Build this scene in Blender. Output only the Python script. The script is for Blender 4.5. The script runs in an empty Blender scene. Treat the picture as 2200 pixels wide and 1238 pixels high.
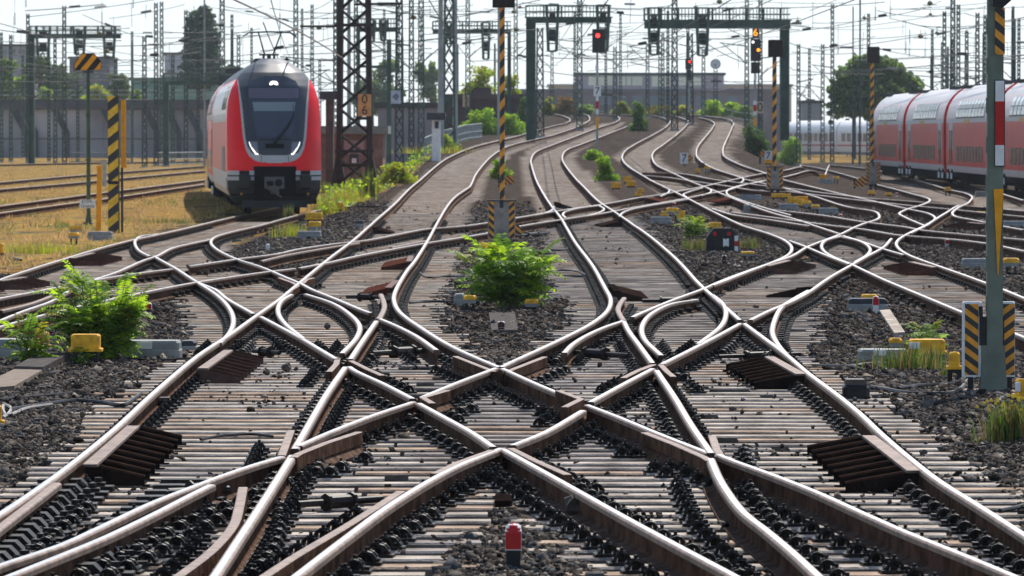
import bpy, math, random
import numpy as np
from mathutils import Vector, Matrix

random.seed(7)
RNG = np.random.default_rng(11)
SC = bpy.context.scene
COL = SC.collection

# ------------------------------------------------------------------ camera
FPX, CX, CY, HZ = 11120.0, 1100.0, 619.0, 288.0      # focal length and horizon of the 2200 px wide photograph
CAMZ = 2.38                                          # metres above the near rail heads (z = 0)
PITCH = math.atan((CY - HZ) / FPX)
cam = bpy.data.cameras.new("camera")
cam_ob = bpy.data.objects.new("camera", cam)
COL.objects.link(cam_ob)
cam.sensor_width = 36.0
cam.lens = 36.0 * FPX / 2200.0
cam.clip_start = 1.0
cam.clip_end = 9000.0
cam.dof.use_dof = True
cam.dof.focus_distance = 48.0
cam.dof.aperture_fstop = 11.0
cam_ob.location = (0, 0, CAMZ)
cam_ob.rotation_euler = (math.pi / 2 - PITCH, 0, 0)
SC.camera = cam_ob

# ------------------------------------------------------------------ light
SUN_AZ, SUN_EL = math.radians(17), math.radians(52)  # from +Y towards +X: the sun stands behind the scene, to the right
world = bpy.data.worlds.new("World")
SC.world = world
world.use_nodes = True
wn = world.node_tree
sky = wn.nodes.new("ShaderNodeTexSky")
sky.sky_type = 'NISHITA'
sky.sun_disc = False
sky.sun_elevation = SUN_EL
sky.sun_rotation = SUN_AZ
sky.air_density = 1.0
sky.dust_density = 0.4
sky.ozone_density = 3.0
bg = wn.nodes["Background"]
bg.inputs[1].default_value = 0.12
# thin bright cloud veil over the clear sky
wtc = wn.nodes.new("ShaderNodeTexCoord"); wmp = wn.nodes.new("ShaderNodeMapping"); wmp.inputs["Scale"].default_value = (1.0, 1.0, 5.0)
wnz = wn.nodes.new("ShaderNodeTexNoise"); wnz.inputs["Scale"].default_value = 2.2; wnz.inputs["Detail"].default_value = 5
wcr = wn.nodes.new("ShaderNodeMapRange"); wcr.inputs[1].default_value = .3; wcr.inputs[2].default_value = .7; wcr.inputs[3].default_value = .70; wcr.inputs[4].default_value = .96
wmx = wn.nodes.new("ShaderNodeMix"); wmx.data_type = 'RGBA'; wmx.inputs["B"].default_value = (5.5, 6.3, 7.1, 1)
wn.links.new(wtc.outputs["Generated"], wmp.inputs[0]); wn.links.new(wmp.outputs[0], wnz.inputs["Vector"]); wn.links.new(wnz.outputs["Fac"], wcr.inputs[0])
wsp = wn.nodes.new("ShaderNodeSeparateXYZ"); wn.links.new(wtc.outputs["Generated"], wsp.inputs[0])
whz = wn.nodes.new("ShaderNodeMapRange"); whz.inputs[1].default_value = .02; whz.inputs[2].default_value = .55; whz.inputs[3].default_value = 1.0; whz.inputs[4].default_value = .10
wml = wn.nodes.new("ShaderNodeMath"); wml.operation = 'MULTIPLY'
wn.links.new(wsp.outputs["Z"], whz.inputs[0]); wn.links.new(whz.outputs[0], wml.inputs[0]); wn.links.new(wcr.outputs[0], wml.inputs[1])
# the veil is brightest around the sun and thins out behind the viewer
wdt = wn.nodes.new("ShaderNodeVectorMath"); wdt.operation = 'DOT_PRODUCT'; wdt.inputs[1].default_value = (math.sin(SUN_AZ), math.cos(SUN_AZ), 0)
wfw = wn.nodes.new("ShaderNodeMapRange"); wfw.inputs[1].default_value = -.35; wfw.inputs[2].default_value = .85; wfw.inputs[3].default_value = .38; wfw.inputs[4].default_value = 1.0
wm2 = wn.nodes.new("ShaderNodeMath"); wm2.operation = 'MULTIPLY'
wn.links.new(wtc.outputs["Generated"], wdt.inputs[0]); wn.links.new(wdt.outputs["Value"], wfw.inputs[0]); wn.links.new(wfw.outputs[0], wm2.inputs[0]); wn.links.new(wml.outputs[0], wm2.inputs[1])
wn.links.new(wm2.outputs[0], wmx.inputs[0]); wn.links.new(sky.outputs[0], wmx.inputs["A"]); wn.links.new(wmx.outputs["Result"], bg.inputs[0])
sun = bpy.data.lights.new("sun", 'SUN')
sun.energy = 4.9
sun.angle = math.radians(0.5)
sun.color = (1.0, 0.94, 0.86)
sun_ob = bpy.data.objects.new("sun", sun)
COL.objects.link(sun_ob)
to_sun = Vector((math.sin(SUN_AZ) * math.cos(SUN_EL), math.cos(SUN_AZ) * math.cos(SUN_EL), math.sin(SUN_EL)))
sun_ob.rotation_euler = to_sun.to_track_quat('Z', 'Y').to_euler()
sun_ob.location = (0, 0, 60)
SC.view_settings.view_transform = 'Standard'
SC.view_settings.look = 'None'
SC.view_settings.exposure = 0.45
SC.view_settings.gamma = 1.0
SC.cycles.max_bounces = 5
SC.cycles.diffuse_bounces = 2
SC.cycles.glossy_bounces = 2
SC.cycles.transparent_max_bounces = 6
SC.cycles.volume_bounces = 0

# ------------------------------------------------------------------ terrain height (rail-head level) and pixel -> ground
_GY = np.array([-50, 85, 100, 130, 162, 200, 250, 304, 350, 398, 480, 600, 900, 6000.0])
_GZ = np.array([0, 0, .04, .10, .32, .60, 1.2, 1.75, 2.25, 2.85, 4.1, 5.0, 5.2, 5.2])

def sm(a, b, x):
    t = np.clip((x - a) / (b - a), 0, 1)
    return t * t * (3 - 2 * t)

def S(x, y):
    """level of the rail heads: the main line climbs an embankment, the yards either side stay low"""
    x = np.asarray(x, float); y = np.asarray(y, float)
    main = np.interp(y, _GY, _GZ)
    xl = np.interp(y, [0, 250, 300, 480, 2000], [-5.4, -5.4, -5.4, -5.6, -5.6])
    xr = np.interp(y, [0, 150, 300, 400, 480, 2000], [11, 12.5, 13.5, 18, 22, 30])
    return main * sm(xl - 1.3, xl + 1.0, x) * (1 - sm(xr - 1, xr + 3.5, x))

def hit(px, py, dz=0.0):
    """where the ray through a pixel of the photograph meets the rail-head level plus dz"""
    ys = np.concatenate([np.arange(15, 120, .5), np.arange(120, 700, 1.0)])
    kx, kz = (px - CX) / FPX, (HZ - py) / FPX
    g = CAMZ + kz * ys - S(kx * ys, ys) - dz
    i = np.where(g <= 0)[0]
    if len(i) == 0:
        Y = 650.0
    else:
        a, b = ys[max(i[0] - 1, 0)], ys[i[0]]
        for _ in range(30):
            m = .5 * (a + b)
            if CAMZ + kz * m - float(S(kx * m, m)) - dz > 0: a = m
            else: b = m
        Y = .5 * (a + b)
    return Vector((kx * Y, Y, CAMZ + kz * Y))

def proj(x, y, z):
    return CX + FPX * np.asarray(x) / y, HZ - FPX * (np.asarray(z) - CAMZ) / y

def inpoly(px, py, poly):
    px = np.asarray(px, float); py = np.asarray(py, float)
    r = np.zeros(px.shape, bool)
    n = len(poly)
    for i in range(n):
        x0, y0 = poly[i]; x1, y1 = poly[(i + 1) % n]
        if y0 == y1: continue
        c = ((y0 > py) != (y1 > py)) & (px < (x1 - x0) * (py - y0) / (y1 - y0) + x0)
        r ^= c
    return r

# ------------------------------------------------------------------ materials
_mats = {}
def mat(name, col, rough=.7, metal=0.0, var=.25, scale=8.0, bump=0.0, col2=None, spec=.25, bscale=None, trans=0.0, detail=4.0):
    """procedural Principled material: colour broken up by two octaves of noise, optional bump"""
    if name in _mats: return _mats[name]
    m = bpy.data.materials.new(name); m.use_nodes = True
    nt = m.node_tree; N = nt.nodes; L = nt.links
    p = N["Principled BSDF"]
    p.inputs["Roughness"].default_value = rough
    p.inputs["Metallic"].default_value = metal
    p.inputs["Specular IOR Level"].default_value = spec
    if spec < .16: p.inputs["IOR"].default_value = 1.0          # dusty, fully matt surfaces
    tc = N.new("ShaderNodeTexCoord")
    nz = N.new("ShaderNodeTexNoise"); nz.inputs["Scale"].default_value = scale
    nz.inputs["Detail"].default_value = detail
    L.new(tc.outputs["Object"], nz.inputs["Vector"])
    cr = N.new("ShaderNodeValToRGB")
    c = np.array(col, float)
    d = np.array(col2, float) if col2 is not None else c * (1 - var)
    cr.color_ramp.elements[0].position = .36; cr.color_ramp.elements[1].position = .64
    cr.color_ramp.elements[0].color = (*d, 1)
    cr.color_ramp.elements[1].color = (*(np.clip(c * (1 + .25 * var), 0, 1)), 1)
    L.new(nz.outputs["Fac"], cr.inputs["Fac"])
    L.new(cr.outputs["Color"], p.inputs["Base Color"])
    if bump > 0:
        b = N.new("ShaderNodeBump"); b.inputs["Strength"].default_value = bump
        b.inputs["Distance"].default_value = .02
        nb = N.new("ShaderNodeTexNoise"); nb.inputs["Scale"].default_value = bscale or scale * 4
        L.new(tc.outputs["Object"], nb.inputs["Vector"])
        L.new(nb.outputs["Fac"], b.inputs["Height"]); L.new(b.outputs["Normal"], p.inputs["Normal"])
    if trans > 0:
        t = N.new("ShaderNodeBsdfTranslucent"); mx = N.new("ShaderNodeMixShader")
        hs = N.new("ShaderNodeHueSaturation"); hs.inputs["Value"].default_value = 1.5; hs.inputs["Hue"].default_value = .488
        L.new(cr.outputs["Color"], hs.inputs["Color"]); L.new(hs.outputs["Color"], t.inputs["Color"])
        mx.inputs[0].default_value = trans
        L.new(p.outputs[0], mx.inputs[1]); L.new(t.outputs[0], mx.inputs[2])
        L.new(mx.outputs[0], N["Material Output"].inputs["Surface"])
    _mats[name] = m
    return m

def emis(name, col, s):
    if name in _mats: return _mats[name]
    m = bpy.data.materials.new(name); m.use_nodes = True
    p = m.node_tree.nodes["Principled BSDF"]
    p.inputs["Base Color"].default_value = (*col, 1)
    p.inputs["Emission Color"].default_value = (*col, 1)
    p.inputs["Emission Strength"].default_value = s
    _mats[name] = m
    return m

def stripes(name, c1, c2, period, slope, off=0.0, rough=.5):
    """hazard stripes: bands along x + slope * z in the part's own space"""
    if name in _mats: return _mats[name]
    m = bpy.data.materials.new(name); m.use_nodes = True
    nt = m.node_tree; N = nt.nodes; L = nt.links
    p = N["Principled BSDF"]; p.inputs["Roughness"].default_value = rough
    tc = N.new("ShaderNodeTexCoord"); sp = N.new("ShaderNodeSeparateXYZ")
    L.new(tc.outputs["Object"], sp.inputs[0])
    a = N.new("ShaderNodeMath"); a.operation = 'MULTIPLY_ADD'
    L.new(sp.outputs["X"], a.inputs[0]); a.inputs[1].default_value = slope; L.new(sp.outputs["Z"], a.inputs[2])
    b = N.new("ShaderNodeMath"); b.operation = 'MULTIPLY_ADD'
    L.new(a.outputs[0], b.inputs[0]); b.inputs[1].default_value = 1 / period; b.inputs[2].default_value = off + 100
    f = N.new("ShaderNodeMath"); f.operation = 'FRACT'; L.new(b.outputs[0], f.inputs[0])
    cr = N.new("ShaderNodeValToRGB"); cr.color_ramp.interpolation = 'CONSTANT'
    cr.color_ramp.elements[0].color = (*c1, 1); cr.color_ramp.elements[1].color = (*c2, 1); cr.color_ramp.elements[1].position = .5
    L.new(f.outputs[0], cr.inputs[0])
    nz = N.new("ShaderNodeTexNoise"); nz.inputs["Scale"].default_value = 9; L.new(tc.outputs["Object"], nz.inputs["Vector"])
    mr = N.new("ShaderNodeMapRange"); mr.inputs[1].default_value = .3; mr.inputs[2].default_value = .7; mr.inputs[3].default_value = .72; mr.inputs[4].default_value = 1.1
    L.new(nz.outputs["Fac"], mr.inputs[0])
    mx = N.new("ShaderNodeMix"); mx.data_type = 'RGBA'; mx.blend_type = 'MULTIPLY'; mx.inputs[0].default_value = 1
    L.new(cr.outputs[0], mx.inputs["A"]); L.new(mr.outputs[0], mx.inputs["B"])
    L.new(mx.outputs["Result"], p.inputs["Base Color"])
    _mats[name] = m
    return m

YEL, ORG, BLK = (.85, .50, .02), (.84, .33, .01), (.02, .02, .022)
M_RAILTOP = mat("polished_rail_steel", (.50, .48, .465), .34, 1.0, .2, 14)
M_RAILEDGE = mat("worn_rail_edge", (.25, .17, .125), .5, .1, .45, 9)
M_RUST = mat("rail_rust", (.115, .066, .045), .85, 0, .5, 6, .3, spec=.1)
M_RUSTLIT = mat("foot_rust", (.12, .078, .056), .8, 0, .5, 6, .3, spec=.15)
M_CLIP = mat("oiled_fastening", (.016, .012, .010), .55, 0, .5, 30, spec=.22)
M_SLEEP = mat("weathered_concrete", (.43, .375, .32), .9, 0, .5, 3.0, .35, spec=.12, bscale=60)
M_SLEEP2 = mat("rusty_sleeper", (.38, .285, .215), .9, 0, .5, 3.0, .35, spec=.12, bscale=60)
M_SLEEPD = mat('oil_darkened_sleeper', (.30, .265, .24), .9, 0, .55, 2.5, .35, spec=.12, bscale=60)
M_SLEEPS = mat('shade_toned_sleeper_side', (.20, .165, .135), .95, 0, .5, 5, .3, spec=.08)  # shade of the sleeper fronts and sides painted in as a darker colour
M_RAMP = mat("ramp_steel", (.013, .009, .008), .75, 0, .5, 8, .2, spec=.12)
M_RAMPRED = mat("ramp_rust", (.10, .036, .024), .75, 0, .45, 8, .2)
M_PLATE = mat("ramp_plate", (.20, .14, .11), .6, .2, .4, 10)
M_CONC = mat("grey_concrete", (.36, .36, .34), .9, 0, .3, 4, .3, spec=.1)
M_TROUGH = mat("pale_machine_cover", (.27, .275, .27), .7, 0, .2, 5)
M_WHITE = mat("white_enamel", (.78, .78, .76), .5, 0, .12, 8)
M_BLACK = mat("black_paint", (.018, .018, .02), .5, 0, .3, 12)
M_DARKGREY = mat("dark_grey_paint", (.045, .048, .055), .5, 0, .3, 10)
M_YEL = mat("yellow_cover", (.84, .45, .02), .55, 0, .28, 11, col2=(.58, .27, .02), detail=8)
M_ORG = mat("orange_enamel", (.88, .36, .008), .5, 0, .15, 7)
M_RED = mat("red_enamel", (.50, .012, .012), .4, 0, .15, 7)
M_MASTG = mat("grey_green_mast", (.17, .20, .155), .6, 0, .25, 4)
M_TEAL = mat("teal_green_steel", (.062, .110, .088), .65, 0, .35, 1.2)
M_TEALD = mat("dark_lattice_steel", (.036, .062, .055), .65, 0, .35, 1.2)
M_BROWNST = mat("brown_lattice_steel", (.030, .022, .020), .6, .1, .4, 6)
M_GALV = mat("galvanised_pole", (.30, .33, .32), .6, 0, .25, 2)
M_CABLE = mat("black_rubber", (.02, .02, .021), .55, 0, .3, 10)
M_WIRE = mat("wire_copper", (.05, .05, .05), .6, .2, .2, 2)
M_GLOW_R = emis("red_lamp", (1, .03, .02), 3.0)
M_GLOW_O = emis("amber_lamp", (1, .30, .01), 1.6)
M_GLOW_W = emis("white_lamp", (1, .93, .90), 1.6)

# ------------------------------------------------------------------ objects
def tag(o, label, cat, group=None, kind=None):
    if label: o["label"] = label
    if cat: o["category"] = cat
    if group: o["group"] = group
    if kind: o["kind"] = kind
    return o

def thing(name, label, cat, loc=(0, 0, 0), rz=0, group=None):
    o = bpy.data.objects.new(name, None); COL.objects.link(o)
    o.location = loc; o.rotation_euler = (0, 0, rz); o.empty_display_size = .2
    return tag(o, label, cat, group)

class MB:
    def __init__(s): s.v, s.f, s.m = [], [], []
    def add(s, vs, fs, mi=0):
        b = len(s.v); s.v += [tuple(q) for q in vs]
        s.f += [tuple(b + i for i in q) for q in fs]; s.m += [mi] * len(fs)
        return s
    def box(s, x0, x1, y0, y1, z0, z1, mi=0, M=None):
        vs = [Vector(q) for q in ((x0, y0, z0), (x1, y0, z0), (x1, y1, z0), (x0, y1, z0), (x0, y0, z1), (x1, y0, z1), (x1, y1, z1), (x0, y1, z1))]
        if M is not None: vs = [M @ q for q in vs]
        return s.add(vs, [(0, 3, 2, 1), (4, 5, 6, 7), (0, 1, 5, 4), (1, 2, 6, 5), (2, 3, 7, 6), (3, 0, 4, 7)], mi)
    def rbox(s, x0, x1, y0, y1, z0, z1, r, mi=0):
        """box with its four upright edges and top rim chamfered"""
        def ring(z, k):
            a, b, c, d = x0 + k, x1 - k, y0 + k, y1 - k
            return [(a + r, c, z), (b - r, c, z), (b, c + r, z), (b, d - r, z), (b - r, d, z), (a + r, d, z), (a, d - r, z), (a, c + r, z)]
        R = [ring(z0, 0), ring(z1 - r, 0), ring(z1, r * .7)]
        vs = [q for k in R for q in k]
        fs = [(8 * j + i, 8 * j + (i + 1) % 8, 8 * j + 8 + (i + 1) % 8, 8 * j + 8 + i) for j in range(2) for i in range(8)]
        fs += [tuple(range(7, -1, -1)), tuple(range(16, 24))]
        return s.add(vs, fs, mi)
    def tube(s, p0, p1, r0, r1=None, n=8, mi=0, caps=True):
        p0, p1 = Vector(p0), Vector(p1); r1 = r0 if r1 is None else r1
        d = p1 - p0
        if d.length < 1e-6: return s
        q = d.to_track_quat('Z', 'Y')
        vs = [p0 + q @ Vector((r0 * math.cos(2 * math.pi * i / n), r0 * math.sin(2 * math.pi * i / n), 0)) for i in range(n)]
        vs += [p1 + q @ Vector((r1 * math.cos(2 * math.pi * i / n), r1 * math.sin(2 * math.pi * i / n), 0)) for i in range(n)]
        fs = [(i, (i + 1) % n, n + (i + 1) % n, n + i) for i in range(n)]
        if caps: fs += [tuple(range(n - 1, -1, -1)), tuple(range(n, 2 * n))]
        return s.add(vs, fs, mi)
    def bar(s, p0, p1, t, mi=0): return s.tube(p0, p1, t * .707, None, 4, mi)
    def path(s, pts, r, n=6, mi=0):
        pts = [Vector(p) for p in pts]; rings = []
        for i, p in enumerate(pts):
            d = (pts[min(i + 1, len(pts) - 1)] - pts[max(i - 1, 0)])
            q = d.to_track_quat('Z', 'Y')
            rr = r[i] if isinstance(r, (list, tuple)) else r
            rings += [p + q @ Vector((rr * math.cos(2 * math.pi * k / n), rr * math.sin(2 * math.pi * k / n), 0)) for k in range(n)]
        fs = [(n * j + i, n * j + (i + 1) % n, n * j + n + (i + 1) % n, n * j + n + i) for j in range(len(pts) - 1) for i in range(n)]
        fs += [tuple(range(n - 1, -1, -1)), tuple(range(n * len(pts) - n, n * len(pts)))]
        return s.add(rings, fs, mi)
    def prism(s, poly, y0, y1, mi=0):
        """polygon in x,z (counter-clockwise seen from -y) pushed from y0 to y1"""
        n = len(poly)
        vs = [(x, y0, z) for x, z in poly] + [(x, y1, z) for x, z in poly]
        fs = [tuple(range(n)), tuple(range(2 * n - 1, n - 1, -1))] + [((i + 1) % n, i, n + i, n + (i + 1) % n) for i in range(n)]
        return s.add(vs, fs, mi)
    def lathe(s, prof, n=16, mi=0, c=(0, 0)):
        """profile of (radius, z) turned about the vertical through c"""
        vs = [(c[0] + r * math.cos(2 * math.pi * i / n), c[1] + r * math.sin(2 * math.pi * i / n), z) for r, z in prof for i in range(n)]
        fs = [(n * j + i, n * j + (i + 1) % n, n * j + n + (i + 1) % n, n * j + n + i) for j in range(len(prof) - 1) for i in range(n)]
        fs += [tuple(range(n - 1, -1, -1)), tuple(range(n * len(prof) - n, n * len(prof)))]
        return s.add(vs, fs, mi)
    def disc(s, c, r, y0, y1, n=20, mi=0):
        return s.tube((c[0], y0, c[1]), (c[0], y1, c[1]), r, r, n, mi)
    def build(s, name, mats, parent=None, loc=(0, 0, 0), smooth=False, rz=0):
        me = bpy.data.meshes.new(name)
        me.from_pydata(s.v, [], s.f)
        mats = mats if isinstance(mats, (list, tuple)) else [mats]
        for m in mats: me.materials.append(m)
        if len(mats) > 1: me.polygons.foreach_set("material_index", s.m)
        if smooth:
            me.polygons.foreach_set("use_smooth", [True] * len(me.polygons))
            me.set_sharp_from_angle(angle=math.radians(40))
        me.update()
        o = bpy.data.objects.new(name, me); COL.objects.link(o)
        o.location = loc; o.rotation_euler = (0, 0, rz)
        if parent is not None: o.parent = parent
        return o

def fastmesh(name, V, F, mats, mi=None, parent=None, loc=(0, 0, 0), smooth=False):
    """V (n,3), F (m,k) numpy arrays -> one mesh object"""
    me = bpy.data.meshes.new(name)
    k = F.shape[1]
    me.vertices.add(len(V)); me.vertices.foreach_set("co", np.ascontiguousarray(V, np.float32).ravel())
    me.loops.add(F.size); me.loops.foreach_set("vertex_index", np.ascontiguousarray(F, np.int32).ravel())
    me.polygons.add(len(F))
    me.polygons.foreach_set("loop_start", np.arange(0, F.size, k, dtype=np.int32))
    for m in (mats if isinstance(mats, (list, tuple)) else [mats]): me.materials.append(m)
    if mi is not None: me.polygons.foreach_set("material_index", np.ascontiguousarray(mi, np.int32))
    if smooth: me.polygons.foreach_set("use_smooth", np.ones(len(F), bool))
    me.update(calc_edges=True)
    o = bpy.data.objects.new(name, me); COL.objects.link(o); o.location = loc
    if parent is not None: o.parent = parent
    return o

def text(body, size, loc, parent, m, name="lettering", rz=0, ext=.002, align='CENTER'):
    c = bpy.data.curves.new(name, 'FONT'); c.body = body; c.size = size; c.extrude = ext
    c.align_x = align; c.align_y = 'CENTER'
    q = bpy.data.objects.new(name, c); COL.objects.link(q)
    me = bpy.data.meshes.new_from_object(q.evaluated_get(bpy.context.evaluated_depsgraph_get()))
    bpy.data.objects.remove(q)
    me.materials.clear(); me.materials.append(m)
    o = bpy.data.objects.new(name, me); COL.objects.link(o)
    o.parent = parent; o.location = loc; o.rotation_euler = (math.pi / 2, 0, rz)
    return o

class Px:
    """turns pixel measures of the photograph into metres at one distance, relative to a base pixel"""
    def __init__(s, px, py, dz=-.22, Y=None, ground=True):
        if Y is None: s.loc = hit(px, py, dz)
        else:
            x = (px - CX) * Y / FPX
            z = CAMZ + (HZ - py) * Y / FPX
            s.loc = Vector((x, Y, z))
        s.px, s.py, s.k = px, py, s.loc.y / FPX
    def x(s, px): return (px - s.px) * s.k
    def z(s, py): return (s.py - py) * s.k
    def box(s, mb, x0, y0, x1, y1, d0, d1, mi=0):
        return mb.box(s.x(x0), s.x(x1), d0, d1, s.z(y1), s.z(y0), mi)

def copy_tree(o, parent=None):
    c = o.copy(); COL.objects.link(c); c.parent = parent
    for ch in list(o.children): copy_tree(ch, c)
    return c
# ------------------------------------------------------------------ zones of the yard floor, traced as ground areas
LB = [(1300, -60), (1100, -20), (1050, 20), (985, 100), (930, 185), (900, 165), (860, 220), (835, 280), (805, 320), (785, 350), (762, 400), (740, 412), (690, 410), (640, 405), (615, 395)]
RB = [(1300, 2240), (1238, 2220), (1090, 2190), (1030, 2130), (975, 2040), (940, 2000), (920, 1975), (870, 1920), (850, 1890), (815, 1810), (800, 1800), (770, 1745), (700, 1745), (640, 1760), (615, 1770)]
ISL = [[(1062, 1050), (1100, 1050), (1110, 1110), (1165, 1140), (1200, 1155), (1212, 1175), (1240, 1195), (1262, 1215), (1300, 1240), (1330, 1300), (880, 1300), (945, 1228), (960, 1190), (1000, 1150), (1060, 1130)],
       [(880, 610), (925, 620), (945, 700), (985, 735), (1035, 772), (1072, 786), (1105, 775), (1170, 740), (1205, 712), (1232, 690), (1232, 610)]]
CONC = [[(0, 640), (0, 612), (130, 572), (200, 548), (290, 520), (350, 505), (525, 470), (640, 468), (600, 480), (500, 512), (470, 545), (520, 575), (620, 610), (630, 640)],
        [(600, 640), (690, 575), (770, 505), (850, 425), (960, 338), (1020, 312), (1100, 292), (1200, 268), (1240, 262), (1275, 262), (1180, 300), (1100, 330), (1045, 385), (1000, 475), (985, 550), (950, 620), (930, 640)],
        [(1190, 640), (1180, 510), (1140, 430), (1125, 380), (1120, 340), (1135, 320), (1180, 300), (1290, 265), (1345, 262), (1270, 312), (1235, 330), (1240, 350), (1290, 390), (1330, 430), (1370, 475), (1420, 520), (1490, 625), (1500, 640)],
        [(1335, 352), (1320, 335), (1340, 320), (1400, 293), (1442, 262), (1490, 262), (1485, 275), (1440, 310), (1415, 328), (1422, 345), (1500, 400), (1490, 430), (1430, 425), (1390, 400)],
        [(1485, 320), (1500, 300), (1535, 262), (1580, 262), (1600, 270), (1572, 310), (1568, 330), (1595, 355), (1650, 375), (1640, 400), (1590, 392), (1530, 370), (1490, 345)],
        [(1460, 440), (1520, 430), (1570, 440), (1700, 470), (1800, 495), (1900, 520), (1950, 548), (2100, 605), (2200, 645), (2200, 760), (2100, 705), (2000, 655), (1830, 575), (1700, 540), (1560, 475)],
        [(1500, 660), (1530, 640), (1600, 600), (1690, 560), (1830, 572), (1790, 605), (1740, 640), (1740, 660)],
        [(1880, 375), (2000, 395), (2090, 415), (2200, 440), (2200, 470), (1990, 425)]]
GRASS = [[(-400, 330), (-400, 620), (0, 570), (140, 545), (290, 495), (440, 462), (520, 445), (440, 400), (440, 330)],
         [(690, 470), (700, 415), (760, 398), (820, 395), (850, 360), (880, 330), (1000, 290), (1040, 282), (1000, 300), (930, 330), (860, 395), (800, 420), (740, 450)],
         [(1690, 352), (1700, 325), (1880, 325), (1885, 350), (1780, 350)]]
PANEL = [(1225, 475), (1348, 475), (1505, 628), (1312, 628), (1285, 565)]

def lerp_tab(tab, y):
    t = sorted(tab); return np.interp(y, [a for a, b in t], [b for a, b in t])

def zone_sleepers(px, py):
    px = np.asarray(px, float); py = np.asarray(py, float)
    near = (py > 640) & (px > lerp_tab(LB, py)) & (px < lerp_tab(RB, py))
    for p in ISL: near &= ~inpoly(px, py, p)
    for p in CONC: near |= inpoly(px, py, p) & ((py <= 640) | (px > 1800))
    return near

def zone_grass(px, py):
    r = np.zeros(np.shape(px), bool)
    for p in GRASS: r |= inpoly(px, py, p)
    return r

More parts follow.
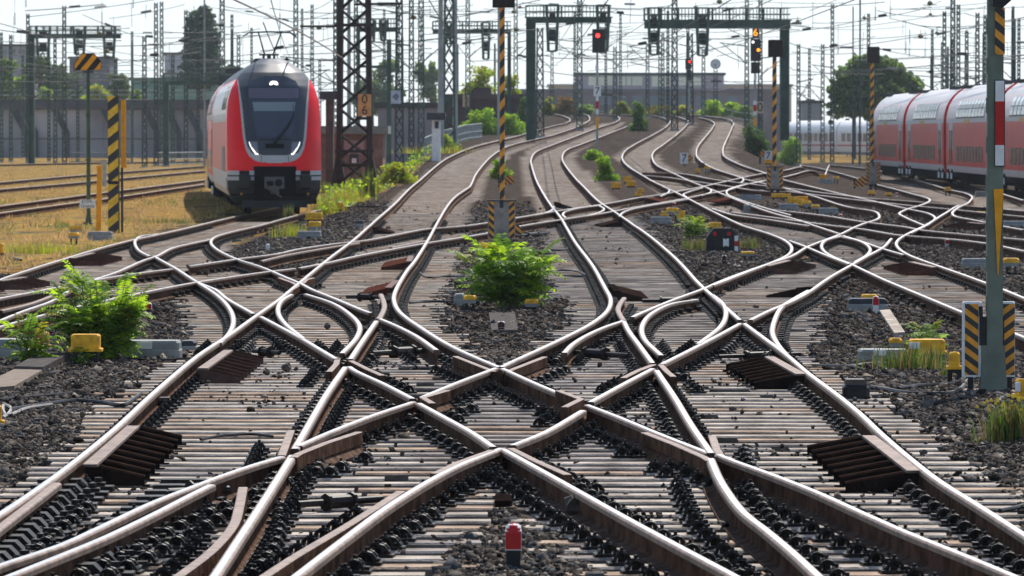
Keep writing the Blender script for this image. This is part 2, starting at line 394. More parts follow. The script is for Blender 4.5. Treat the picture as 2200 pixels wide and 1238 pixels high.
# ------------------------------------------------------------------ ground sheet
def ground():
    ys = np.concatenate([np.arange(8, 60, .35), np.arange(60, 130, .6), np.arange(130, 320, 1.5), np.arange(320, 640, 4), np.geomspace(640, 6000, 26)])
    a = np.concatenate([np.arange(0, 12, .3), np.arange(12, 32, .8), np.geomspace(32, 3000, 28)])
    xs = np.concatenate([-a[:0:-1], a])
    X, Y = np.meshgrid(xs, ys)
    px, py = proj(X, Y, S(X, Y) - .2)
    zs = zone_sleepers(px, py); zg = zone_grass(px, py)
    leftyard = (X < -6.3) & (Y > 84)
    Z = S(X, Y) - np.where(zs, .262, .205)
    Z = Z + RNG.normal(0, .006, Z.shape) * (Y < 140)
    Z = np.where(leftyard & ~zg, Z - .01, Z)
    V = np.stack([X, Y, Z], -1).reshape(-1, 3)
    ny, nx = X.shape
    i = np.arange(ny * nx).reshape(ny, nx)
    F = np.stack([i[:-1, :-1], i[:-1, 1:], i[1:, 1:], i[1:, :-1]], -1).reshape(-1, 4)
    m = bpy.data.materials.new("yard_ground"); m.use_nodes = True
    nt = m.node_tree; N = nt.nodes; L = nt.links; p = N["Principled BSDF"]; p.inputs["Roughness"].default_value = .95; p.inputs["IOR"].default_value = 1.0
    tc = N.new("ShaderNodeTexCoord")
    def noise(s, d=4):
        n = N.new("ShaderNodeTexNoise"); n.inputs["Scale"].default_value = s; n.inputs["Detail"].default_value = d
        L.new(tc.outputs["Object"], n.inputs["Vector"]); return n.outputs["Fac"]
    def ramp(f, c):
        r = N.new("ShaderNodeValToRGB"); e = r.color_ramp.elements
        e[0].position, e[0].color = c[0][0], (*c[0][1], 1); e[1].position, e[1].color = c[-1][0], (*c[-1][1], 1)
        for q in c[1:-1]:
            k = e.new(q[0]); k.color = (*q[1], 1)
        L.new(f, r.inputs[0]); return r.outputs[0]
    def mix(f, a, b, mode='MIX'):
        x = N.new("ShaderNodeMix"); x.data_type = 'RGBA'; x.blend_type = mode
        if isinstance(f, float): x.inputs[0].default_value = f
        else: L.new(f, x.inputs[0])
        L.new(a, x.inputs["A"]); L.new(b, x.inputs["B"]); return x.outputs["Result"]
    vor = N.new("ShaderNodeTexVoronoi"); vor.inputs["Scale"].default_value = 17; L.new(tc.outputs["Object"], vor.inputs["Vector"])
    sp = N.new("ShaderNodeSeparateColor"); L.new(vor.outputs["Color"], sp.inputs[0])
    grav = ramp(sp.outputs[0], [(0, (.022, .019, .017)), (.4, (.050, .042, .036)), (.75, (.085, .072, .062)), (1, (.15, .13, .115))])
    mot = N.new('ShaderNodeMapRange'); mot.inputs[1].default_value = .32; mot.inputs[2].default_value = .68; mot.inputs[3].default_value = .45; mot.inputs[4].default_value = 1.25
    L.new(noise(3.5, 3), mot.inputs[0])
    grav = mix(noise(.35), grav, ramp(noise(5), [(.3, (.055, .040, .032)), (.7, (.095, .075, .062))]))
    con = ramp(noise(1.3, 6), [(.3, (.145, .12, .102)), (.5, (.25, .21, .18)), (.7, (.34, .30, .26))])
    gr = ramp(noise(.5, 8), [(.25, (.10, .12, .02)), (.36, (.10, .088, .075)), (.44, (.30, .22, .075)), (.6, (.38, .21, .06)), (.8, (.20, .13, .06))])
    av = N.new("ShaderNodeVertexColor"); av.layer_name = "cover"
    sv = N.new("ShaderNodeSeparateColor"); L.new(av.outputs[0], sv.inputs[0])
    col = mix(sv.outputs[0], grav, con); col = mix(sv.outputs[1], col, gr); col = mix(sv.outputs[2], col, ramp(noise(9), [(.3, (.014, .012, .011)), (.7, (.042, .034, .029))]))
    col = mix(1.0, col, mot.outputs[0], 'MULTIPLY'); L.new(col, p.inputs["Base Color"])
    b = N.new("ShaderNodeBump"); b.inputs["Distance"].default_value = .05; b.inputs["Strength"].default_value = .9
    L.new(vor.outputs["Distance"], b.inputs["Height"]); L.new(b.outputs[0], p.inputs["Normal"])
    o = fastmesh("ground", V, F, m); tag(o, None, None, kind="structure")
    # cover: how much trodden concrete dust / dry grass lies where
    g2 = zg | (leftyard & (Y > 90) & (RNG.random(X.shape) < .75)) | ((Y > 640))
    far = zs & (Y > 84)
    ca = o.data.color_attributes.new("cover", 'FLOAT_COLOR', 'POINT')
    arr = np.zeros((X.size, 4)); arr[:, 0] = np.where(far, .9, 0).ravel(); arr[:, 2] = np.where(zs & (Y <= 84), .9, 0).ravel()
    pan = inpoly(px, py, PANEL).ravel(); arr[pan, 0] = .95; arr[pan, 2] = .35; arr[:, 1] = g2.ravel() * .92; arr[:, 3] = 1
    ca.data.foreach_set("color", arr.astype(np.float32).ravel())
ground()

# ------------------------------------------------------------------ rails
def smooth_path(P, step):
    P = [Vector(p) for p in P]
    if len(P) == 2: P = [P[0], (P[0] + P[1]) / 2, P[1]]
    Q = [2 * P[0] - P[1]] + P + [2 * P[-1] - P[-2]]
    out = []
    for i in range(1, len(Q) - 2):
        p0, p1, p2, p3 = Q[i - 1:i + 3]
        n = max(1, int((p2 - p1).length / step))
        # centripetal parametrisation keeps uneven tracing points from overshooting
        t0 = 0; t1 = t0 + max((p1 - p0).length, .01) ** .5; t2 = t1 + max((p2 - p1).length, .01) ** .5; t3 = t2 + max((p3 - p2).length, .01) ** .5
        for k in range(n):
            t = t1 + (t2 - t1) * k / n
            a1 = p0 * ((t1 - t) / (t1 - t0)) + p1 * ((t - t0) / (t1 - t0))
            a2 = p1 * ((t2 - t) / (t2 - t1)) + p2 * ((t - t1) / (t2 - t1))
            a3 = p2 * ((t3 - t) / (t3 - t2)) + p3 * ((t - t2) / (t3 - t2))
            b1 = a1 * ((t2 - t) / (t2 - t0)) + a2 * ((t - t0) / (t2 - t0))
            b2 = a2 * ((t3 - t) / (t3 - t1)) + a3 * ((t - t1) / (t3 - t1))
            out.append(b1 * ((t2 - t) / (t2 - t1)) + b2 * ((t - t1) / (t2 - t1)))
    out.append(P[-1])
    return out

PROF_R = [(-.036, -.040), (-.036, -.012), (-.030, -.004), (-.020, 0), (.020, 0), (.030, -.004), (.036, -.012), (.036, -.040), (.009, -.052), (.008, -.135), (.020, -.150), (.075, -.160), (.075, -.171), (-.075, -.171), (-.075, -.160), (-.020, -.150), (-.008, -.135), (-.009, -.052)]
#        edge material: 0 polished, 1 worn edge, 2 rust, 3 foot
PMAT_R = [1, 1, 1, 0, 1, 1, 1, 2, 2, 2, 3, 3, 2, 3, 3, 2, 2, 2]
PROF_G = [(-.032, -.10), (-.032, -.004), (-.026, 0), (.026, 0), (.032, -.004), (.032, -.10), (.012, -.11), (.07, -.160), (.07, -.171), (-.07, -.171), (-.07, -.160), (-.012, -.11)]
PMAT_G = [2, 1, 1, 1, 2, 2, 2, 3, 2, 3, 3, 2]
RAILS = []           # world polylines for the sleepers' fastenings
_ri = [0]
def rail(label, group, pts, guard=False, straight=False, lift=0.0, worn=False, name="rail"):
    P = [hit(x, y, lift) for x, y in pts]
    W = []
    if straight:
        for a, b in zip(P[:-1], P[1:]):
            n = max(1, int((b - a).length / 1.0)); W += [a + (b - a) * (k / n) for k in range(n)]
        W.append(P[-1])
    else:
        Ym = min(p.y for p in P)
        W = smooth_path(P, .45 if Ym < 90 else 1.1)
    _ri[0] += 1
    dz = -.0011 * (_ri[0] % 9)
    W = [Vector((p.x, p.y, float(S(p.x, p.y)) + lift + dz)) for p in W]
    prof, pm = (PROF_G, PMAT_G) if guard else (PROF_R, PMAT_R)
    n = len(prof); o0 = W[0]
    vs, fs, mi = [], [], []
    for i, p in enumerate(W):
        d = W[min(i + 1, len(W) - 1)] - W[max(i - 1, 0)]
        d.z = 0
        d.normalize() if d.length > 0 else None
        r = Vector((d.y, -d.x, 0))
        # at a kink widen the section so the arms keep their width
        k = 1.0
        if 0 < i < len(W) - 1:
            e = W[i + 1] - W[i]; e.z = 0; e.normalize(); k = 1 / max(.5, r.dot(Vector((e.y, -e.x, 0))))
        for a, z in prof: vs.append(p - o0 + r * (a * k) + Vector((0, 0, z)))
    for j in range(len(W) - 1):
        for i in range(n):
            a, b = n * j + i, n * j + (i + 1) % n
            fs.append((a, b, b + n, a + n)); mi.append(pm[i])
    fs += [tuple(range(n)), tuple(range(len(vs) - 1, len(vs) - n - 1, -1))]; mi += [2, 2]
    mb = MB(); mb.v, mb.f, mb.m = vs, fs, mi
    o = mb.build(name, [M_RAILTOP if not worn else M_RAILEDGE, M_RAILEDGE, M_RUST, M_RUSTLIT], None, o0)
    me = o.data
    import bmesh
    bm = bmesh.new(); bm.from_mesh(me); bmesh.ops.recalc_face_normals(bm, faces=bm.faces); bm.to_mesh(me); bm.free()
    tag(o, label, "check rail" if guard else "rail", group)
    RAILS.append(W)
    return o

GA = "rails of the left main track"; GB = "rails of the middle main track"; GC = "rails of the right main track"; GD = "rails of the outermost bending track"
GX = "rails of the foreground scissors crossing"; GT = "rails of the train's track"; GL = "rails of the diagonal ladder track"; GK = "curved slip rails"
GR = "rails of the right hand yard"; GG = "check and wing rails"; GY = "rails of the dry grass yard"
# --- left main track
rail("long outer rail curving from lower left corner up past the train into the far bend", GA,
     [(-60, 1141), (0, 1103), (110, 1028), (237, 928), (333, 840), (425, 763), (490, 720), (549, 678), (600, 642), (645, 605), (705, 556), (763, 512), (797, 482), (845, 440), (883, 402), (913, 377), (960, 340), (1013, 317), (1045, 308), (1100, 295), (1175, 274), (1215, 264), (1225, 257), (1208, 248), (1162, 240)])
rail("inner rail of the left main track rising beside the chevron pole into the far bend", GA,
     [(1010, 400), (1025, 370), (1070, 325), (1100, 311), (1187, 290), (1257, 264), (1267, 255), (1240, 243), (1160, 235)])
rail("inner rail of the left main track between the leafy bush and the chevron pole", GA,
     [(1072, 788), (975, 745), (905, 703), (858, 668), (846, 642), (852, 618), (873, 582), (892, 558), (921, 512), (941, 475), (975, 425), (1010, 400)])
rail("straight rail running from bottom edge to the nose under the left frog", GX, [(440, 1262), (458, 1238), (505, 1167), (549, 1100), (600, 1020), (627, 977)])
rail("straight rail from left frog nose up to the pointed left crossing", GX, [(632, 963), (650, 932), (700, 846), (741, 787)])
rail("short closure rail above the left pointed crossing ending in a flared tongue", GX, [(752, 770), (780, 728), (808, 688)])
rail("flared movable tongue left of the central leafy bush", GK, [(814, 683), (825, 660), (824, 645), (818, 630)], worn=True)
# --- diagonals
rail("diagonal rail from the central diamond's top, upper left part with tapered tongue", GX, [(812, 681), (850, 697), (895, 720), (938, 750)])
rail("diagonal rail from left slip crossing up to the train's track, northern one", GX,
     [(797, 672), (775, 664), (720, 641), (668, 620), (645, 608), (600, 589), (567, 575), (515, 558), (488, 547), (462, 532), (453, 519), (463, 508), (500, 497), (549, 486), (642, 461), (700, 447)])
rail("diagonal rail from bottom centre of the diamond up left, southern one", GX, [(1060, 960), (1013, 928), (955, 896), (900, 866)])
rail("diagonal rail from the diamond's left corner to the pointed crossing", GX, [(887, 856), (825, 824), (764, 796), (750, 787)])
rail("diagonal rail along the left slip crossing's lower side", GX, [(722, 770), (685, 748), (650, 727), (600, 700), (560, 679)])
rail("long diagonal rail from left slip crossing up left to the grass edge", GX, [(545, 673), (487, 640), (463, 621), (425, 605), (375, 574), (330, 549)])
rail("diagonal rail from lower edge up right into the diamond's bottom corner", GX, [(600, 1262), (632, 1238), (740, 1155), (850, 1075), (975, 1003), (1075, 962)])
rail("diagonal rail rising from diamond's bottom corner to its right corner", GX, [(1100, 955), (1170, 927), (1252, 880)])
rail("diagonal rail from diamond's right corner to the right pointed crossing", GX, [(1268, 862), (1330, 828), (1402, 790)])
rail("diagonal rail from right pointed crossing up right past the slip", GX, [(1422, 780), (1480, 751), (1540, 720), (1590, 693)])
rail("rail curving up right out of the right slip crossing towards the far crossing", GX, [(1612, 687), (1650, 668), (1700, 647), (1737, 627), (1780, 597), (1830, 568), (1862, 550), (1897, 531), (1915, 512)])
rail("diagonal rail from left frog nose to the diamond's left corner", GX, [(640, 958), (705, 929), (800, 892), (887, 863)])
rail("diagonal rail from diamond's left corner up to its top", GX, [(905, 853), (985, 820), (1065, 790)])
rail("curved rail from diamond's top up right past the leafy bush into the far bend", GB,
     [(1076, 788), (1100, 776), (1200, 730), (1270, 694), (1304, 667), (1312, 643), (1300, 617), (1275, 572), (1237, 521), (1207, 470), (1185, 442), (1160, 402), (1143, 358), (1141, 342), (1153, 325), (1187, 311), (1280, 276), (1322, 262), (1331, 254), (1315, 247), (1275, 243), (1212, 236)])
rail("diagonal tongue rail right of the leafy bush with tapered tip", GX, [(1212, 757), (1230, 738), (1262, 718), (1300, 701), (1341, 687)])
rail("diagonal rail from right slip crossing's upper side to the far right crossing", GX, [(1358, 680), (1375, 672), (1440, 645), (1508, 620), (1560, 598), (1649, 566), (1700, 549), (1735, 529), (1805, 502), (1848, 482), (1884, 470), (1889, 462), (1875, 452), (1825, 444), (1750, 421), (1680, 402), (1600, 384)])
rail("diagonal rail from diamond's top down right to its right corner", GX, [(1080, 790), (1160, 826), (1250, 862)])
rail("straight rail from diamond's right corner to the right frog nose", GX, [(1262, 868), (1330, 894), (1412, 928), (1525, 972)])
rail("rail from diamond's bottom corner sweeping to the lower right", GX, [(1082, 963), (1140, 995), (1212, 1035), (1350, 1112), (1475, 1179), (1590, 1240), (1640, 1268)])
rail("wide curved rail leaving the right frog towards the lower right corner", GX, [(1545, 977), (1580, 991), (1650, 1016), (1750, 1055), (1850, 1100), (1950, 1144), (2075, 1194), (2195, 1244)])
rail("inner rail of the right track dropping from right frog to bottom edge", GB, [(1527, 985), (1550, 1035), (1600, 1102), (1640, 1133), (1700, 1183), (1760, 1238), (1790, 1265)])
rail("straight rail from right frog nose up to the right pointed crossing", GX, [(1528, 973), (1485, 911), (1450, 853), (1411, 795)])
rail("closure rail above the right pointed crossing", GX, [(1402, 779), (1375, 742), (1350, 708), (1341, 690)])
rail("flared movable tongue at the head of the right slip crossing", GK, [(1340, 688), (1328, 664), (1331, 652), (1341, 638)], worn=True)
rail("outer rail of the middle main track from lower right to the slip crossing", GB, [(2260, 1185), (2199, 1145), (2100, 1082), (2020, 1032), (1950, 978), (1892, 928), (1850, 888), (1800, 847), (1737, 800), (1687, 758), (1645, 727), (1600, 694)])
rail("outer rail of the middle main track from slip crossing into the far bend", GB,
     [(1590, 686), (1552, 652), (1512, 617), (1450, 552), (1375, 491), (1325, 457), (1287, 432), (1250, 396), (1217, 358), (1208, 340), (1217, 322), (1247, 310), (1335, 276), (1376, 259), (1382, 252), (1352, 247), (1290, 240), (1230, 235)])
rail("curved stock rail bulging left beside the lower right gravel", GK, [(1690, 760), (1672, 738), (1660, 714), (1663, 690), (1680, 657), (1705, 640), (1737, 622)])
# --- slip rails of the two foreground slip crossings
rail("inner slip rail of the left slip crossing, bulging right", GK, [(657, 630), (712, 648), (752, 673), (772, 697), (766, 722), (734, 757)])
rail("outer slip rail of the left slip crossing, bulging left", GK, [(626, 632), (605, 645), (597, 668), (612, 694), (652, 727)])
rail("inner slip rail of the right slip crossing, bulging left", GK, [(1497, 643), (1450, 650), (1402, 671), (1380, 698), (1384, 726), (1421, 763)])
rail("outer slip rail of the right slip crossing, bulging right", GK, [(1532, 633), (1552, 650), (1560, 672), (1548, 700), (1500, 738)])
rail("curved rail bulging right beside the gravel patch with the red post", GK, [(425, 606), (465, 632), (492, 660), (501, 688), (492, 714), (470, 736)])
# --- lower left switch
rail("curved rail from left frog down to the lower left corner", GX, [(604, 980), (549, 996), (475, 1021), (425, 1040), (325, 1079), (225, 1126), (125, 1171), (0, 1212), (-60, 1235)])
rail("bright switch tongue lying against the lower left rail", GX, [(452, 1040), (400, 1066), (350, 1092), (225, 1152), (100, 1203), (0, 1243)])
rail("grey switch tongue at the left edge beside the outer rail", GX, [(120, 1036), (60, 1082), (0, 1128), (-60, 1175)], worn=True)
rail("tapered wing rail pointing up at the bottom left", GG, [(521, 1045), (512, 1090), (500, 1127), (450, 1184), (375, 1240), (345, 1262)], guard=True)
rail("long check rail inside the lower left diagonal", GG, [(860, 1053), (750, 1123), (625, 1197), (560, 1240)], guard=True)
rail("kinked wing rail at the left frog, left arm", GG, [(624, 925), (612, 958), (604, 979)], guard=True, straight=True)
rail("kinked wing rail at the left frog, right arm", GG, [(770, 928), (700, 951), (640, 975), (628, 983)], guard=True, straight=True)
rail("kinked wing rail at the right frog, left arm", GG, [(1385, 929), (1450, 954), (1512, 981), (1527, 990)], guard=True, straight=True)
rail("kinked wing rail at the right frog, right arm", GG, [(1530, 935), (1540, 964), (1550, 980)], guard=True, straight=True)
rail("short check rail left of the diamond's bottom corner", GG, [(933, 1017), (985, 992), (1058, 966)], guard=True, straight=True)
rail("short check rail right of the diamond's bottom corner", GG, [(1098, 962), (1150, 988), (1221, 1019)], guard=True, straight=True)
rail("short check rail left of the diamond's top corner", GG, [(978, 764), (1062, 797)], guard=True, straight=True)
rail("short check rail right of the diamond's top corner", GG, [(1170, 765), (1090, 796)], guard=True, straight=True)
rail("angled wing rail at the left pointed crossing, lower left arm", GG, [(724, 771), (722, 780), (706, 797)], guard=True, straight=True)
rail("angled wing rail at the left pointed crossing, right arm", GG, [(754, 775), (790, 793), (822, 807)], guard=True, straight=True)
rail("angled wing rail at the right pointed crossing, left arm", GG, [(1404, 783), (1370, 796), (1338, 812)], guard=True, straight=True)
rail("angled wing rail at the right pointed crossing, right arm", GG, [(1420, 783), (1434, 798), (1448, 809)], guard=True, straight=True)
rail("raised check block at the diamond's left corner", GG, [(960, 838), (908, 853), (930, 866)], guard=True, straight=True, lift=.03)
rail("raised check block at the diamond's right corner", GG, [(1200, 838), (1248, 856), (1212, 874)], guard=True, straight=True, lift=.03)
rail("check rail along the left slip crossing's upper diagonal", GG, [(600, 596), (628, 606), (640, 613), (615, 628)], guard=True, straight=True)
rail("check rail right of the upper left crossing", GG, [(650, 608), (658, 600), (673, 596)], guard=True, straight=True)
# --- train's track and ladder
rail("left rail of the train's track running down to the left edge", GT, [(640, 434), (560, 452), (522, 460), (475, 471), (400, 489), (342, 502), (285, 514), (200, 536), (137, 555), (75, 574), (0, 599), (-60, 622)])
rail("right rail of the train's track running down to the left edge", GT, [(452, 513), (375, 530), (335, 549), (310, 557), (250, 583), (200, 600), (150, 622), (110, 645), (45, 668), (-60, 712)])
rail("curved slip rail bulging left in front of the train", GK, [(340, 502), (310, 505), (292, 514), (291, 527), (302, 540), (322, 550)])
rail("upper rail of the ladder track, left part into the bush", GL, [(368, 577), (275, 589), (175, 606), (100, 621), (0, 640), (-60, 652)])
rail("upper rail of the ladder track crossing both main tracks", GL, [(405, 571), (507, 556), (592, 545), (637, 535), (725, 522), (782, 516), (867, 500), (925, 490), (970, 487), (1045, 478), (1105, 468), (1170, 457), (1225, 448), (1262, 443), (1307, 436), (1377, 423), (1420, 417), (1475, 407), (1510, 400), (1550, 391), (1590, 382), (1645, 371), (1700, 362), (1720, 355)])
rail("lower rail of the ladder track, right part", GL, [(642, 575), (710, 562), (762, 550), (850, 533), (917, 521), (980, 511), (1045, 500), (1115, 485), (1217, 469), (1290, 458), (1350, 447), (1407, 437), (1475, 425), (1512, 417), (1562, 408), (1597, 397), (1645, 387), (1695, 377), (1740, 366), (1782, 354)])
rail("lower rail of the ladder track, left part", GL, [(632, 576), (549, 586), (435, 603), (405, 608), (337, 621), (275, 634), (190, 652), (105, 672), (0, 700), (-60, 716)])
rail("short tongue left of the ladder crossing, tan worn top", GK, [(125, 628), (60, 652), (0, 666)], worn=True)
rail("slip rail loop left of the middle track's ladder crossing", GK, [(1190, 442), (1186, 450), (1165, 458), (1140, 462)])
rail("slip rail loop inside the middle track's ladder crossing, left curve", GK, [(1290, 440), (1250, 445), (1218, 452), (1209, 460), (1216, 467)])
rail("slip rail loop inside the middle track's ladder crossing, right curve", GK, [(1288, 441), (1298, 448), (1285, 456), (1262, 462)])
rail("curved rail bulging left from the ladder into the middle track", GK, [(1480, 427), (1420, 437), (1360, 448), (1338, 456), (1331, 465)])
rail("straight tongue above the ladder left of the yellow box", GK, [(560, 560), (620, 546), (700, 532), (770, 521)], worn=True)
rail("curved tongue joining the ladder near the left main rail", GK, [(920, 515), (880, 523), (840, 531)], worn=True)
# --- right main track and outermost track
rail("left rail of the right main track from far bend to the ladder and beyond", GC,
     [(1392, 247), (1420, 252), (1438, 259), (1434, 269), (1365, 309), (1342, 325), (1337, 341), (1350, 357), (1387, 380), (1430, 402), (1475, 424), (1525, 450), (1600, 485), (1655, 502), (1687, 516), (1701, 531), (1692, 547), (1660, 562), (1600, 585), (1530, 612)])
rail("right rail of the right main track from far bend across the ladder", GC,
     [(1395, 243), (1457, 251), (1478, 260), (1473, 270), (1425, 310), (1405, 325), (1401, 337), (1412, 355), (1450, 373), (1500, 395), (1562, 420), (1649, 453), (1725, 475), (1803, 501)])
rail("straight rail from right main track into the right slip crossing", GC, [(1697, 516), (1732, 529), (1780, 549), (1825, 566)])
rail("slip rail of the ladder crossing on the right main track, left curve", GK, [(1510, 402), (1480, 411), (1468, 417), (1476, 423)])
rail("slip rail of the ladder crossing on the right main track, right curve", GK, [(1505, 397), (1527, 407), (1525, 413), (1505, 419)])
rail("slip rail joining the ladder from the right main track's left side", GK, [(1425, 400), (1437, 406), (1436, 412), (1418, 421)])
rail("curved rail from the ladder bending down right after the crossing", GK, [(1640, 389), (1590, 398), (1565, 407), (1562, 416), (1580, 425), (1640, 445), (1700, 462)])
rail("left rail of the outermost bending track", GD, [(1500, 252), (1522, 257), (1534, 264), (1530, 275), (1502, 310), (1496, 325), (1500, 340), (1530, 360), (1583, 378), (1597, 384), (1592, 392)])
rail("right rail of the outermost bending track", GD, [(1395, 240), (1450, 244), (1525, 250), (1562, 255), (1575, 264), (1572, 275), (1557, 308), (1553, 323), (1558, 337), (1590, 353), (1637, 369), (1680, 384), (1762, 405), (1812, 417), (1875, 431), (1950, 448)])
# --- right hand yard
rail("slip ring of the right hand crossing, left curve", GK, [(1808, 506), (1777, 514), (1765, 527), (1775, 542), (1800, 555), (1828, 566)])
rail("slip ring of the right hand crossing, right curve", GK, [(1810, 508), (1845, 516), (1869, 532), (1862, 547), (1836, 562)])
rail("rail from the right hand crossing down to the chevron mast", GR, [(1833, 568), (1862, 582), (1925, 610), (2000, 641), (2065, 668), (2130, 694), (2199, 722), (2260, 746)])
rail("curved rail left of the grey gravel, bending down to the right edge", GR, [(2060, 440), (2037, 453), (2000, 476), (1950, 501), (1929, 515), (1927, 527), (1950, 545), (2025, 573), (2085, 594), (2150, 618), (2199, 638), (2260, 662)])
rail("straight connecting rail right of the far slip ring", GR, [(1812, 505), (1850, 517), (1897, 533), (1942, 546)])
rail("upper rail of the track passing under the chevron mast", GR, [(1700, 404), (1800, 417), (1900, 427), (1990, 434), (2045, 438), (2110, 444), (2199, 452), (2260, 457)])
rail("second rail of the track passing under the chevron mast", GR, [(1690, 410), (1760, 419), (1825, 427), (1900, 435), (1975, 443), (2062, 451), (2199, 465), (2260, 471)])
rail("dark rail of the middle yard track running to the right edge", GR, [(1649, 449), (1700, 454), (1775, 463), (1850, 475), (1940, 486), (1985, 494), (2087, 504), (2199, 514), (2260, 520)])
rail("lower rail of the middle yard track running to the right edge", GR, [(1570, 455), (1650, 465), (1737, 477), (1850, 491), (1940, 505), (2025, 511), (2120, 522), (2199, 538), (2260, 548)])
rail("S shaped rail near the white striped post, left", GR, [(1990, 485), (1945, 466), (1932, 458), (1945, 450), (1975, 441), (1996, 432), (1990, 424), (1950, 413), (1885, 396), (1837, 381), (1760, 361), (1717, 354)])
rail("S shaped rail near the white striped post, right", GR, [(2199, 493), (2100, 473), (2056, 465), (2046, 458), (2056, 447), (2084, 431), (2088, 422), (2073, 414), (2037, 406), (1962, 384), (1887, 366), (1830, 358), (1782, 354)])
rail("far loop rail in front of the parked coaches", GR, [(1950, 448), (1990, 456), (2009, 467), (1998, 478), (1955, 500)])
rail("upper rail of the dark diamond under the striped hut", GR, [(1380, 370), (1440, 371), (1530, 384), (1649, 399), (1700, 405)])
rail("lower rail of the dark diamond under the striped hut", GR, [(1385, 376), (1440, 381), (1550, 397), (1649, 410), (1690, 411)])
rail("dark rail leaving the right main track towards the middle yard", GR, [(1530, 447), (1580, 461), (1649, 470), (1740, 484)])
rail("rail nearest the parked red coaches", GR, [(1890, 352), (1960, 366), (2040, 384), (2120, 406), (2199, 430)])
# --- dry grass yard on the left
rail("upper rail of the nearest track in the dry grass yard", GY, [(440, 386), (232, 412), (100, 429), (0, 442), (-100, 456)])
rail("lower rail of the nearest track in the dry grass yard", GY, [(440, 395), (235, 425), (100, 443), (0, 457), (-100, 472)])
rail("upper rail of the second track in the dry grass yard", GY, [(440, 356), (232, 371), (100, 382), (0, 391), (-100, 400)])
rail("lower rail of the second track in the dry grass yard", GY, [(440, 366), (265, 382), (150, 393), (0, 406), (-100, 415)])
rail("rail of the third track before the retaining wall", GY, [(440, 346), (200, 349), (0, 353), (-100, 355)])

# ------------------------------------------------------------------ sleepers
def runs(mask):
    r, s = [], None
    for i, m in enumerate(mask):
        if m and s is None: s = i
        if not m and s is not None: r.append((s, i)); s = None
    if s is not None: r.append((s, len(mask)))
    return r

def clip_bm():
    mb = MB()
    mb.box(-.05, .125, -.07, .07, 0, .018)                       # ribbed base plate
    mb.box(.07, .115, -.035, .035, .018, .04)                     # clamp foot
    pts = [(.035 + .05 * math.cos(t), -.052 * 0 + .0, .025 + .050 * math.sin(t)) for t in np.linspace(0, math.pi, 7)]
    for dy in (-.05, .05): mb.path([(x * .9, dy, z) for x, _, z in pts], .011, 5)
    mb.path([(-.015, -.05, .03), (-.02, 0, .035), (-.015, .05, .03)], .014, 5)
    mb.tube((.035, 0, .02), (.035, 0, .085), .024, .024, 6)
    mb.tube((.035, 0, .085), (.035, 0, .105), .012, .012, 6)
    mb.box(.005, .065, -.03, .03, .055, .066)
    return mb
_clip = clip_bm()
_clipmesh = _clip.build("rail_fastening", M_CLIP); CLIPME = _clipmesh.data; bpy.data.objects.remove(_clipmesh)

def crossings(Y, x0, x1):
    out = []
    for W in RAILS:
        for a, b in zip(W[:-1], W[1:]):
            if (a.y - Y) * (b.y - Y) <= 0 and a.y != b.y:
                t = (Y - a.y) / (b.y - a.y); x = a.x + t * (b.x - a.x)
                if x0 - .02 < x < x1 + .02:
                    out.append((x, math.atan2(b.x - a.x, b.y - a.y)))
    return out

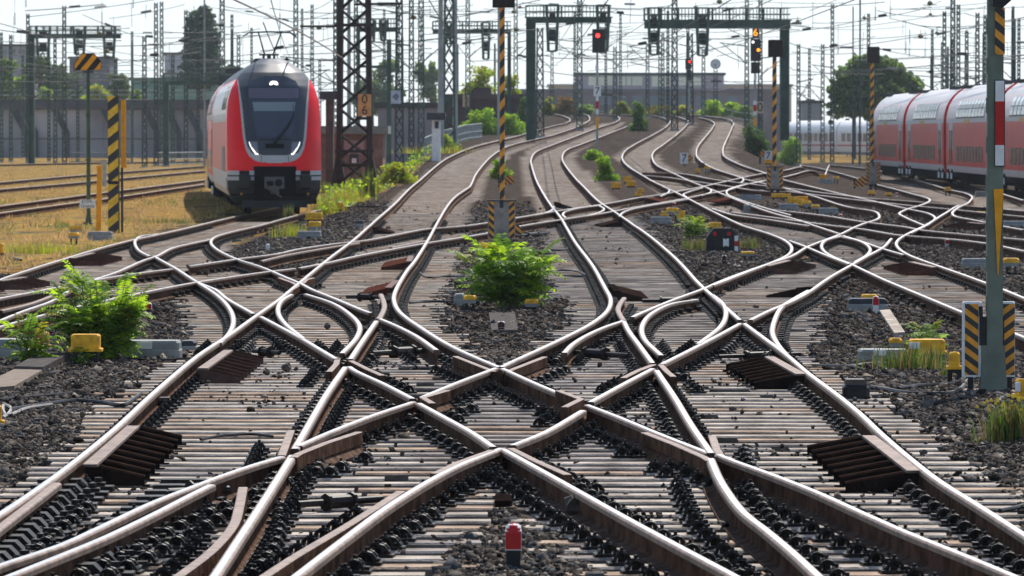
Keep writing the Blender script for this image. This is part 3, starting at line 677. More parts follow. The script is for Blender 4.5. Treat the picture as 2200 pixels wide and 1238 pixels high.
def sleepers():
    far_v, n_near = MB(), 0
    fv = MB(); n_clip = 0
    Yk = 26.4; k = 0
    sleeper_meshes = {}
    while Yk < 150:
        Yk += .6 if Yk < 90 else .62; k += 1
        X = np.arange(-.115 * Yk, .115 * Yk, .03)
        px, py = proj(X, Yk, S(X, Yk) - .172)
        m = zone_sleepers(px, py)
        for s, e in runs(m):
            x0, x1 = X[s], X[e - 1]
            if x1 - x0 < .35: continue
            x0 += random.uniform(-.28, .10); x1 += random.uniform(-.10, .28)
            segs = [(x0, x1)]
            # long bearers are split between the two tracks; every second row leaves a stone-filled gap
            if Yk < 75 and x1 - x0 > 3.2:
                segs = []
                a = x0
                while x1 - a > 3.6:
                    b = a + random.uniform(2.0, 3.3)
                    if k % 2: gap = random.uniform(.02, .04)
                    else: gap = random.choice([.03, random.uniform(.12, .45)])
                    segs.append((a, b)); a = b + gap
                segs.append((a, x1))
            for a, b in segs:
                y = Yk + random.uniform(-.012, .012); z = float(S((a + b) / 2, y)) - .1725 + random.uniform(-.004, .002)
                if Yk < 62 and n_near < 300:
                    n_near += 1
                    L = b - a
                    mb = MB()
                    w = .125 + random.uniform(-.008, .008)
                    c = .014
                    prof = [(-w, -.16), (-w, -c), (-w + c, 0), (w - c, 0), (w, -c), (w, -.16)]
                    n = 6
                    vs = [(-L / 2, yy, zz) for yy, zz in prof] + [(L / 2, yy, zz) for yy, zz in prof]
                    mb.add(vs, [(i, (i + 1) % n, n + (i + 1) % n, n + i) for i in range(n)] + [tuple(range(n - 1, -1, -1)), tuple(range(n, 2 * n))])
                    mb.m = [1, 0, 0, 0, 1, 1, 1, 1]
                    pxm = float(proj((a + b) / 2, y, z)[0])
                    dk = (760 < pxm < 1440 and py.mean() < 985) or (pxm > 1200 and py.mean() < 700)
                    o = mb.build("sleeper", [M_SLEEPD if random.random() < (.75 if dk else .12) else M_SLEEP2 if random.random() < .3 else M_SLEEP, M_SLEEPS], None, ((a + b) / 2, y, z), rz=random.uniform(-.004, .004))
                    me = o.data; me.flip_normals()
                    if py.mean() > 985: g = "pale sleepers in front of the scissors crossing"; l = "weathered tan sleeper in the striped bed before the scissors crossing"
                    elif pxm < 760: g = "pale sleepers of the left main track"; l = "weathered tan sleeper in the striped bed of the left main track"
                    elif pxm < 1440: g = "pale sleepers under the central diamond"; l = "weathered tan sleeper in the dark bed under the central rail diamond"
                    else: g = "pale sleepers of the right main track"; l = "weathered tan sleeper in the striped bed of the right main track"
                    tag(o, l, "sleeper", g)
                    for x, ang in crossings(y, a, b):
                        for sgn in (1, -1):
                            xc = x + sgn * .085 / max(.3, math.cos(ang))
                            if xc < a - .1 or xc > b + .1: continue
                            c_ = bpy.data.objects.new("rail_fastening", CLIPME); COL.objects.link(c_)
                            c_.parent = o; c_.location = (xc - (a + b) / 2, 0, .001 + .0007 * (n_clip % 7)); n_clip += 1
                            c_.rotation_euler = (0, 0, -ang + (0 if sgn > 0 else math.pi))
                else:
                    fv.box(a, b, y - .13, y + .13, z - .12, z, 2 if (float(proj((a + b) / 2, y, z)[0]) > 1150 and random.random() < .7) else 0 if random.random() < .6 else 1)
                    if Yk < 140:
                        for x, ang in crossings(y, a, b):
                            for sgn in (1, -1):
                                xc = x + sgn * .085
                                M = Matrix.Translation((xc, y, z)) @ Matrix.Rotation(-ang + (0 if sgn > 0 else math.pi), 4, 'Z')
                                far_v.box(-.05, .12, -.06, .06, .001, .02, 0, M)
                                far_v.box(-.02, .06, -.045, .045, .02, .075, 0, M)
    fo = fv.build("sleepers", [M_SLEEP, M_SLEEP2, M_SLEEPD]); tag(fo, "rows of pale sleepers running away under the farther tracks", "sleepers", kind="stuff")
    co = far_v.build("rail_fastenings", M_CLIP); tag(co, "rows of dark rail fastenings along the farther rails", "rail fastenings", kind="stuff")
    print("sleepers", n_near, "clips", n_clip)
sleepers()

# ------------------------------------------------------------------ ballast stones
def stones():
    n = 400000
    u = RNG.random(n)
    Y = np.sqrt(26.3 ** 2 + u ** 1.2 * (170 ** 2 - 26.3 ** 2))
    Y = np.where(RNG.random(n) < .5, np.sqrt(26.3 ** 2 + u * (62 ** 2 - 26.3 ** 2)), Y)
    X = (RNG.random(n) - .5) * .215 * Y
    px, py = proj(X, Y, S(X, Y) - .19)
    zs = zone_sleepers(px, py); zg = zone_grass(px, py)
    # fraction along the sleeper grid; loose stones gather in drifts on the sleepers
    drift = np.sin(X * 2.3 + 1.7 * np.sin(Y * .9)) * np.sin(Y * .55 + 1.3 * np.sin(X * 1.1)) + .35 * np.sin(X * 7 + Y * 5)
    keep = np.where(zs, RNG.random(n) < np.where(drift > .85, .30, np.where(drift > .5, .06, .012)) * np.where(Y > 62, .35, 1) + np.where((Y > 98) & (drift > 0), .12, 0), RNG.random(n) < .98)
    keep &= (X > -6.2) | (Y < 95)
    keep &= RNG.random(n) < np.interp(Y, [0, 120, 170], [1, 1, .1])
    keep &= ~(zg & (RNG.random(n) < np.where(np.sin(X * .9 + 1) * np.sin(Y * .17) > .3, .35, .95)))
    X, Y, zs = X[keep], Y[keep], zs[keep]
    n = len(X)
    s = RNG.lognormal(math.log(.0245), .40, n) * np.interp(Y, [55, 70, 120, 200], [1.0, 1.15, 1.3, 1.4]) * np.where(zs, .8, 1)
    base = np.array([(-1, -1, -1), (1, -1, -1), (1, 1, -1), (-1, 1, -1), (-1, -1, 1), (1, -1, 1), (1, 1, 1), (-1, 1, 1)], float) * .62
    P = base[None] * (1 + RNG.normal(0, .36, (n, 8, 3)))
    P *= np.stack([RNG.uniform(.8, 1.4, n), RNG.uniform(.7, 1.2, n), RNG.uniform(.38, .8, n)], -1)[:, None, :]
    P[:, 4:, :2] *= RNG.uniform(.35, .95, (n, 1, 1))
    a = RNG.random(n) * 6.283; b = RNG.normal(0, .45, n)
    ca, sa, cb, sb = np.cos(a), np.sin(a), np.cos(b), np.sin(b)
    x, y, z = P[..., 0], P[..., 1], P[..., 2]
    x, z = x * cb[:, None] - z * sb[:, None], x * sb[:, None] + z * cb[:, None]
    x, y = x * ca[:, None] - y * sa[:, None], x * sa[:, None] + y * ca[:, None]
    Zc = S(X, Y) + np.where(zs, np.where(RNG.random(n) < .30, -.162, -.235), -.195) + RNG.normal(0, .012, n)
    V = np.stack([x * s[:, None] + X[:, None], y * s[:, None] + Y[:, None], z * s[:, None] + Zc[:, None]], -1).reshape(-1, 3)
    q = np.array([(0, 3, 2, 1), (4, 5, 6, 7), (0, 1, 5, 4), (1, 2, 6, 5), (2, 3, 7, 6), (3, 0, 4, 7)])
    F = (q[None] + 8 * np.arange(n)[:, None, None]).reshape(-1, 4)
    cols = [(.036, .031, .028), (.082, .070, .060), (.128, .110, .095), (.225, .195, .165), (.095, .094, .096)]
    ms = [mat("stone_%d" % i, c, .95, 0, .3, 25, spec=.1) for i, c in enumerate(cols)]
    w = RNG.choice(5, n, p=[.27, .33, .22, .08, .10])
    o = fastmesh("ballast_stones", V, F, ms, np.repeat(w, 6)); tag(o, "loose brown and grey ballast stones between the tracks", "ballast", kind="stuff")
    print("stones", n)
stones()
# ------------------------------------------------------------------ trains
M_TRED = mat("train_red", (.86, .004, .006), .25, 0, .05, 1.5, spec=.2)
M_TREDW = mat("washed_train_red", (.62, .016, .015), .35, 0, .2, 1.2, spec=.25)
M_TGREY = mat("train_anthracite", (.036, .043, .053), .5, 0, .08, 2, spec=.5)
M_TLIGHT = mat("train_light_grey", (.46, .46, .46), .4, 0, .1, 2)
M_TWHITE = mat("train_white", (.74, .73, .73), .35, 0, .06, 1)
M_TROOF = mat("train_roof", (.63, .615, .61), .45, 0, .12, 1)
M_GLASS = mat("dark_glass", (.03, .035, .045), .08, 0, .1, 1, spec=.9)
M_GLASSL = mat("windscreen_glass", (.045, .055, .075), .08, 0, .1, .6, spec=.9)
M_BLIND = mat("sun_blind", (.13, .12, .16), .4, 0, .05, 2)
M_UNDER = mat("underframe", (.010, .010, .011), .7, 0, .3, 3, spec=.1)
M_LAMPGLASS = mat("lamp_glass", (.25, .25, .27), .15, .3, .1, 3)

_hz = np.array([.22, .33, .45, .75, 1.2, 2.85, 3.2, 3.39, 3.73, 4.0, 4.2, 4.32, 4.45, 4.55, 4.62])
_hw = np.array([1.08, 1.14, 1.25, 1.36, 1.385, 1.385, 1.365, 1.335, 1.235, 1.085, .93, .80, .62, .47, .36])
M_GLOW_H = emis('headlight_glow', (1, .97, .93), 1.1)
def HW(z): return np.interp(z, _hz, _hw)

def side_patch(mb, y0, y1, z0, z1, side, off, mi=0, n=5):
    zs = np.linspace(z0, z1, n)
    vs = [(side * (float(HW(z)) + off), y, z) for z in zs for y in (y0, y1)]
    fs = []
    for i in range(n - 1):
        q = (2 * i, 2 * i + 1, 2 * i + 3, 2 * i + 2)
        fs.append(q if side < 0 else q[::-1])
    k = len(mb.v); mb.add(vs, [tuple(reversed(f)) for f in fs] if side > 0 else fs, mi)

def loft_body(mb, y0, y1, zmat, zmin=.35):
    """extruded double-deck cross-section; zmat(z) gives the material of a height"""
    zs = np.concatenate([np.linspace(zmin, 2.9, 16), np.linspace(3.0, 4.62, 20)])
    vs = []
    for y in (y0, y1):
        vs += [(-float(HW(z)), y, z) for z in zs] + [(float(HW(z)), y, z) for z in zs[::-1]]
    n = 2 * len(zs)
    fs, ms = [], []
    for i in range(n):
        j = (i + 1) % n
        zc = (vs[i][2] + vs[j][2]) / 2
        fs.append((i, j, n + j, n + i)); ms.append(zmat(zc) if j else zmat(zmin))
    fs.append(tuple(range(n - 1, -1, -1))); ms.append(zmat(1.8)); fs.append(tuple(range(n, 2 * n))); ms.append(zmat(1.8))
    b = len(mb.v); mb.v += vs; mb.f += [tuple(b + k for k in f) for f in fs]; mb.m += ms

def bogie(parent, y):
    mb = MB()
    mb.box(-1.15, 1.15, y - 1.7, y + 1.7, .35, .75)
    for s in (-1, 1):
        mb.box(s * 1.16 - .06, s * 1.16 + .06, y - 1.8, y + 1.8, .42, .70)
        for d in (-1.25, 1.25):
            mb.tube((s * .72 - .07, y + d, .45), (s * .72 + .07, y + d, .45), .45, .45, 20)
            mb.box(s * 1.17 - .12, s * 1.17 + .12, y + d - .2, y + d + .2, .3, .62)
    return mb.build("bogie", M_UNDER, parent)

def front_car():
    Y0 = 152.0; px = 590.5
    loc = ((px - CX) / FPX * Y0, Y0, float(S((px - CX) / FPX * Y0, Y0)))
    t = thing("double_deck_train_car", "red double-deck train front car with anthracite face and lit headlights", "train", loc, .074)
    nz, nu = 230, 200
    zs = np.linspace(.30, 4.62, nz)
    us = np.linspace(-1, 1, nu)
    prof = np.interp(zs, [.3, .55, .8, 1.2, 1.9, 2.2, 3.8, 4.2, 4.45, 4.62], [.32, .05, 0, 0, .10, .20, .95, 1.30, 1.75, 2.5])
    U, Z = np.meshgrid(us, zs)
    X = U * HW(zs)[:, None]
    Yd = prof[:, None] + .70 * np.abs(U) ** 3.4
    zx = 557 + X * 73.2 * 3.257; zy = (462 - Z * 73.2 - 100) * 3.257       # face measures, in units of the front's own outline
    dx = np.abs(zx - 557)
    def f(tab): return np.interp(zy, [a for a, b in tab], [b for a, b in tab])
    inner = f([(0, 900), (215, 900), (222, 252), (400, 226), (640, 205), (700, 192), (745, 165), (760, 130), (764, -1)])
    outer = f([(0, 900), (215, 900), (222, 256), (400, 241), (640, 222), (720, 205), (770, 180), (800, 140), (813, 95), (818, -1)])
    M = np.zeros(zx.shape, int)                       # 0 red
    M[dx < outer] = 1                                 # light grey surround
    M[dx < inner] = 2                                 # anthracite mask and roof
    M[(zy > 872)] = 1
    M[(np.abs(dx - 95) < 2.2) & (zy > 764) & (zy < 815)] = 3
    M[(np.abs(zy - 655) < 2) & (dx < 105)] = 3
    M[(zy > 905) & (zy < 911)] = 3
    M[zy > 938] = 7
    M[(zy > 838) & (zy <= 872) & (dx < 150)] = 3
    M[(zy > 872) & (zy < 1035) & (dx < 146)] = 3
    M[(dx > 178) & (dx < 250) & (zy > 872) & (zy < 1000)] = 3
    M[(zy > 1035) & (zy < 1045)] = 3
    win = f([(200, -1), (204, 90), (240, 160), (290, 183), (345, 186), (380, 172), (640, 138), (645, -1)])
    pts = np.stack([X, Yd, Z], -1)
    i = np.arange(nz * nu).reshape(nz, nu)
    F = np.stack([i[:-1, :-1], i[:-1, 1:], i[1:, 1:], i[1:, :-1]], -1).reshape(-1, 4)
    FM = M[:-1, :-1].ravel()
    fc = lambda A: .25 * (A[:-1, :-1] + A[1:, :-1] + A[:-1, 1:] + A[1:, 1:]).ravel()
    body = MB()
    body.v = [tuple(p) for p in pts.reshape(-1, 3)]; body.f = [tuple(q) for q in F]; body.m = list(FM)
    # sides and roof behind the nose
    def zmat(z): return 2 if z > 4.02 else 5 if z > 3.95 else 4 if z > 3.0 else 1 if z > 2.75 else 6 if z > 1.25 else 1 if z > .55 else 3
    for s, col in ((-1, 0), (1, nu - 1)):
        for r in range(nz - 1):
            a, b = i[r, col], i[r + 1, col]
            zc = .5 * (zs[r] + zs[r + 1])
            for k, (ya, yb) in enumerate(((None, 2.9), (2.9, 27.0))):
                va = [body.v[a] if ya is None else (body.v[a][0], ya, body.v[a][2]), body.v[b] if ya is None else (body.v[b][0], max(ya, body.v[b][1]), body.v[b][2])]
                vb = [(body.v[a][0], yb, body.v[a][2]), (body.v[b][0], max(yb, body.v[b][1]), body.v[b][2])]
                q = [va[0], va[1], vb[1], vb[0]]
                m = (0 if 1.24 < zc < 4.0 else 2 if zc >= 4.0 else 1 if zc > 1.07 else 2) if k == 0 else zmat(zc)
                body.add(q, [(0, 1, 2, 3) if s > 0 else (3, 2, 1, 0)], m)
    top = pts[-1]
    for c in range(nu - 1):
        body.add([tuple(top[c]), tuple(top[c + 1]), (top[c + 1][0], 27, 4.62), (top[c][0], 27, 4.62)], [(0, 1, 2, 3)], 2)
    body.box(-1.1, 1.1, 26.98, 27.0, .4, 4.0, 3)
    body.build("body", [M_TRED, M_TLIGHT, M_TGREY, M_UNDER, M_TWHITE, M_TRED, M_TREDW, mat('front_fairing', (.022, .024, .028), .55, 0, .2, 3, spec=.2)], t, smooth=True)
    def skin(name, mask, m, off, parent=t):
        k = fc(mask.astype(float)) > .5
        V = pts.copy(); V[..., 1] -= off
        used = np.unique(F[k]); re = np.full(nz * nu, -1); re[used] = np.arange(len(used))
        return fastmesh(name, V.reshape(-1, 3)[used], re[F[k]], m, parent=parent, smooth=True)
    ws = skin("windscreen", dx < win, M_GLASS, .006)
    skin("glass_pane", (dx < win - 14) & (zy > 374) & (zy < 634), M_GLASSL, .012, ws)
    skin("sun_blind", (dx < win - 6) & (zy > 287) & (zy < 362), M_BLIND, .012, ws)
    skin("painted_reflection", (dx < win - 20) & (zy > 385) & (zy < 455), mat("pale_reflection", (.22, .27, .29), .3, 0, .1, 1), .018, ws)  # pale band paints a reflection onto the upper part of the pane
    skin("destination_display", (np.hypot((zx - 557) / 30, (zy - 262) / 26) < 1) & (np.hypot((zx - 557) / 12, (zy - 274) / 14) > 1) & (zy < 270), M_GLOW_W, .02, ws)
    for s in (-1, 1):
        e = (s * (zx - 557) > f([(664, 120), (755, 112)])) & (s * (zx - 557) < f([(664, 183), (700, 172), (755, 135)])) & (zy > 664) & (zy < 757)
        h = skin("headlight", e, M_LAMPGLASS, .008)
        skin("lamp_strip", e & ((s * (zx - 557) > f([(664, 175), (700, 163), (755, 122)])) | (zy > 747)), M_GLOW_H, .014, h)
        b = MB(); b.box(s * .89 - .14, s * .89 + .14, -.42, .12, .80, 1.20); b.rbox(s * .89 - .17, s * .89 + .17, -.50, -.42, .84, 1.18, .03); b.build("buffer", M_BLACK, t)
        l = MB(); l.disc((s * .98, .62), .04, .04, .10); l.build("amber_marker_light", mat("amber_dim", (.5, .22, .02), .4), t)
    g = skin("grille", (dx < 66) & (zy > 676) & (zy < 712), M_UNDER, .008)
    w = MB(); 
    def fp(a, b, o=.05):
        z = (462 - 100 - b / 3.257) / 73.2; x = (a - 557) / 3.257 / 73.2
        return (x, float(np.interp(z, zs, prof)) - o, z)
    w.path([fp(556, 676), fp(600, 620), fp(650, 555), fp(690, 495)], [.05, .045, .035, .025], 6)
    w.path([fp(690, 400, .04), fp(692, 495, .05)], .012, 5); w.build("wiper", M_BLACK, t)
    c = MB(); c.box(-.30, .27, -.35, .3, .78, 1.12, 0); c.disc((.10, .95), .11, -.40, -.34, 18, 1); c.box(-.24, -.05, -.39, -.34, .86, 1.0, 1); c.box(-.12, .12, -.2, .4, .62, .78, 0); c.tube((-.25, -.3, .80), (.2, -.2, .52), .025)
    c.build("coupler", [mat("coupler_grey", (.12, .12, .125), .5), M_UNDER], t)
    p = MB(); p.box(-.95, .95, -.05, .12, .22, .42, 0); p.build("snow_plough", mat("front_fairing", (.022, .024, .028), .55), t)
    for y in (3.2, 23.5): bogie(t, y)
    for s in (-1, 1):
        for y in np.arange(3.4, 9.5, 1.15):
            vt = MB(); side_patch(vt, y, y + .95, 3.12, 3.85, s, .008, 0); vt.build("side_window", M_GLASS, t)
        vt = MB(); side_patch(vt, 4.2, 8.8, 1.25, 2.0, s, .008, 0, 2); vt.build("louvre", mat("louvre_grey", (.22, .21, .21), .6), t)
    pg = MB()
    pg.box(-.5, .5, 3.2, 7.5, 4.58, 4.64)
    for s in (-1, 1):
        pg.bar((s * .16, 6.2, 4.62), (s * .16, 6.2, 4.80), .05)
        pg.tube((s * .13, 6.2, 4.80), (s * .34, 5.2, 5.44), .026, .022)
    pg.tube((-.3, 6.2, 4.80), (.3, 6.2, 4.80), .03)
    pts2 = [(-.80, 5.2, 5.34), (-.62, 5.2, 5.46), (0, 5.2, 5.48), (.62, 5.2, 5.46), (.80, 5.2, 5.34)]
    pg.path(pts2, .024); pg.path([(x, y + .35, z) for x, y, z in pts2], .024)
    pg.tube((0, 6.15, 4.62), (0, 6.15, 4.80), .06, .06); pg.build("pantograph", M_DARKGREY, t)
    return t
front_car()

def coach(label, x, y, z, rz, red=M_TREDW, L=26.4, white=True, group=None):
    """double-deck coach, origin at rail level of its near end; long side along +y"""
    t = thing("double_deck_coach", label, "train coach", (x, y, z), rz, group)
    mb = MB()
    zm = lambda q: 1 if q > 4.0 else (2 if white else 0) if q > 3.06 else 3 if q > 2.88 else 0 if q > .88 else 3 if q > .45 else 4
    loft_body(mb, .25, L, zm, .40)
    mb.build("body", [red, M_TROOF, mat("washed_white", (.70, .53, .51), .35, 0, .12, .8, spec=.6), M_TLIGHT, M_UNDER], t, smooth=True)
    wm = mat("painted_sky_glass", (.62, .64, .66), .12, 0, .25, .5, spec=.9); fm = mat("window_rubber", (.035, .03, .032), .5)  # sky reflection painted into the pale colour of the upper panes
    s = -1
    for k in range(9):
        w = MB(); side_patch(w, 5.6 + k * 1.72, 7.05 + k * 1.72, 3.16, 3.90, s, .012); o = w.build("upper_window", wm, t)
        f = MB(); side_patch(f, 5.33 + k * 1.72, 5.60 + k * 1.72, 3.14, 3.92, s, .016); side_patch(f, 5.33 + k * 1.72, 7.05 + k * 1.72, 3.09, 3.16, s, .017, 0, 2); side_patch(f, 5.33 + k * 1.72, 7.05 + k * 1.72, 3.50, 3.54, s, .017, 0, 2); f.build("window_frame", fm, o)
        w = MB(); side_patch(w, 5.9 + k * 1.66, 7.3 + k * 1.66, 1.12, 1.82, s, .012, 0, 3); w.build("lower_window", mat("streaked_glass", (.05, .022, .022), .2, 0, .5, .9, spec=.8, col2=(.12, .05, .05)), t)
    for yy in (1.6, 22.3):
        w = MB(); side_patch(w, yy, yy + 2.4, .62, 2.9, s, .010, 0, 3); d = w.build("door", M_TLIGHT, t)
        for q in (.35, 1.35):
            w = MB(); side_patch(w, yy + q, yy + q + .62, 1.0, 2.55, s, .020, 0, 3); w.build("door_window", M_GLASS, d)
    w = MB(); side_patch(w, 13.0, 16.2, 2.88, 3.04, s, .014, 0, 2); w.build("yellow_band", mat("first_class_band", (.62, .36, .05), .5), t)
    un = MB()
    un.box(-1.2, 1.2, 6.5, 20, .12, .42)
    for s in (-1, 1): un.box(s * 1.25 - .06, s * 1.25 + .06, .4, 26, .34, .62)  # full-length black strips stand in for the shaded void under the coach
    for s in (-1, 1):
        for yy in (.9, 3.1, 23.0, 25.2): un.box(s * 1.30 - .05, s * 1.30 + .05, yy, yy + .8, .25, .95)
    un.build("underframe", M_UNDER, t)
    st = MB()
    for s in (-1, 1):
        for yy in (1.0, 3.2, 23.1, 25.3): st.box(s * 1.37 - .03, s * 1.37 + .03, yy, yy + .55, .28, .55)
    st.build("step_plate", M_WHITE, t)
    for yy in (3.6, 23.2): bogie(t, yy)
    gw = MB(); gw.box(-1.0, 1.0, -.15, .25, .9, 3.7); gw.build("gangway", M_UNDER, t)
    for yy in (1.5, 3.0, 22.5, 24.0):
        rf = MB(); rf.box(-.9, .5, yy, yy + .08, 4.50, 4.66); rf.box(-.35, .35, yy + .05, yy + 1.2, 4.56, 4.68); rf.build("roof_vent", M_DARKGREY, t)
    rg = MB()
    zz = np.linspace(.5, 4.6, 24)
    for s in (-1, 1):
        vs = [(s * (float(HW(z)) + .014), yy, z) for z in zz for yy in (.25, .55)]
        rg.add(vs, [(2 * i, 2 * i + 1, 2 * i + 3, 2 * i + 2) for i in range(len(zz) - 1)])
    rg.build("end_band", M_TRED, t)
    return t

# cars behind the red train's front car
xx, yy = (590.5 - CX) / FPX * 152 - 27.2 * math.sin(.074), 152 + 27.2 * math.cos(.074)
ang = .074
for q, lab in enumerate(("all red second car coupled behind the red train's front car", "all red rearmost visible car of the oncoming red train")):
    ang -= .008
    coach(lab, xx, yy, 0, ang, M_TRED, white=False)
    xx -= 26.8 * math.sin(ang); yy += 26.8 * math.cos(ang)
# parked coaches on the right: side seen at x = 20.4 .. 21.2
RX = 22.2
for q, lab in enumerate(("washed red parked coach cut by the right picture edge, nearest one", "washed red parked coach behind the tall chevron mast", "washed red parked coach with yellow strip, between its two neighbours", "washed red parked coach at the far end with rounded white roof")):
    y0 = 300 - 26.9 * (4 - q)
    coach(lab, RX - .35 + .004 * (300 - y0) * -1 + .3, y0, 0, -.006, group="parked red double-deck coaches")

def express(label, x, y, rz, first=False):
    t = thing("express_train_car", label, "train car", (x, y, 0), rz, "white express train cars behind the yard")
    mb = MB()
    prof = [(-1.45, .4), (1.45, .4), (1.5, 1.2), (1.5, 2.6), (1.38, 3.2), (1.0, 3.7), (.4, 3.88), (-.4, 3.88), (-1.0, 3.7), (-1.38, 3.2), (-1.5, 2.6), (-1.5, 1.2)]
    mb.prism(prof, 0, 25.6); mb.build("body", M_TWHITE, t, smooth=True)
    w = MB()
    for s in (-1, 1):
        for k in range(9): w.box(s * 1.50 - .012, s * 1.50 + .012, 1.5 + k * 2.5, 3.4 + k * 2.5, 1.55, 2.45)
    w.build("window", M_GLASS, t)
    r = MB()
    for s in (-1, 1): r.box(s * 1.505 - .01, s * 1.505 + .01, .2, 25.4, 1.05, 1.2)
    r.build("red_stripe", M_RED, t)
    u = MB(); u.box(-1.35, 1.35, .5, 25, .1, .6); u.build("skirt", mat("express_skirt", (.25, .26, .27), .6), t)
    g = MB(); g.box(-1.1, 1.1, -.35, 0, .6, 3.5); g.build("gangway", M_UNDER, t)
for q, lab in enumerate(("white express train car beside the parked red coaches", "white express train car in the middle of its train, dark window band", "white express train car farthest away near the green bush")):
    express(lab, 46 - q * 4.4, 520 + q * 25.6, .17)

# ------------------------------------------------------------------ masts
def lattice(mb, h, w0, w1, t, step=None, mi=0, z0=0.0, d0=None, d1=None, br=.55):
    step = step or w0 * 1.6
    n = max(3, int(round(h / step)))
    d0 = w0 if d0 is None else d0; d1 = w1 if d1 is None else d1
    def cor(k):
        q = k / n; w = (w0 + (w1 - w0) * q) / 2; d = (d0 + (d1 - d0) * q) / 2
        return [Vector((a * w, b * d, z0 + h * q)) for a, b in ((-1, -1), (1, -1), (1, 1), (-1, 1))]
    B, T = cor(0), cor(n)
    for a, b in zip(B, T): mb.bar(a, b, t, mi)
    for k in range(n):
        c0, c1 = cor(k), cor(k + 1)
        for i in range(4):
            j = (i + 1) % 4
            mb.bar(c0[i], c1[j], t * br, mi); mb.bar(c0[j], c1[i], t * br, mi)

def insulator(mb, p0, p1, r=.07, n=6, mi=0):
    p0, p1 = Vector(p0), Vector(p1)
    for k in range(n):
        a = p0.lerp(p1, (k + .2) / n); b = p0.lerp(p1, (k + .8) / n)
        mb.tube(a, b, r, r * .35, 8, mi)

MG = "overhead line masts"
def mast(label, px, wpx, top, Y, m=M_TEAL, style="lat", arm=0, taper=.7, armz=6.6, box=False):
    x = (px - CX) / FPX * Y; g = float(S(x, Y)) - .25
    zt = CAMZ + (HZ - top) * Y / FPX
    h = zt - g; w = wpx * Y / FPX
    t = thing({"lat": "lattice_mast", "pole": "steel_pole", "beam": "beam_mast"}[style], label, "mast", (x, Y, g), 0, MG)
    mb = MB()
    if style == "lat": lattice(mb, h, w, w * taper, max(.07, w * .20))
    elif style == "pole": mb.tube((0, 0, 0), (0, 0, h), w / 2, w / 2 * taper, 12)
    else:
        for s in (-1, 1): mb.box(s * w * .45 - .03, s * w * .45 + .03, -w * .35, w * .35, 0, h)
        mb.box(-w * .45, w * .45, -.03, .03, 0, h)
    mb.build("shaft", m, t)
    f = MB(); f.rbox(-w * .8, w * .8, -w * .8, w * .8, -.3, .15, .03); f.build("footing", M_CONC, t)
    if arm:
        a = MB(); s = 1 if arm > 0 else -1; l = abs(arm); z = min(h - .6, armz + .25)
        a.tube((0, 0, z), (s * l, 0, z + .25), .035); a.tube((0, 0, z - 1.3), (s * l * .9, 0, z + .2), .03)
        a.tube((s * l * .5, 0, z - .5), (s * l * 1.1, 0, z - .75), .02)
        insulator(a, (s * .15, 0, z + .02), (s * .65, 0, z + .09)); insulator(a, (s * .15, 0, z - 1.2), (s * .6, 0, z - .7))
        a.build("cantilever_arm", M_TEALD, t)
    if box:
        b = MB(); b.rbox(-w * .7, w * .7, -w - .3, -w * .5, h * .42, h * .42 + .9, .03); b.build("equipment_box", M_DARKGREY, t)
    return t
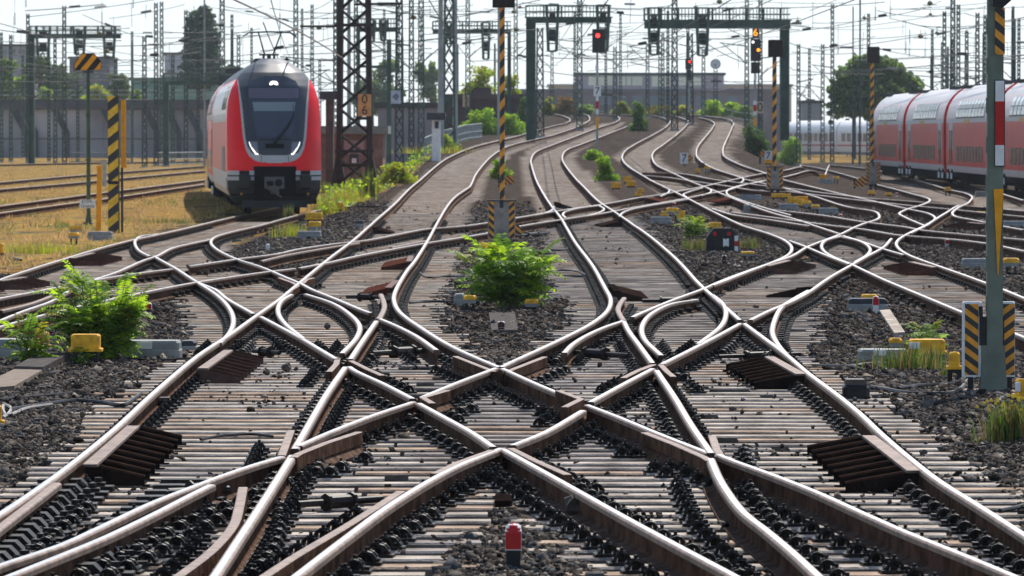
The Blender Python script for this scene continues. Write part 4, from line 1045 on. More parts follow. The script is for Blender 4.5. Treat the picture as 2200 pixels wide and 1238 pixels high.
MASTS = [
 ("slim lattice mast at the left edge, before the grey building", 4, 6, 70, 470, M_TEAL, "lat", 2.2),
 ("slim lattice mast rising left above the small signal gantry", 61, 8, 30, 455, M_TEALD, "lat", 0),
 ("dark thin lattice mast just behind the small gantry's left end", 24, 7, 75, 480, M_TEAL, "lat", 1.5),
 ("lattice mast standing before the wall left of the octagon sign", 119, 7, 82, 440, M_TEAL, "lat", 0),
 ("tallest lattice mast crossing the left signal gantry", 139, 9, 13, 430, M_TEALD, "lat", 2.0),
 ("thin pole right of the octagon sign, with wire arm", 284, 4, 90, 440, M_TEAL, "pole", 2.0),
 ("lattice mast with T shaped top before the wall", 311, 10, 78, 400, M_TEALD, "lat", -2.4),
 ("dark lattice mast left of a twin pair near the poplar", 336, 9, 6, 420, M_TEALD, "lat", 0),
 ("pale lattice mast right of a twin pair near the poplar", 348, 8, 4, 455, M_TEAL, "lat", 1.8),
 ("broad green mast with crossbeam between wall and poplar", 357, 12, 175, 410, M_TEAL, "beam", 0),
 ("lattice mast against the tall poplar", 400, 8, 22, 440, M_TEALD, "lat", 0),
 ("thin grey pole in front of the poplar's crown", 440, 5, -30, 420, M_GALV, "pole", 0),
 ("double lattice mast right of the poplar behind the red train", 478, 12, -20, 380, M_TEAL, "lat", 3.2),
 ("small lattice mast above the red train's left shoulder", 513, 8, 75, 470, M_TEAL, "lat", -1.6),
 ("thin lattice mast left of the pantograph", 541, 5, 60, 520, M_TEAL, "lat", 0),
 ("tall lattice mast right behind the pantograph", 636, 11, -20, 360, M_TEAL, "lat", 2.4),
 ("thin lattice mast between pantograph and brown mast", 671, 7, 10, 430, M_TEAL, "lat", -1.8),
 ("dark lattice mast directly left of the brown numbered mast", 721, 9, -25, 300, M_TEALD, "lat", -3.2),
 ("grey round pole seen through the brown numbered mast", 750, 10, -30, 290, M_GALV, "pole", 0),
 ("lattice mast right behind the brown numbered mast", 765, 9, -30, 330, M_TEAL, "lat", 0),
 ("wide teal lattice mast behind the blue diamond board", 858, 17, -30, 300, M_TEALD, "lat", 0),
 ("dark lattice mast with hanging weights right of the diamond board", 884, 11, -25, 290, M_TEALD, "lat", -2.5),
 ("lattice mast with green box high up, near the grey concrete pole", 905, 13, -30, 300, M_TEAL, "lat", 2.0),
 ("thick pale grey pole by the small white hut", 947, 14, -30, 285, M_GALV, "pole", 0),
 ("broad lattice mast right of the thick pale grey pole", 965, 24, -30, 310, M_TEAL, "lat", 0),
 ("round grey green pole behind the broad lattice mast", 978, 12, -30, 320, M_GALV, "pole", 0),
 ("slender lattice mast before the brown box wall", 1005, 10, -20, 380, M_TEAL, "lat", 2.0),
 ("grey pole right behind the striped centre pole", 1073, 10, -30, 330, M_GALV, "pole", 0),
 ("lattice mast left of the main signal gantry", 1108, 9, -10, 420, M_TEAL, "lat", 1.6),
 ("lattice mast standing close behind the gantry column", 1160, 16, 60, 360, M_TEALD, "lat", 0),
 ("lattice mast left of the red signal light", 1245, 12, -20, 400, M_TEAL, "lat", -2.4),
 ("small lattice mast right of the signal showing red", 1321, 9, 100, 460, M_TEAL, "lat", 1.8),
 ("small lattice mast below the first hanging cage", 1391, 8, 92, 480, M_TEAL, "lat", -1.8),
 ("paired small lattice mast right of the first hanging cage", 1418, 8, 84, 470, M_TEAL, "lat", 0),
 ("dark lattice mast passing in front of the right gantry beam", 1449, 13, -25, 400, M_TEALD, "lat", -2.2),
 ("lattice mast with the distant red signal", 1482, 14, 72, 430, M_TEALD, "lat", 1.8),
 ("thin lattice mast between distant signal and station clock", 1511, 8, 105, 480, M_TEAL, "lat", 0),
 ("lattice mast left of the signal showing 6", 1604, 9, -20, 380, M_TEAL, "lat", -2.0),
 ("lattice mast right of the signal showing 6", 1633, 9, -30, 390, M_TEALD, "lat", 2.2),
 ("narrow tapered mast right of the gantry column", 1715, 8, 95, 420, M_TEAL, "lat", 1.2),
 ("pointed thin mast left of the round green tree", 1767, 8, 95, 470, M_TEAL, "lat", -1.6),
 ("thin dark pole before the round tree, the shorter one", 1832, 4, 15, 430, M_TEALD, "pole", 0),
 ("straight dark pole before the round tree, the taller one", 1847, 5, -10, 420, M_TEALD, "pole", 1.8),
 ("leftmost lattice mast behind the parked coaches", 2028, 8, 25, 390, M_TEALD, "lat", -3.0),
 ("thick dark lattice mast behind the parked coaches", 2046, 11, -20, 380, M_TEALD, "lat", 0),
 ("lattice mast right of the thick dark one behind the coaches", 2058, 8, 10, 400, M_TEAL, "lat", 2.4),
 ("short lattice mast with round lamp behind the coaches", 2076, 8, 72, 430, M_TEAL, "lat", 0),
 ("tapered lattice mast behind the third coach roof", 2099, 9, 28, 400, M_TEALD, "lat", -2.0),
 ("lattice mast next to the chevron mast's left side", 2115, 7, 32, 420, M_TEAL, "lat", 1.6),
 ("lattice mast at the right edge above the coach roof", 2188, 6, 40, 420, M_TEAL, "lat", -1.6),
 ("short dark post with box above the nearest coach roof", 2177, 8, 118, 400, M_TEALD, "beam", 0),
]
for q in MASTS: mast(*q)
# the thicket of fainter masts farther off
rg = random.Random(21)
for i in range(44):
    px = [rg.uniform(-5, 430), rg.uniform(490, 720), rg.uniform(800, 1120), rg.uniform(1150, 1700), rg.uniform(1700, 1880), rg.uniform(1990, 2200)][(0, 0, 1, 2, 2, 3, 3, 4, 5, 5, 5)[i % 11]]
    sec = "above the retaining wall" if px < 430 else "around the pantograph" if px < 730 else "between the brown mast and the striped pole" if px < 1130 else "behind the two big gantries" if px < 1700 else "beside the round green tree" if px < 1900 else "above the parked coaches"
    m_ = mast("thin distant lattice mast in the thicket " + sec, px, rg.uniform(4.5, 7.5), rg.choice([20, 40, 60, 80, 100, 120]) + rg.uniform(-12, 12), rg.uniform(430, 560), rg.choice([M_TEAL, M_TEALD, M_TEAL]), "lat" if i % 5 else "pole", rg.choice([0, 2.2, -2.2, 2.8, -1.8]), armz=rg.uniform(5.5, 8.5))
    m_["group"] = "distant masts " + sec

def brown_mast():
    p = Px(762, 394, -.25, Y=205)
    t = thing("lattice_mast", "heavy dark brown lattice mast carrying the 06 board", "mast", p.loc, 0, MG)
    w = 75 * p.k; h = 480 * p.k; mb = MB()
    lattice(mb, h, w * .88, w * .76, .19, 1.02, d0=.9, d1=.8, br=.36)
    for z in (p.z(355), p.z(325), p.z(55)):
        mb.box(-w * .55, w * .55, -.50, -.40, z - .06, z + .06)
    mb.build("shaft", M_BROWNST, t)
    f = MB()
    for s in (-1, 1): f.prism([(s * w * .46 - .28, 0), (s * w * .46 + .28, 0), (s * w * .46 + .1, 1.0), (s * w * .46 - .1, 1.0)], -.5, .5)
    f.build("foot_plate", M_BROWNST, t)
    b = MB(); b.rbox(p.x(770), p.x(799), -.56, -.52, p.z(250), p.z(203), .02)
    bo = b.build("number_board", mat("tan_enamel", (.62, .36, .12), .55, 0, .12, 5), t)
    text("0", .50, (p.x(784.5), -.575, p.z(214.5)), bo, M_BLACK); text("6", .50, (p.x(784.5), -.575, p.z(238)), bo, M_BLACK)
    c = MB(); c.rbox(p.x(772), p.x(797), -.6, -.3, p.z(258), p.z(251), .02); c.build("lamp_box", M_BLACK, t)
    d = MB(); d.rbox(p.x(752), p.x(772), -.62, -.45, p.z(350), p.z(330), .04); d.build("switch_box", M_DARKGREY, t)
    e = MB(); e.rbox(p.x(757), p.x(767), -.64, -.622, p.z(350), p.z(340), .01); e.build("number_plate", M_WHITE, t)
    a = MB(); a.tube((0, 0, p.z(10)), (p.x(800) + 1.2, 0, p.z(8)), .05); insulator(a, (p.x(812), 0, p.z(9)), (p.x(850), 0, p.z(10)), .12, 8)
    a.tube((p.x(735), 0, p.z(57)), (p.x(645), 0, p.z(57)), .045); insulator(a, (p.x(720), 0, p.z(57)), (p.x(700), 0, p.z(57)), .12, 5)
    a.build("cantilever_arm", M_BROWNST, t)
brown_mast()

# ------------------------------------------------------------------ signal gantries
def gantry(label, x0, x1, yb0, yb1, yr, Y, cols, cages):
    cx = (x0 + x1) / 2
    p = Px(cx, HZ, Y=Y); x = p.loc.x; g = float(S(x, Y)) - .3
    p.loc.z = g; p.py = HZ + (CAMZ - g) / p.k
    t = thing("signal_gantry", label, "signal gantry", p.loc, 0, "green signal gantries over the tracks")
    b = MB(); b.box(p.x(x0), p.x(x1), -.5, .5, p.z(yb1), p.z(yb0)); b.box(p.x(x0) - .1, p.x(x1) + .1, -.62, .62, p.z(yb0), p.z(yb0) + .06); b.box(p.x(x0), p.x(x1), -.6, -.5, p.z(yb1), p.z(yb1) + .1)
    b.build("beam", M_TEAL, t)
    r = MB()
    for yy in (-.6, .6):
        for z in (p.z(yr), (p.z(yr) + p.z(yb0)) / 2): r.bar((p.x(x0), yy, z), (p.x(x1), yy, z), .05)
        for xx in np.arange(p.x(x0), p.x(x1) + .01, 1.15): r.bar((xx, yy, p.z(yb0)), (xx, yy, p.z(yr)), .07)
        for xx in np.arange(p.x(x0), p.x(x1), .23): r.bar((xx, yy, p.z(yb0)), (xx, yy, p.z(yr)), .022)
    r.build("railing", M_TEAL, t)
    for c0, c1 in cols:
        c = MB(); w = p.x(c1) - p.x(c0)
        c.box(p.x(c0), p.x(c1), -.07, .07, 0, p.z(yb0))
        for s in (p.x(c0), p.x(c1) - .09): c.box(s, s + .09, -.4, .4, 0, p.z(yb0))
        c.build("column", M_TEAL, t)
    for c0, c1, y0, y1 in cages:
        a, e = p.x(c0), p.x(c1); k = MB(); inn = (e - a) * .16
        for yy in (-.95, -.45):
            k.bar((a, yy, p.z(y0)), (a + inn, yy, p.z(y1)), .14); k.bar((e, yy, p.z(y0)), (e - inn, yy, p.z(y1)), .14)
        for q in np.linspace(0, 1, 7): k.bar((a + inn * q, -.95, p.z(y0 + (y1 - y0) * q)), (e - inn * q, -.95, p.z(y0 + (y1 - y0) * q)), .06)
        k.box(a + inn, e - inn, -.95, -.4, p.z(y1) - .05, p.z(y1) + .06)
        ko = k.build("hanging_cage", M_TEAL, t)
        m = (a + e) / 2; w = (e - a) * .27
        s = MB(); s.rbox(m - w, m + w, -.85, -.5, p.z(y0 + (y1 - y0) * .78), p.z(y0 + (y1 - y0) * .52), .03); s.build("signal_head", M_BLACK, ko); s = MB(); s.rbox(m - w, m + w, -.85, -.5, p.z(y0 + (y1 - y0) * .36), p.z(y0 + (y1 - y0) * .14), .03)
        s.build("signal_head", M_BLACK, ko)
gantry("long signal gantry right of the red light, column at its right end", 1384, 1697, 45, 62, 18, 350, [(1675, 1695)], [(1392, 1416, 18, 118), (1495, 1521, 18, 120)])
gantry("shorter signal gantry with its column on the left", 1130, 1313, 39, 50, 13, 335, [(1130, 1151)], [(1174, 1199, 12, 111), (1282, 1308, 12, 110)])
gantry("small signal gantry above the black and orange octagon sign", 66, 260, 75, 83, 57, 440, [(61, 75)], [(80, 110, 57, 128), (160, 186, 57, 118), (224, 250, 57, 126)])
gantry("partly hidden signal gantry right of the brown numbered mast", 770, 855, 61, 69, 41, 400, [(766, 774)], [(792, 806, 44, 90), (818, 830, 44, 88)])
gantry("partly hidden signal gantry left of the striped centre pole", 930, 1098, 65, 73, 47, 400, [(1090, 1098)], [(958, 970, 50, 95), (1036, 1052, 50, 128)])
gantry("low crossbeam gantry before the teal noise wall", 352, 500, 176, 183, 158, 420, [(352, 362), (492, 500)], [])

# ------------------------------------------------------------------ overhead wires
WG = "thin overhead wires"
def wire(label, a, b, r=.02, sag=.25, n=12, m=M_WIRE, ins=()):
    def P(q): px, py, Y = q; return Vector(((px - CX) / FPX * Y, Y, CAMZ + (HZ - py) * Y / FPX))
    A, B = P(a), P(b)
    pts = [A.lerp(B, i / n) - Vector((0, 0, sag * 4 * (i / n) * (1 - i / n))) for i in range(n + 1)]
    mb = MB(); mb.path([p - A for p in pts], r, 5)
    o = mb.build("overhead_wire", m, None, A)
    for q in ins:
        i = MB(); d = (B - A).normalized(); c = A.lerp(B, q) - A
        insulator(i, c - d * .45, c + d * .45, .10, 7); i.build("insulator", M_DARKGREY, o)
    tag(o, label, "overhead wire", WG); return o
wire("thick brown contact wire slanting down past the pantograph", (470, -15, 118), (735, 124, 190), .024, -.1, m=mat("worn_copper", (.26, .17, .12), .4, .6, .3, 4))
WR = [((-20, 62), (262, 88)), ((-20, 88), (240, 92)), ((90, 60), (280, 61)), ((292, 78), (410, 80)), ((285, 129), (312, 128)), ((330, 67), (480, 68)), ((340, 95), (560, 62)), ((310, 108), (400, 82)), ((425, 90), (700, 55)), ((460, 55), (520, 55)),
      ((-20, 150), (300, 158)), ((-20, 175), (320, 168)), ((-20, 205), (330, 214)), ((30, 120), (420, 130)), ((200, 145), (440, 100)), ((300, 120), (430, 112)), ((500, 122), (640, 95)), ((500, 70), (660, 62)), ((560, 110), (720, 80)), ((620, 96), (722, 97)),
      ((640, 45), (745, 18)), ((650, 141), (700, 141)), ((690, 125), (725, 125)), ((560, 80), (640, 60)), ((745, 57), (930, 60)), ((800, 10), (960, 12)), ((860, 124), (905, 123)), ((770, 143), (845, 143)), ((830, 30), (1000, 20)), ((900, 75), (1060, 55)),
      ((960, 100), (1130, 70)), ((1040, 20), (1140, 14)), ((1100, 62), (1170, 60)), ((1190, 60), (1330, 20)), ((1195, 105), (1320, 130)), ((1240, 129), (1275, 129)), ((1310, 26), (1400, 32)), ((1310, 56), (1355, 57)), ((1290, 67), (1480, 68)), ((1350, 100), (1470, 74)),
      ((1330, 94), (1400, 93)), ((1400, 40), (1560, 48)), ((1410, 110), (1450, 130)), ((1520, 95), (1600, 135)), ((1560, 60), (1640, 90)), ((1540, 85), (1700, 60)), ((1460, 95), (1505, 95)), ((1600, 35), (1720, 40)), ((1690, 70), (1860, 42)), ((1745, 50), (1880, 42)),
      ((1690, 90), (1770, 110)), ((1760, 105), (1880, 78)), ((1700, 112), (1830, 115)), ((1940, 46), (2020, 58)), ((1860, 40), (2000, 15)), ((1830, 84), (1990, 72)), ((1960, 20), (2020, 3)), ((2020, 115), (2200, 118)), ((2010, 60), (2200, 42)), ((2150, 54), (2200, 55)),
      ((1990, 155), (2030, 154)), ((2070, 28), (2130, 38)), ((1700, 150), (1900, 160)), ((1860, 100), (2040, 130)), ((1600, 18), (1900, 5)), ((1150, 150), (1300, 165)), ((1120, 6), (1400, 22))]
for i, (a, b) in enumerate(WR):
    Y = 300 + (i * 37) % 130
    sec = ["left of the poplar tree" if b[0] < 430 else "between the poplar and the brown mast" if b[0] < 730 else "between the brown mast and the striped pole" if b[0] < 1080 else "by the two big signal gantries" if b[0] < 1700 else "above the round tree and the coaches"][0]
    wire("thin dark overhead wire strung %s" % sec, (*a, Y), (*b, Y + 6), .026, .12, 8, ins=(.25,) if i % 3 == 0 else ())["group"] = "wires strung " + sec
rg = random.Random(5)
for i in range(95):
    px = rg.uniform(-40, 2150); y = rg.uniform(4, 185) if not 1640 < px < 2200 else rg.uniform(4, 150); L = rg.uniform(70, 330)
    sec = "left of the poplar tree" if px < 430 else "between the poplar and the brown mast" if px < 730 else "between the brown mast and the striped pole" if px < 1080 else "by the two big signal gantries" if px < 1700 else "above the round tree and the coaches"
    Y = rg.uniform(340, 520); a, b = (px, y), (px + L, y + rg.choice([-1, 1]) * rg.choice([1, 2, 3, 6, 14, 30, 45]))
    wire("thin dark overhead wire strung %s" % sec, (*a, Y), (*b, Y + 4), rg.choice([.02, .026, .034]), rg.choice([.05, .1, .35]), 6, ins=(rg.uniform(.15, .8),) if i % 3 == 0 else ())["group"] = "wires strung " + sec
for i in range(60):
    px = rg.uniform(0, 2190); y0 = rg.uniform(-5, 120); y1 = y0 + rg.uniform(18, 60)
    Y = rg.uniform(340, 480)
    wire("short vertical dropper wire among the overhead lines", (px, y0, Y), (px + rg.uniform(-3, 3), y1, Y), .016, 0, 2)["group"] = "dropper wires"
# wires along the tracks, running away from the viewer
for i, (x0, x1, h) in enumerate([(-7.2, -18, 5.6), (-7.2, -18, 7.1), (-2.6, -3.0, 6.6), (-2.6, -3.0, 8.0), (3.0, 3.6, 6.6), (3.0, 3.6, 8.1), (7.2, 7.8, 6.8), (7.2, 7.8, 8.2), (11.5, 12.5, 6.9), (11.5, 12.5, 8.3), (22, 21, 5.6), (22, 21, 7.2), (27, 26, 6), (31, 31, 7), (-20, -30, 5.6), (-20, -30, 7.2), (-26, -36, 6)]):
    Y0, Y1 = (150, 420)
    a = (CX + FPX * x0 / Y0, HZ - FPX * (h - CAMZ) / Y0, Y0); b = (CX + FPX * x1 / Y1, HZ - FPX * (h + 1.5 - CAMZ) / Y1, Y1)
    wire("long overhead wire running away along the tracks", a, b, .02, .35, 20)["group"] = "wires running away along the tracks"
# hanging insulator strings and round tension weights
for i, (px, y0, y1) in enumerate([(57, 0, 16), (33, 28, 55), (220, 26, 60), (287, 0, 18), (30, 76, 92), (602, 30, 62), (470, 72, 110), (1880, 15, 45), (1912, 14, 42), (1945, 88, 115), (1953, 104, 122), (1800, 95, 115), (1987, 105, 125), (2122, 0, 12)]):
    Y = 360 + (i * 29) % 60
    p = Px(px, y1, Y=Y); mb = MB(); insulator(mb, (0, 0, 0), (0, 0, p.z(y0)), .085, 9); mb.tube((0, 0, p.z(y0)), (0, 0, p.z(y0) + 1.5), .012)
    tag(mb.build("insulator_string", M_DARKGREY, None, p.loc), "dark hanging insulator string among the overhead wires", "insulator", "insulator strings hanging from the wires")
for i, (px, py) in enumerate([(889, 38), (975, 18), (970, 64), (686, 60), (1117, 16), (1103, 26), (1109, 64), (1299, 12), (1494, 16), (1545, 4), (1290, 66), (1713, 46), (1997, 8), (1998, 32), (2012, 71), (1977, 79), (1856, 39), (216, 72), (230, 110), (2076, 70)]):
    Y = 330 + (i * 31) % 70
    p = Px(px, py, Y=Y); r = (4.5 if i % 3 else 6.5) * p.k * .9
    mb = MB(); mb.lathe([(r * .5, -r * .8), (r, -r * .3), (r, r * .3), (r * .5, r * .8)], 14); mb.bar((-r * 2.6, 0, -r * .6), (r * 2.6, 0, -r * .5), .03); mb.tube((0, 0, r * .8), (0, 0, r * 2.5), .015)
    tag(mb.build("line_insulator", mat("olive_ceramic", (.12, .11, .03), .4, 0, .3, 5), None, p.loc), "olive round insulator hung on the overhead wires", "insulator", "round insulators among the wires")
# ------------------------------------------------------------------ far structures
def wall_thing():
    Y = 560.0; k = Y / FPX
    x0, x1 = (-420 - CX) * k, (470 - CX) * k
    zb, zt = -.4, CAMZ + (HZ - 236) * k
    t = thing("retaining_wall", "long grey concrete retaining wall with dark coping behind the grass yard", "wall", (x0, Y, zb))
    L = x1 - x0; h = zt - zb
    w = MB()
    n = 18
    for i in range(n): w.box(i * L / n + .03, (i + 1) * L / n - .03, 0, .6, 0, h)
    w.box(0, L, .1, .7, 0, h - .05)
    w.build("panel", mat("wall_concrete", (.38, .35, .355), .9, 0, .55, .12, .2, detail=8), t)
    c = MB(); c.box(-.2, L + .2, -.5, .9, h, h + .55); c.box(-.2, L + .2, -.15, .5, h + .55, h + 1.1); c.build("coping", mat("coping_brown", (.085, .075, .078), .9, 0, .3, .5), t)
    for px in (57, 78, 145, 250, 340, 385, 430):
        b = MB()
        x = (px - CX) * k - x0
        b.prism([(x - .25, 0), (x + .25, 0), (x + .25, h * .55), (x - .9, h), (x - 1.7, h), (x - .25, h * .5)], -.45, -.02)
        b.build("bracket", mat("bracket_dark", (.05, .055, .065), .8), t)
    p = MB(); p.tube((0, -.2, h * .42), (L, -.2, h * .42), .05); p.build("cable_run", M_DARKGREY, t)
    r = MB()
    for x in np.arange(0, L, 1.6): r.bar((x, .2, h + 1.1), (x, .2, h + 2.1), .05)
    for z in (1.6, 2.1): r.bar((0, .2, h + z), (L, .2, h + z), .05)
    r.build("railing", M_GALV, t)
wall_thing()

def building(name, label, x0, x1, y0, y1, Y, wallm, wins=(), roof=None, depth=14, winm=None, tops=()):
    p = Px((x0 + x1) / 2, y1, Y=Y)
    t = thing(name, label, "building", p.loc)
    b = MB(); b.box(p.x(x0), p.x(x1), 0, depth, -6, p.z(y0)); b.build("wall", wallm, t)
    r = MB(); r.box(p.x(x0) - .25, p.x(x1) + .25, -.25, depth + .25, p.z(y0), p.z(y0) + .35); r.build("roof", roof or M_DARKGREY, t)
    for a, c, d, e in wins:
        w = MB(); w.box(p.x(a), p.x(c), -.06, .02, p.z(e), p.z(d)); w.build("window", winm or M_GLASS, t)
    for a, c, d in tops:
        w = MB(); w.box(p.x(a), p.x(c), 2, 6, p.z(y0) + .35, p.z(d)); w.build("roof_box", roof or M_DARKGREY, t)
PALE = mat("pale_panel", (.72, .76, .62), .6, 0, .1, .3)
MAUVE = mat("mauve_panel", (.38, .35, .40), .8, 0, .15, .3)
building("bridge_building", "long building with pale square windows spanning behind the signals", 1238, 1555, 162, 190, 720, MAUVE,
         [(1264, 1317, 163, 184), (1327, 1344, 165, 184), (1346, 1356, 165, 184), (1358, 1380, 165, 184), (1400, 1440, 164, 186), (1458, 1480, 166, 184), (1484, 1506, 166, 184)], winm=PALE, roof=M_TEALD, depth=16)
building("station_hall", "low pale band of a hall under the long building", 1180, 1700, 186, 198, 760, mat("sandy_plaster", (.50, .44, .38), .9, 0, .1, .3), roof=mat("sandy_roof", (.46, .41, .37), .9), depth=20)
building("warehouse", "dark grey brown warehouse behind the far curve's bushes", 1120, 1690, 197, 246, 690, mat("dull_brick", (.21, .185, .19), .9, 0, .3, .25),
         [(1290 + 34 * i, 1312 + 34 * i, 206, 226) for i in range(9)], roof=mat("warehouse_roof", (.17, .18, .21), .8), winm=mat("dim_glass", (.17, .21, .24), .4, 0, .2, .4), depth=18, tops=[(1560, 1580, 190)])
building("office_block", "grey office block at the left edge above the trees", -30, 66, 100, 150, 800, mat("grey_facade", (.30, .31, .35), .8, 0, .1, .3), [(0, 14, 108, 116), (20, 34, 108, 116), (40, 54, 108, 116)])
building("blue_grey_block", "blue grey block right of the octagon sign", 150, 236, 127, 215, 760, mat("slate_facade", (.10, .12, .16), .8, 0, .2, .3), [(160, 166, 150, 176), (205, 215, 140, 150), (205, 215, 160, 172)])
building("tank_building", "pale blue building behind the twin lattice masts", 354, 392, 118, 175, 780, mat("pale_blue_facade", (.42, .45, .50), .8, 0, .1, .3), [(360, 368, 150, 160)])
building("noise_wall", "teal noise wall above the retaining wall", 282, 470, 173, 216, 640, mat("teal_sheet", (.16, .30, .25), .7, 0, .12, .4), depth=.6, roof=mat("teal_rim", (.10, .19, .16), .7))
building("grey_store", "low grey storehouse between round tree and gantry column", 1725, 1765, 222, 240, 640, mat("store_grey", (.28, .27, .28), .8), roof=M_DARKGREY, depth=8)
building("dome_building", "distant building with dark curved roof left of the round tree", 1722, 1766, 222, 236, 860, mat("far_grey", (.30, .33, .38), .8), roof=mat("far_roof", (.12, .15, .2), .7), depth=10, tops=[(1735, 1752, 213)])
building("brick_hut", "brown rusty bunker wall left of the striped centre pole", 950, 1128, 212, 250, 400, mat("bunker_brown", (.075, .045, .045), .9, 0, .35, .8), roof=mat("bunker_rim", (.10, .07, .065), .9), depth=4, tops=[(1018, 1055, 188)])
building("signal_hut", "small brick hut with dark flat roof behind the brown mast", 690, 822, 288, 394, 228, mat("hut_brick", (.24, .15, .115), .9, 0, .35, 2), [(740, 782, 302, 332)], winm=mat("faded_pink_board", (.40, .27, .25), .8), roof=mat("hut_roof", (.22, .26, .22), .8), depth=5)
building("lilac_wall", "pale lilac concrete wall behind the weeds right of the brown mast", 812, 955, 232, 300, 335, mat("lilac_concrete", (.27, .25, .27), .9, 0, .2, .4), depth=.6)
building("white_hut", "small white cabinet hut beside the thick grey pole", 928, 946, 258, 285, 255, M_WHITE, [(934, 942, 261, 276)], winm=M_DARKGREY, depth=1.2)
building("brick_chimney", "narrow brown brick pier between red train and brown mast", 700, 716, 214, 394, 222, mat("pier_brick", (.10, .075, .065), .9, 0, .35, 3), depth=1.2)

def tank():
    p = Px(800, 378, -.25, Y=None)
    k = p.k; mb = MB(); r = 32 * k; n = 24
    t = thing("storage_tank", "pale round storage tank behind the brown numbered mast", "tank", (p.loc.x, p.loc.y + 1.0, p.loc.z))
    mb.tube((-1.2, 0, r + .1), (.35, 0, r + .1), r, r, n); mb.tube((.35, 0, r + .1), (.62, 0, r + .1), r, r * .62, n); mb.build("barrel", mat("tank_grey", (.50, .49, .47), .6, 0, .15, 2), t, smooth=True)
    f = MB(); f.box(-.9, -.6, -.5, .5, 0, .3); f.box(.0, .3, -.5, .5, 0, .3); f.build("saddle", M_CONC, t)
tank()

def fence(label, pts, h, Y=None, step=.18, m=M_GALV, t=.03):
    P = [Px(x, y, -.2, Y=Y).loc for x, y in pts]
    o0 = P[0]; th = thing("railing_fence", label, "fence", o0); r, b = MB(), MB()
    for A, B in zip(P[:-1], P[1:]):
        A, B = A - o0, B - o0
        for z in (h, h * .5, .12): r.bar(A + Vector((0, 0, z)), B + Vector((0, 0, z)), t * 1.5)
        n = max(2, int((B - A).length / step))
        for i in range(n + 1): b.bar(A.lerp(B, i / n), A.lerp(B, i / n) + Vector((0, 0, h)), t)
    r.build("rail", m, th); b.build("bars", m, th)
fence("grey steel railing along the embankment left of the leaning bushes", [(912, 338), (950, 318), (1000, 302), (1035, 297)], 1.0, step=.28)
fence("low pale railing between grass yard and red train", [(338, 356), (388, 355), (436, 354)], 1.05, step=.55)
fence("low pale railing beyond the outermost track", [(1562, 262), (1585, 268), (1618, 272)], 1.0, Y=420, step=.5)
fence("dark low railing before the retaining wall", [(150, 350), (212, 349), (280, 348)], .9, step=.5, m=M_DARKGREY)

# ------------------------------------------------------------------ vegetation
def leafmat(name, col, tr=.45, var=.35, sc=3): return mat(name, col, .55, 0, var, sc, trans=tr, spec=.3)
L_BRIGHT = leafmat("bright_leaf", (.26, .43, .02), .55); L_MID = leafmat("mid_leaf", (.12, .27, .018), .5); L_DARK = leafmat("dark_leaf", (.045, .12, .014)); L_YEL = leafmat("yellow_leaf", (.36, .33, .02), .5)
L_T1 = leafmat("tree_leaf_light", (.16, .26, .05), .55); L_T2 = leafmat("tree_leaf_mid", (.10, .18, .045), .5); L_T3 = leafmat("tree_leaf_dark", (.05, .10, .035), .45)
L_P1 = leafmat("poplar_leaf", (.085, .155, .075), .45); L_P2 = leafmat("poplar_leaf_dark", (.05, .10, .06), .4)
M_BARK = mat("bark", (.09, .07, .05), .9, 0, .4, 6, .4)
M_STEM = mat("green_stem", (.16, .17, .06), .7, 0, .3, 8)

def leaf_cards(n, pts, size, rng, flat=.0):
    """n small kite-shaped leaves at pts, random orientation; returns V, F"""
    a = rng.random(n) * 6.283; tilt = rng.normal(.3, .6, n)
    s = size * rng.uniform(.6, 1.35, n)
    d = np.stack([np.cos(a) * np.cos(tilt), np.sin(a) * np.cos(tilt), -np.sin(tilt)], -1)
    u = rng.normal(0, 1, (n, 3)); u -= (u * d).sum(1)[:, None] * d; u /= np.linalg.norm(u, axis=1)[:, None]
    V = np.stack([pts - d * s[:, None] * .5, pts + u * s[:, None] * .33, pts + d * s[:, None] * .5, pts - u * s[:, None] * .33], 1).reshape(-1, 3)
    return V, np.arange(4 * n).reshape(-1, 4)

def crown_points(blobs, n, rng, shell=.5):
    v = np.array([b[3] * b[4] * b[5] for b in blobs]) ** .75
    w = rng.choice(len(blobs), n, p=v / v.sum())
    B = np.array(blobs)[w]
    q = rng.normal(0, 1, (n, 3)); q /= np.linalg.norm(q, axis=1)[:, None]
    r = np.where(rng.random(n) < .72, rng.uniform(.78, 1.05, n), rng.uniform(.2, .9, n))
    bump = 1 + .26 * np.sin(q[:, 0] * 7 + w) * np.sin(q[:, 2] * 8 + w * 2)
    return B[:, :3] + q * (r * bump)[:, None] * B[:, 3:6], q

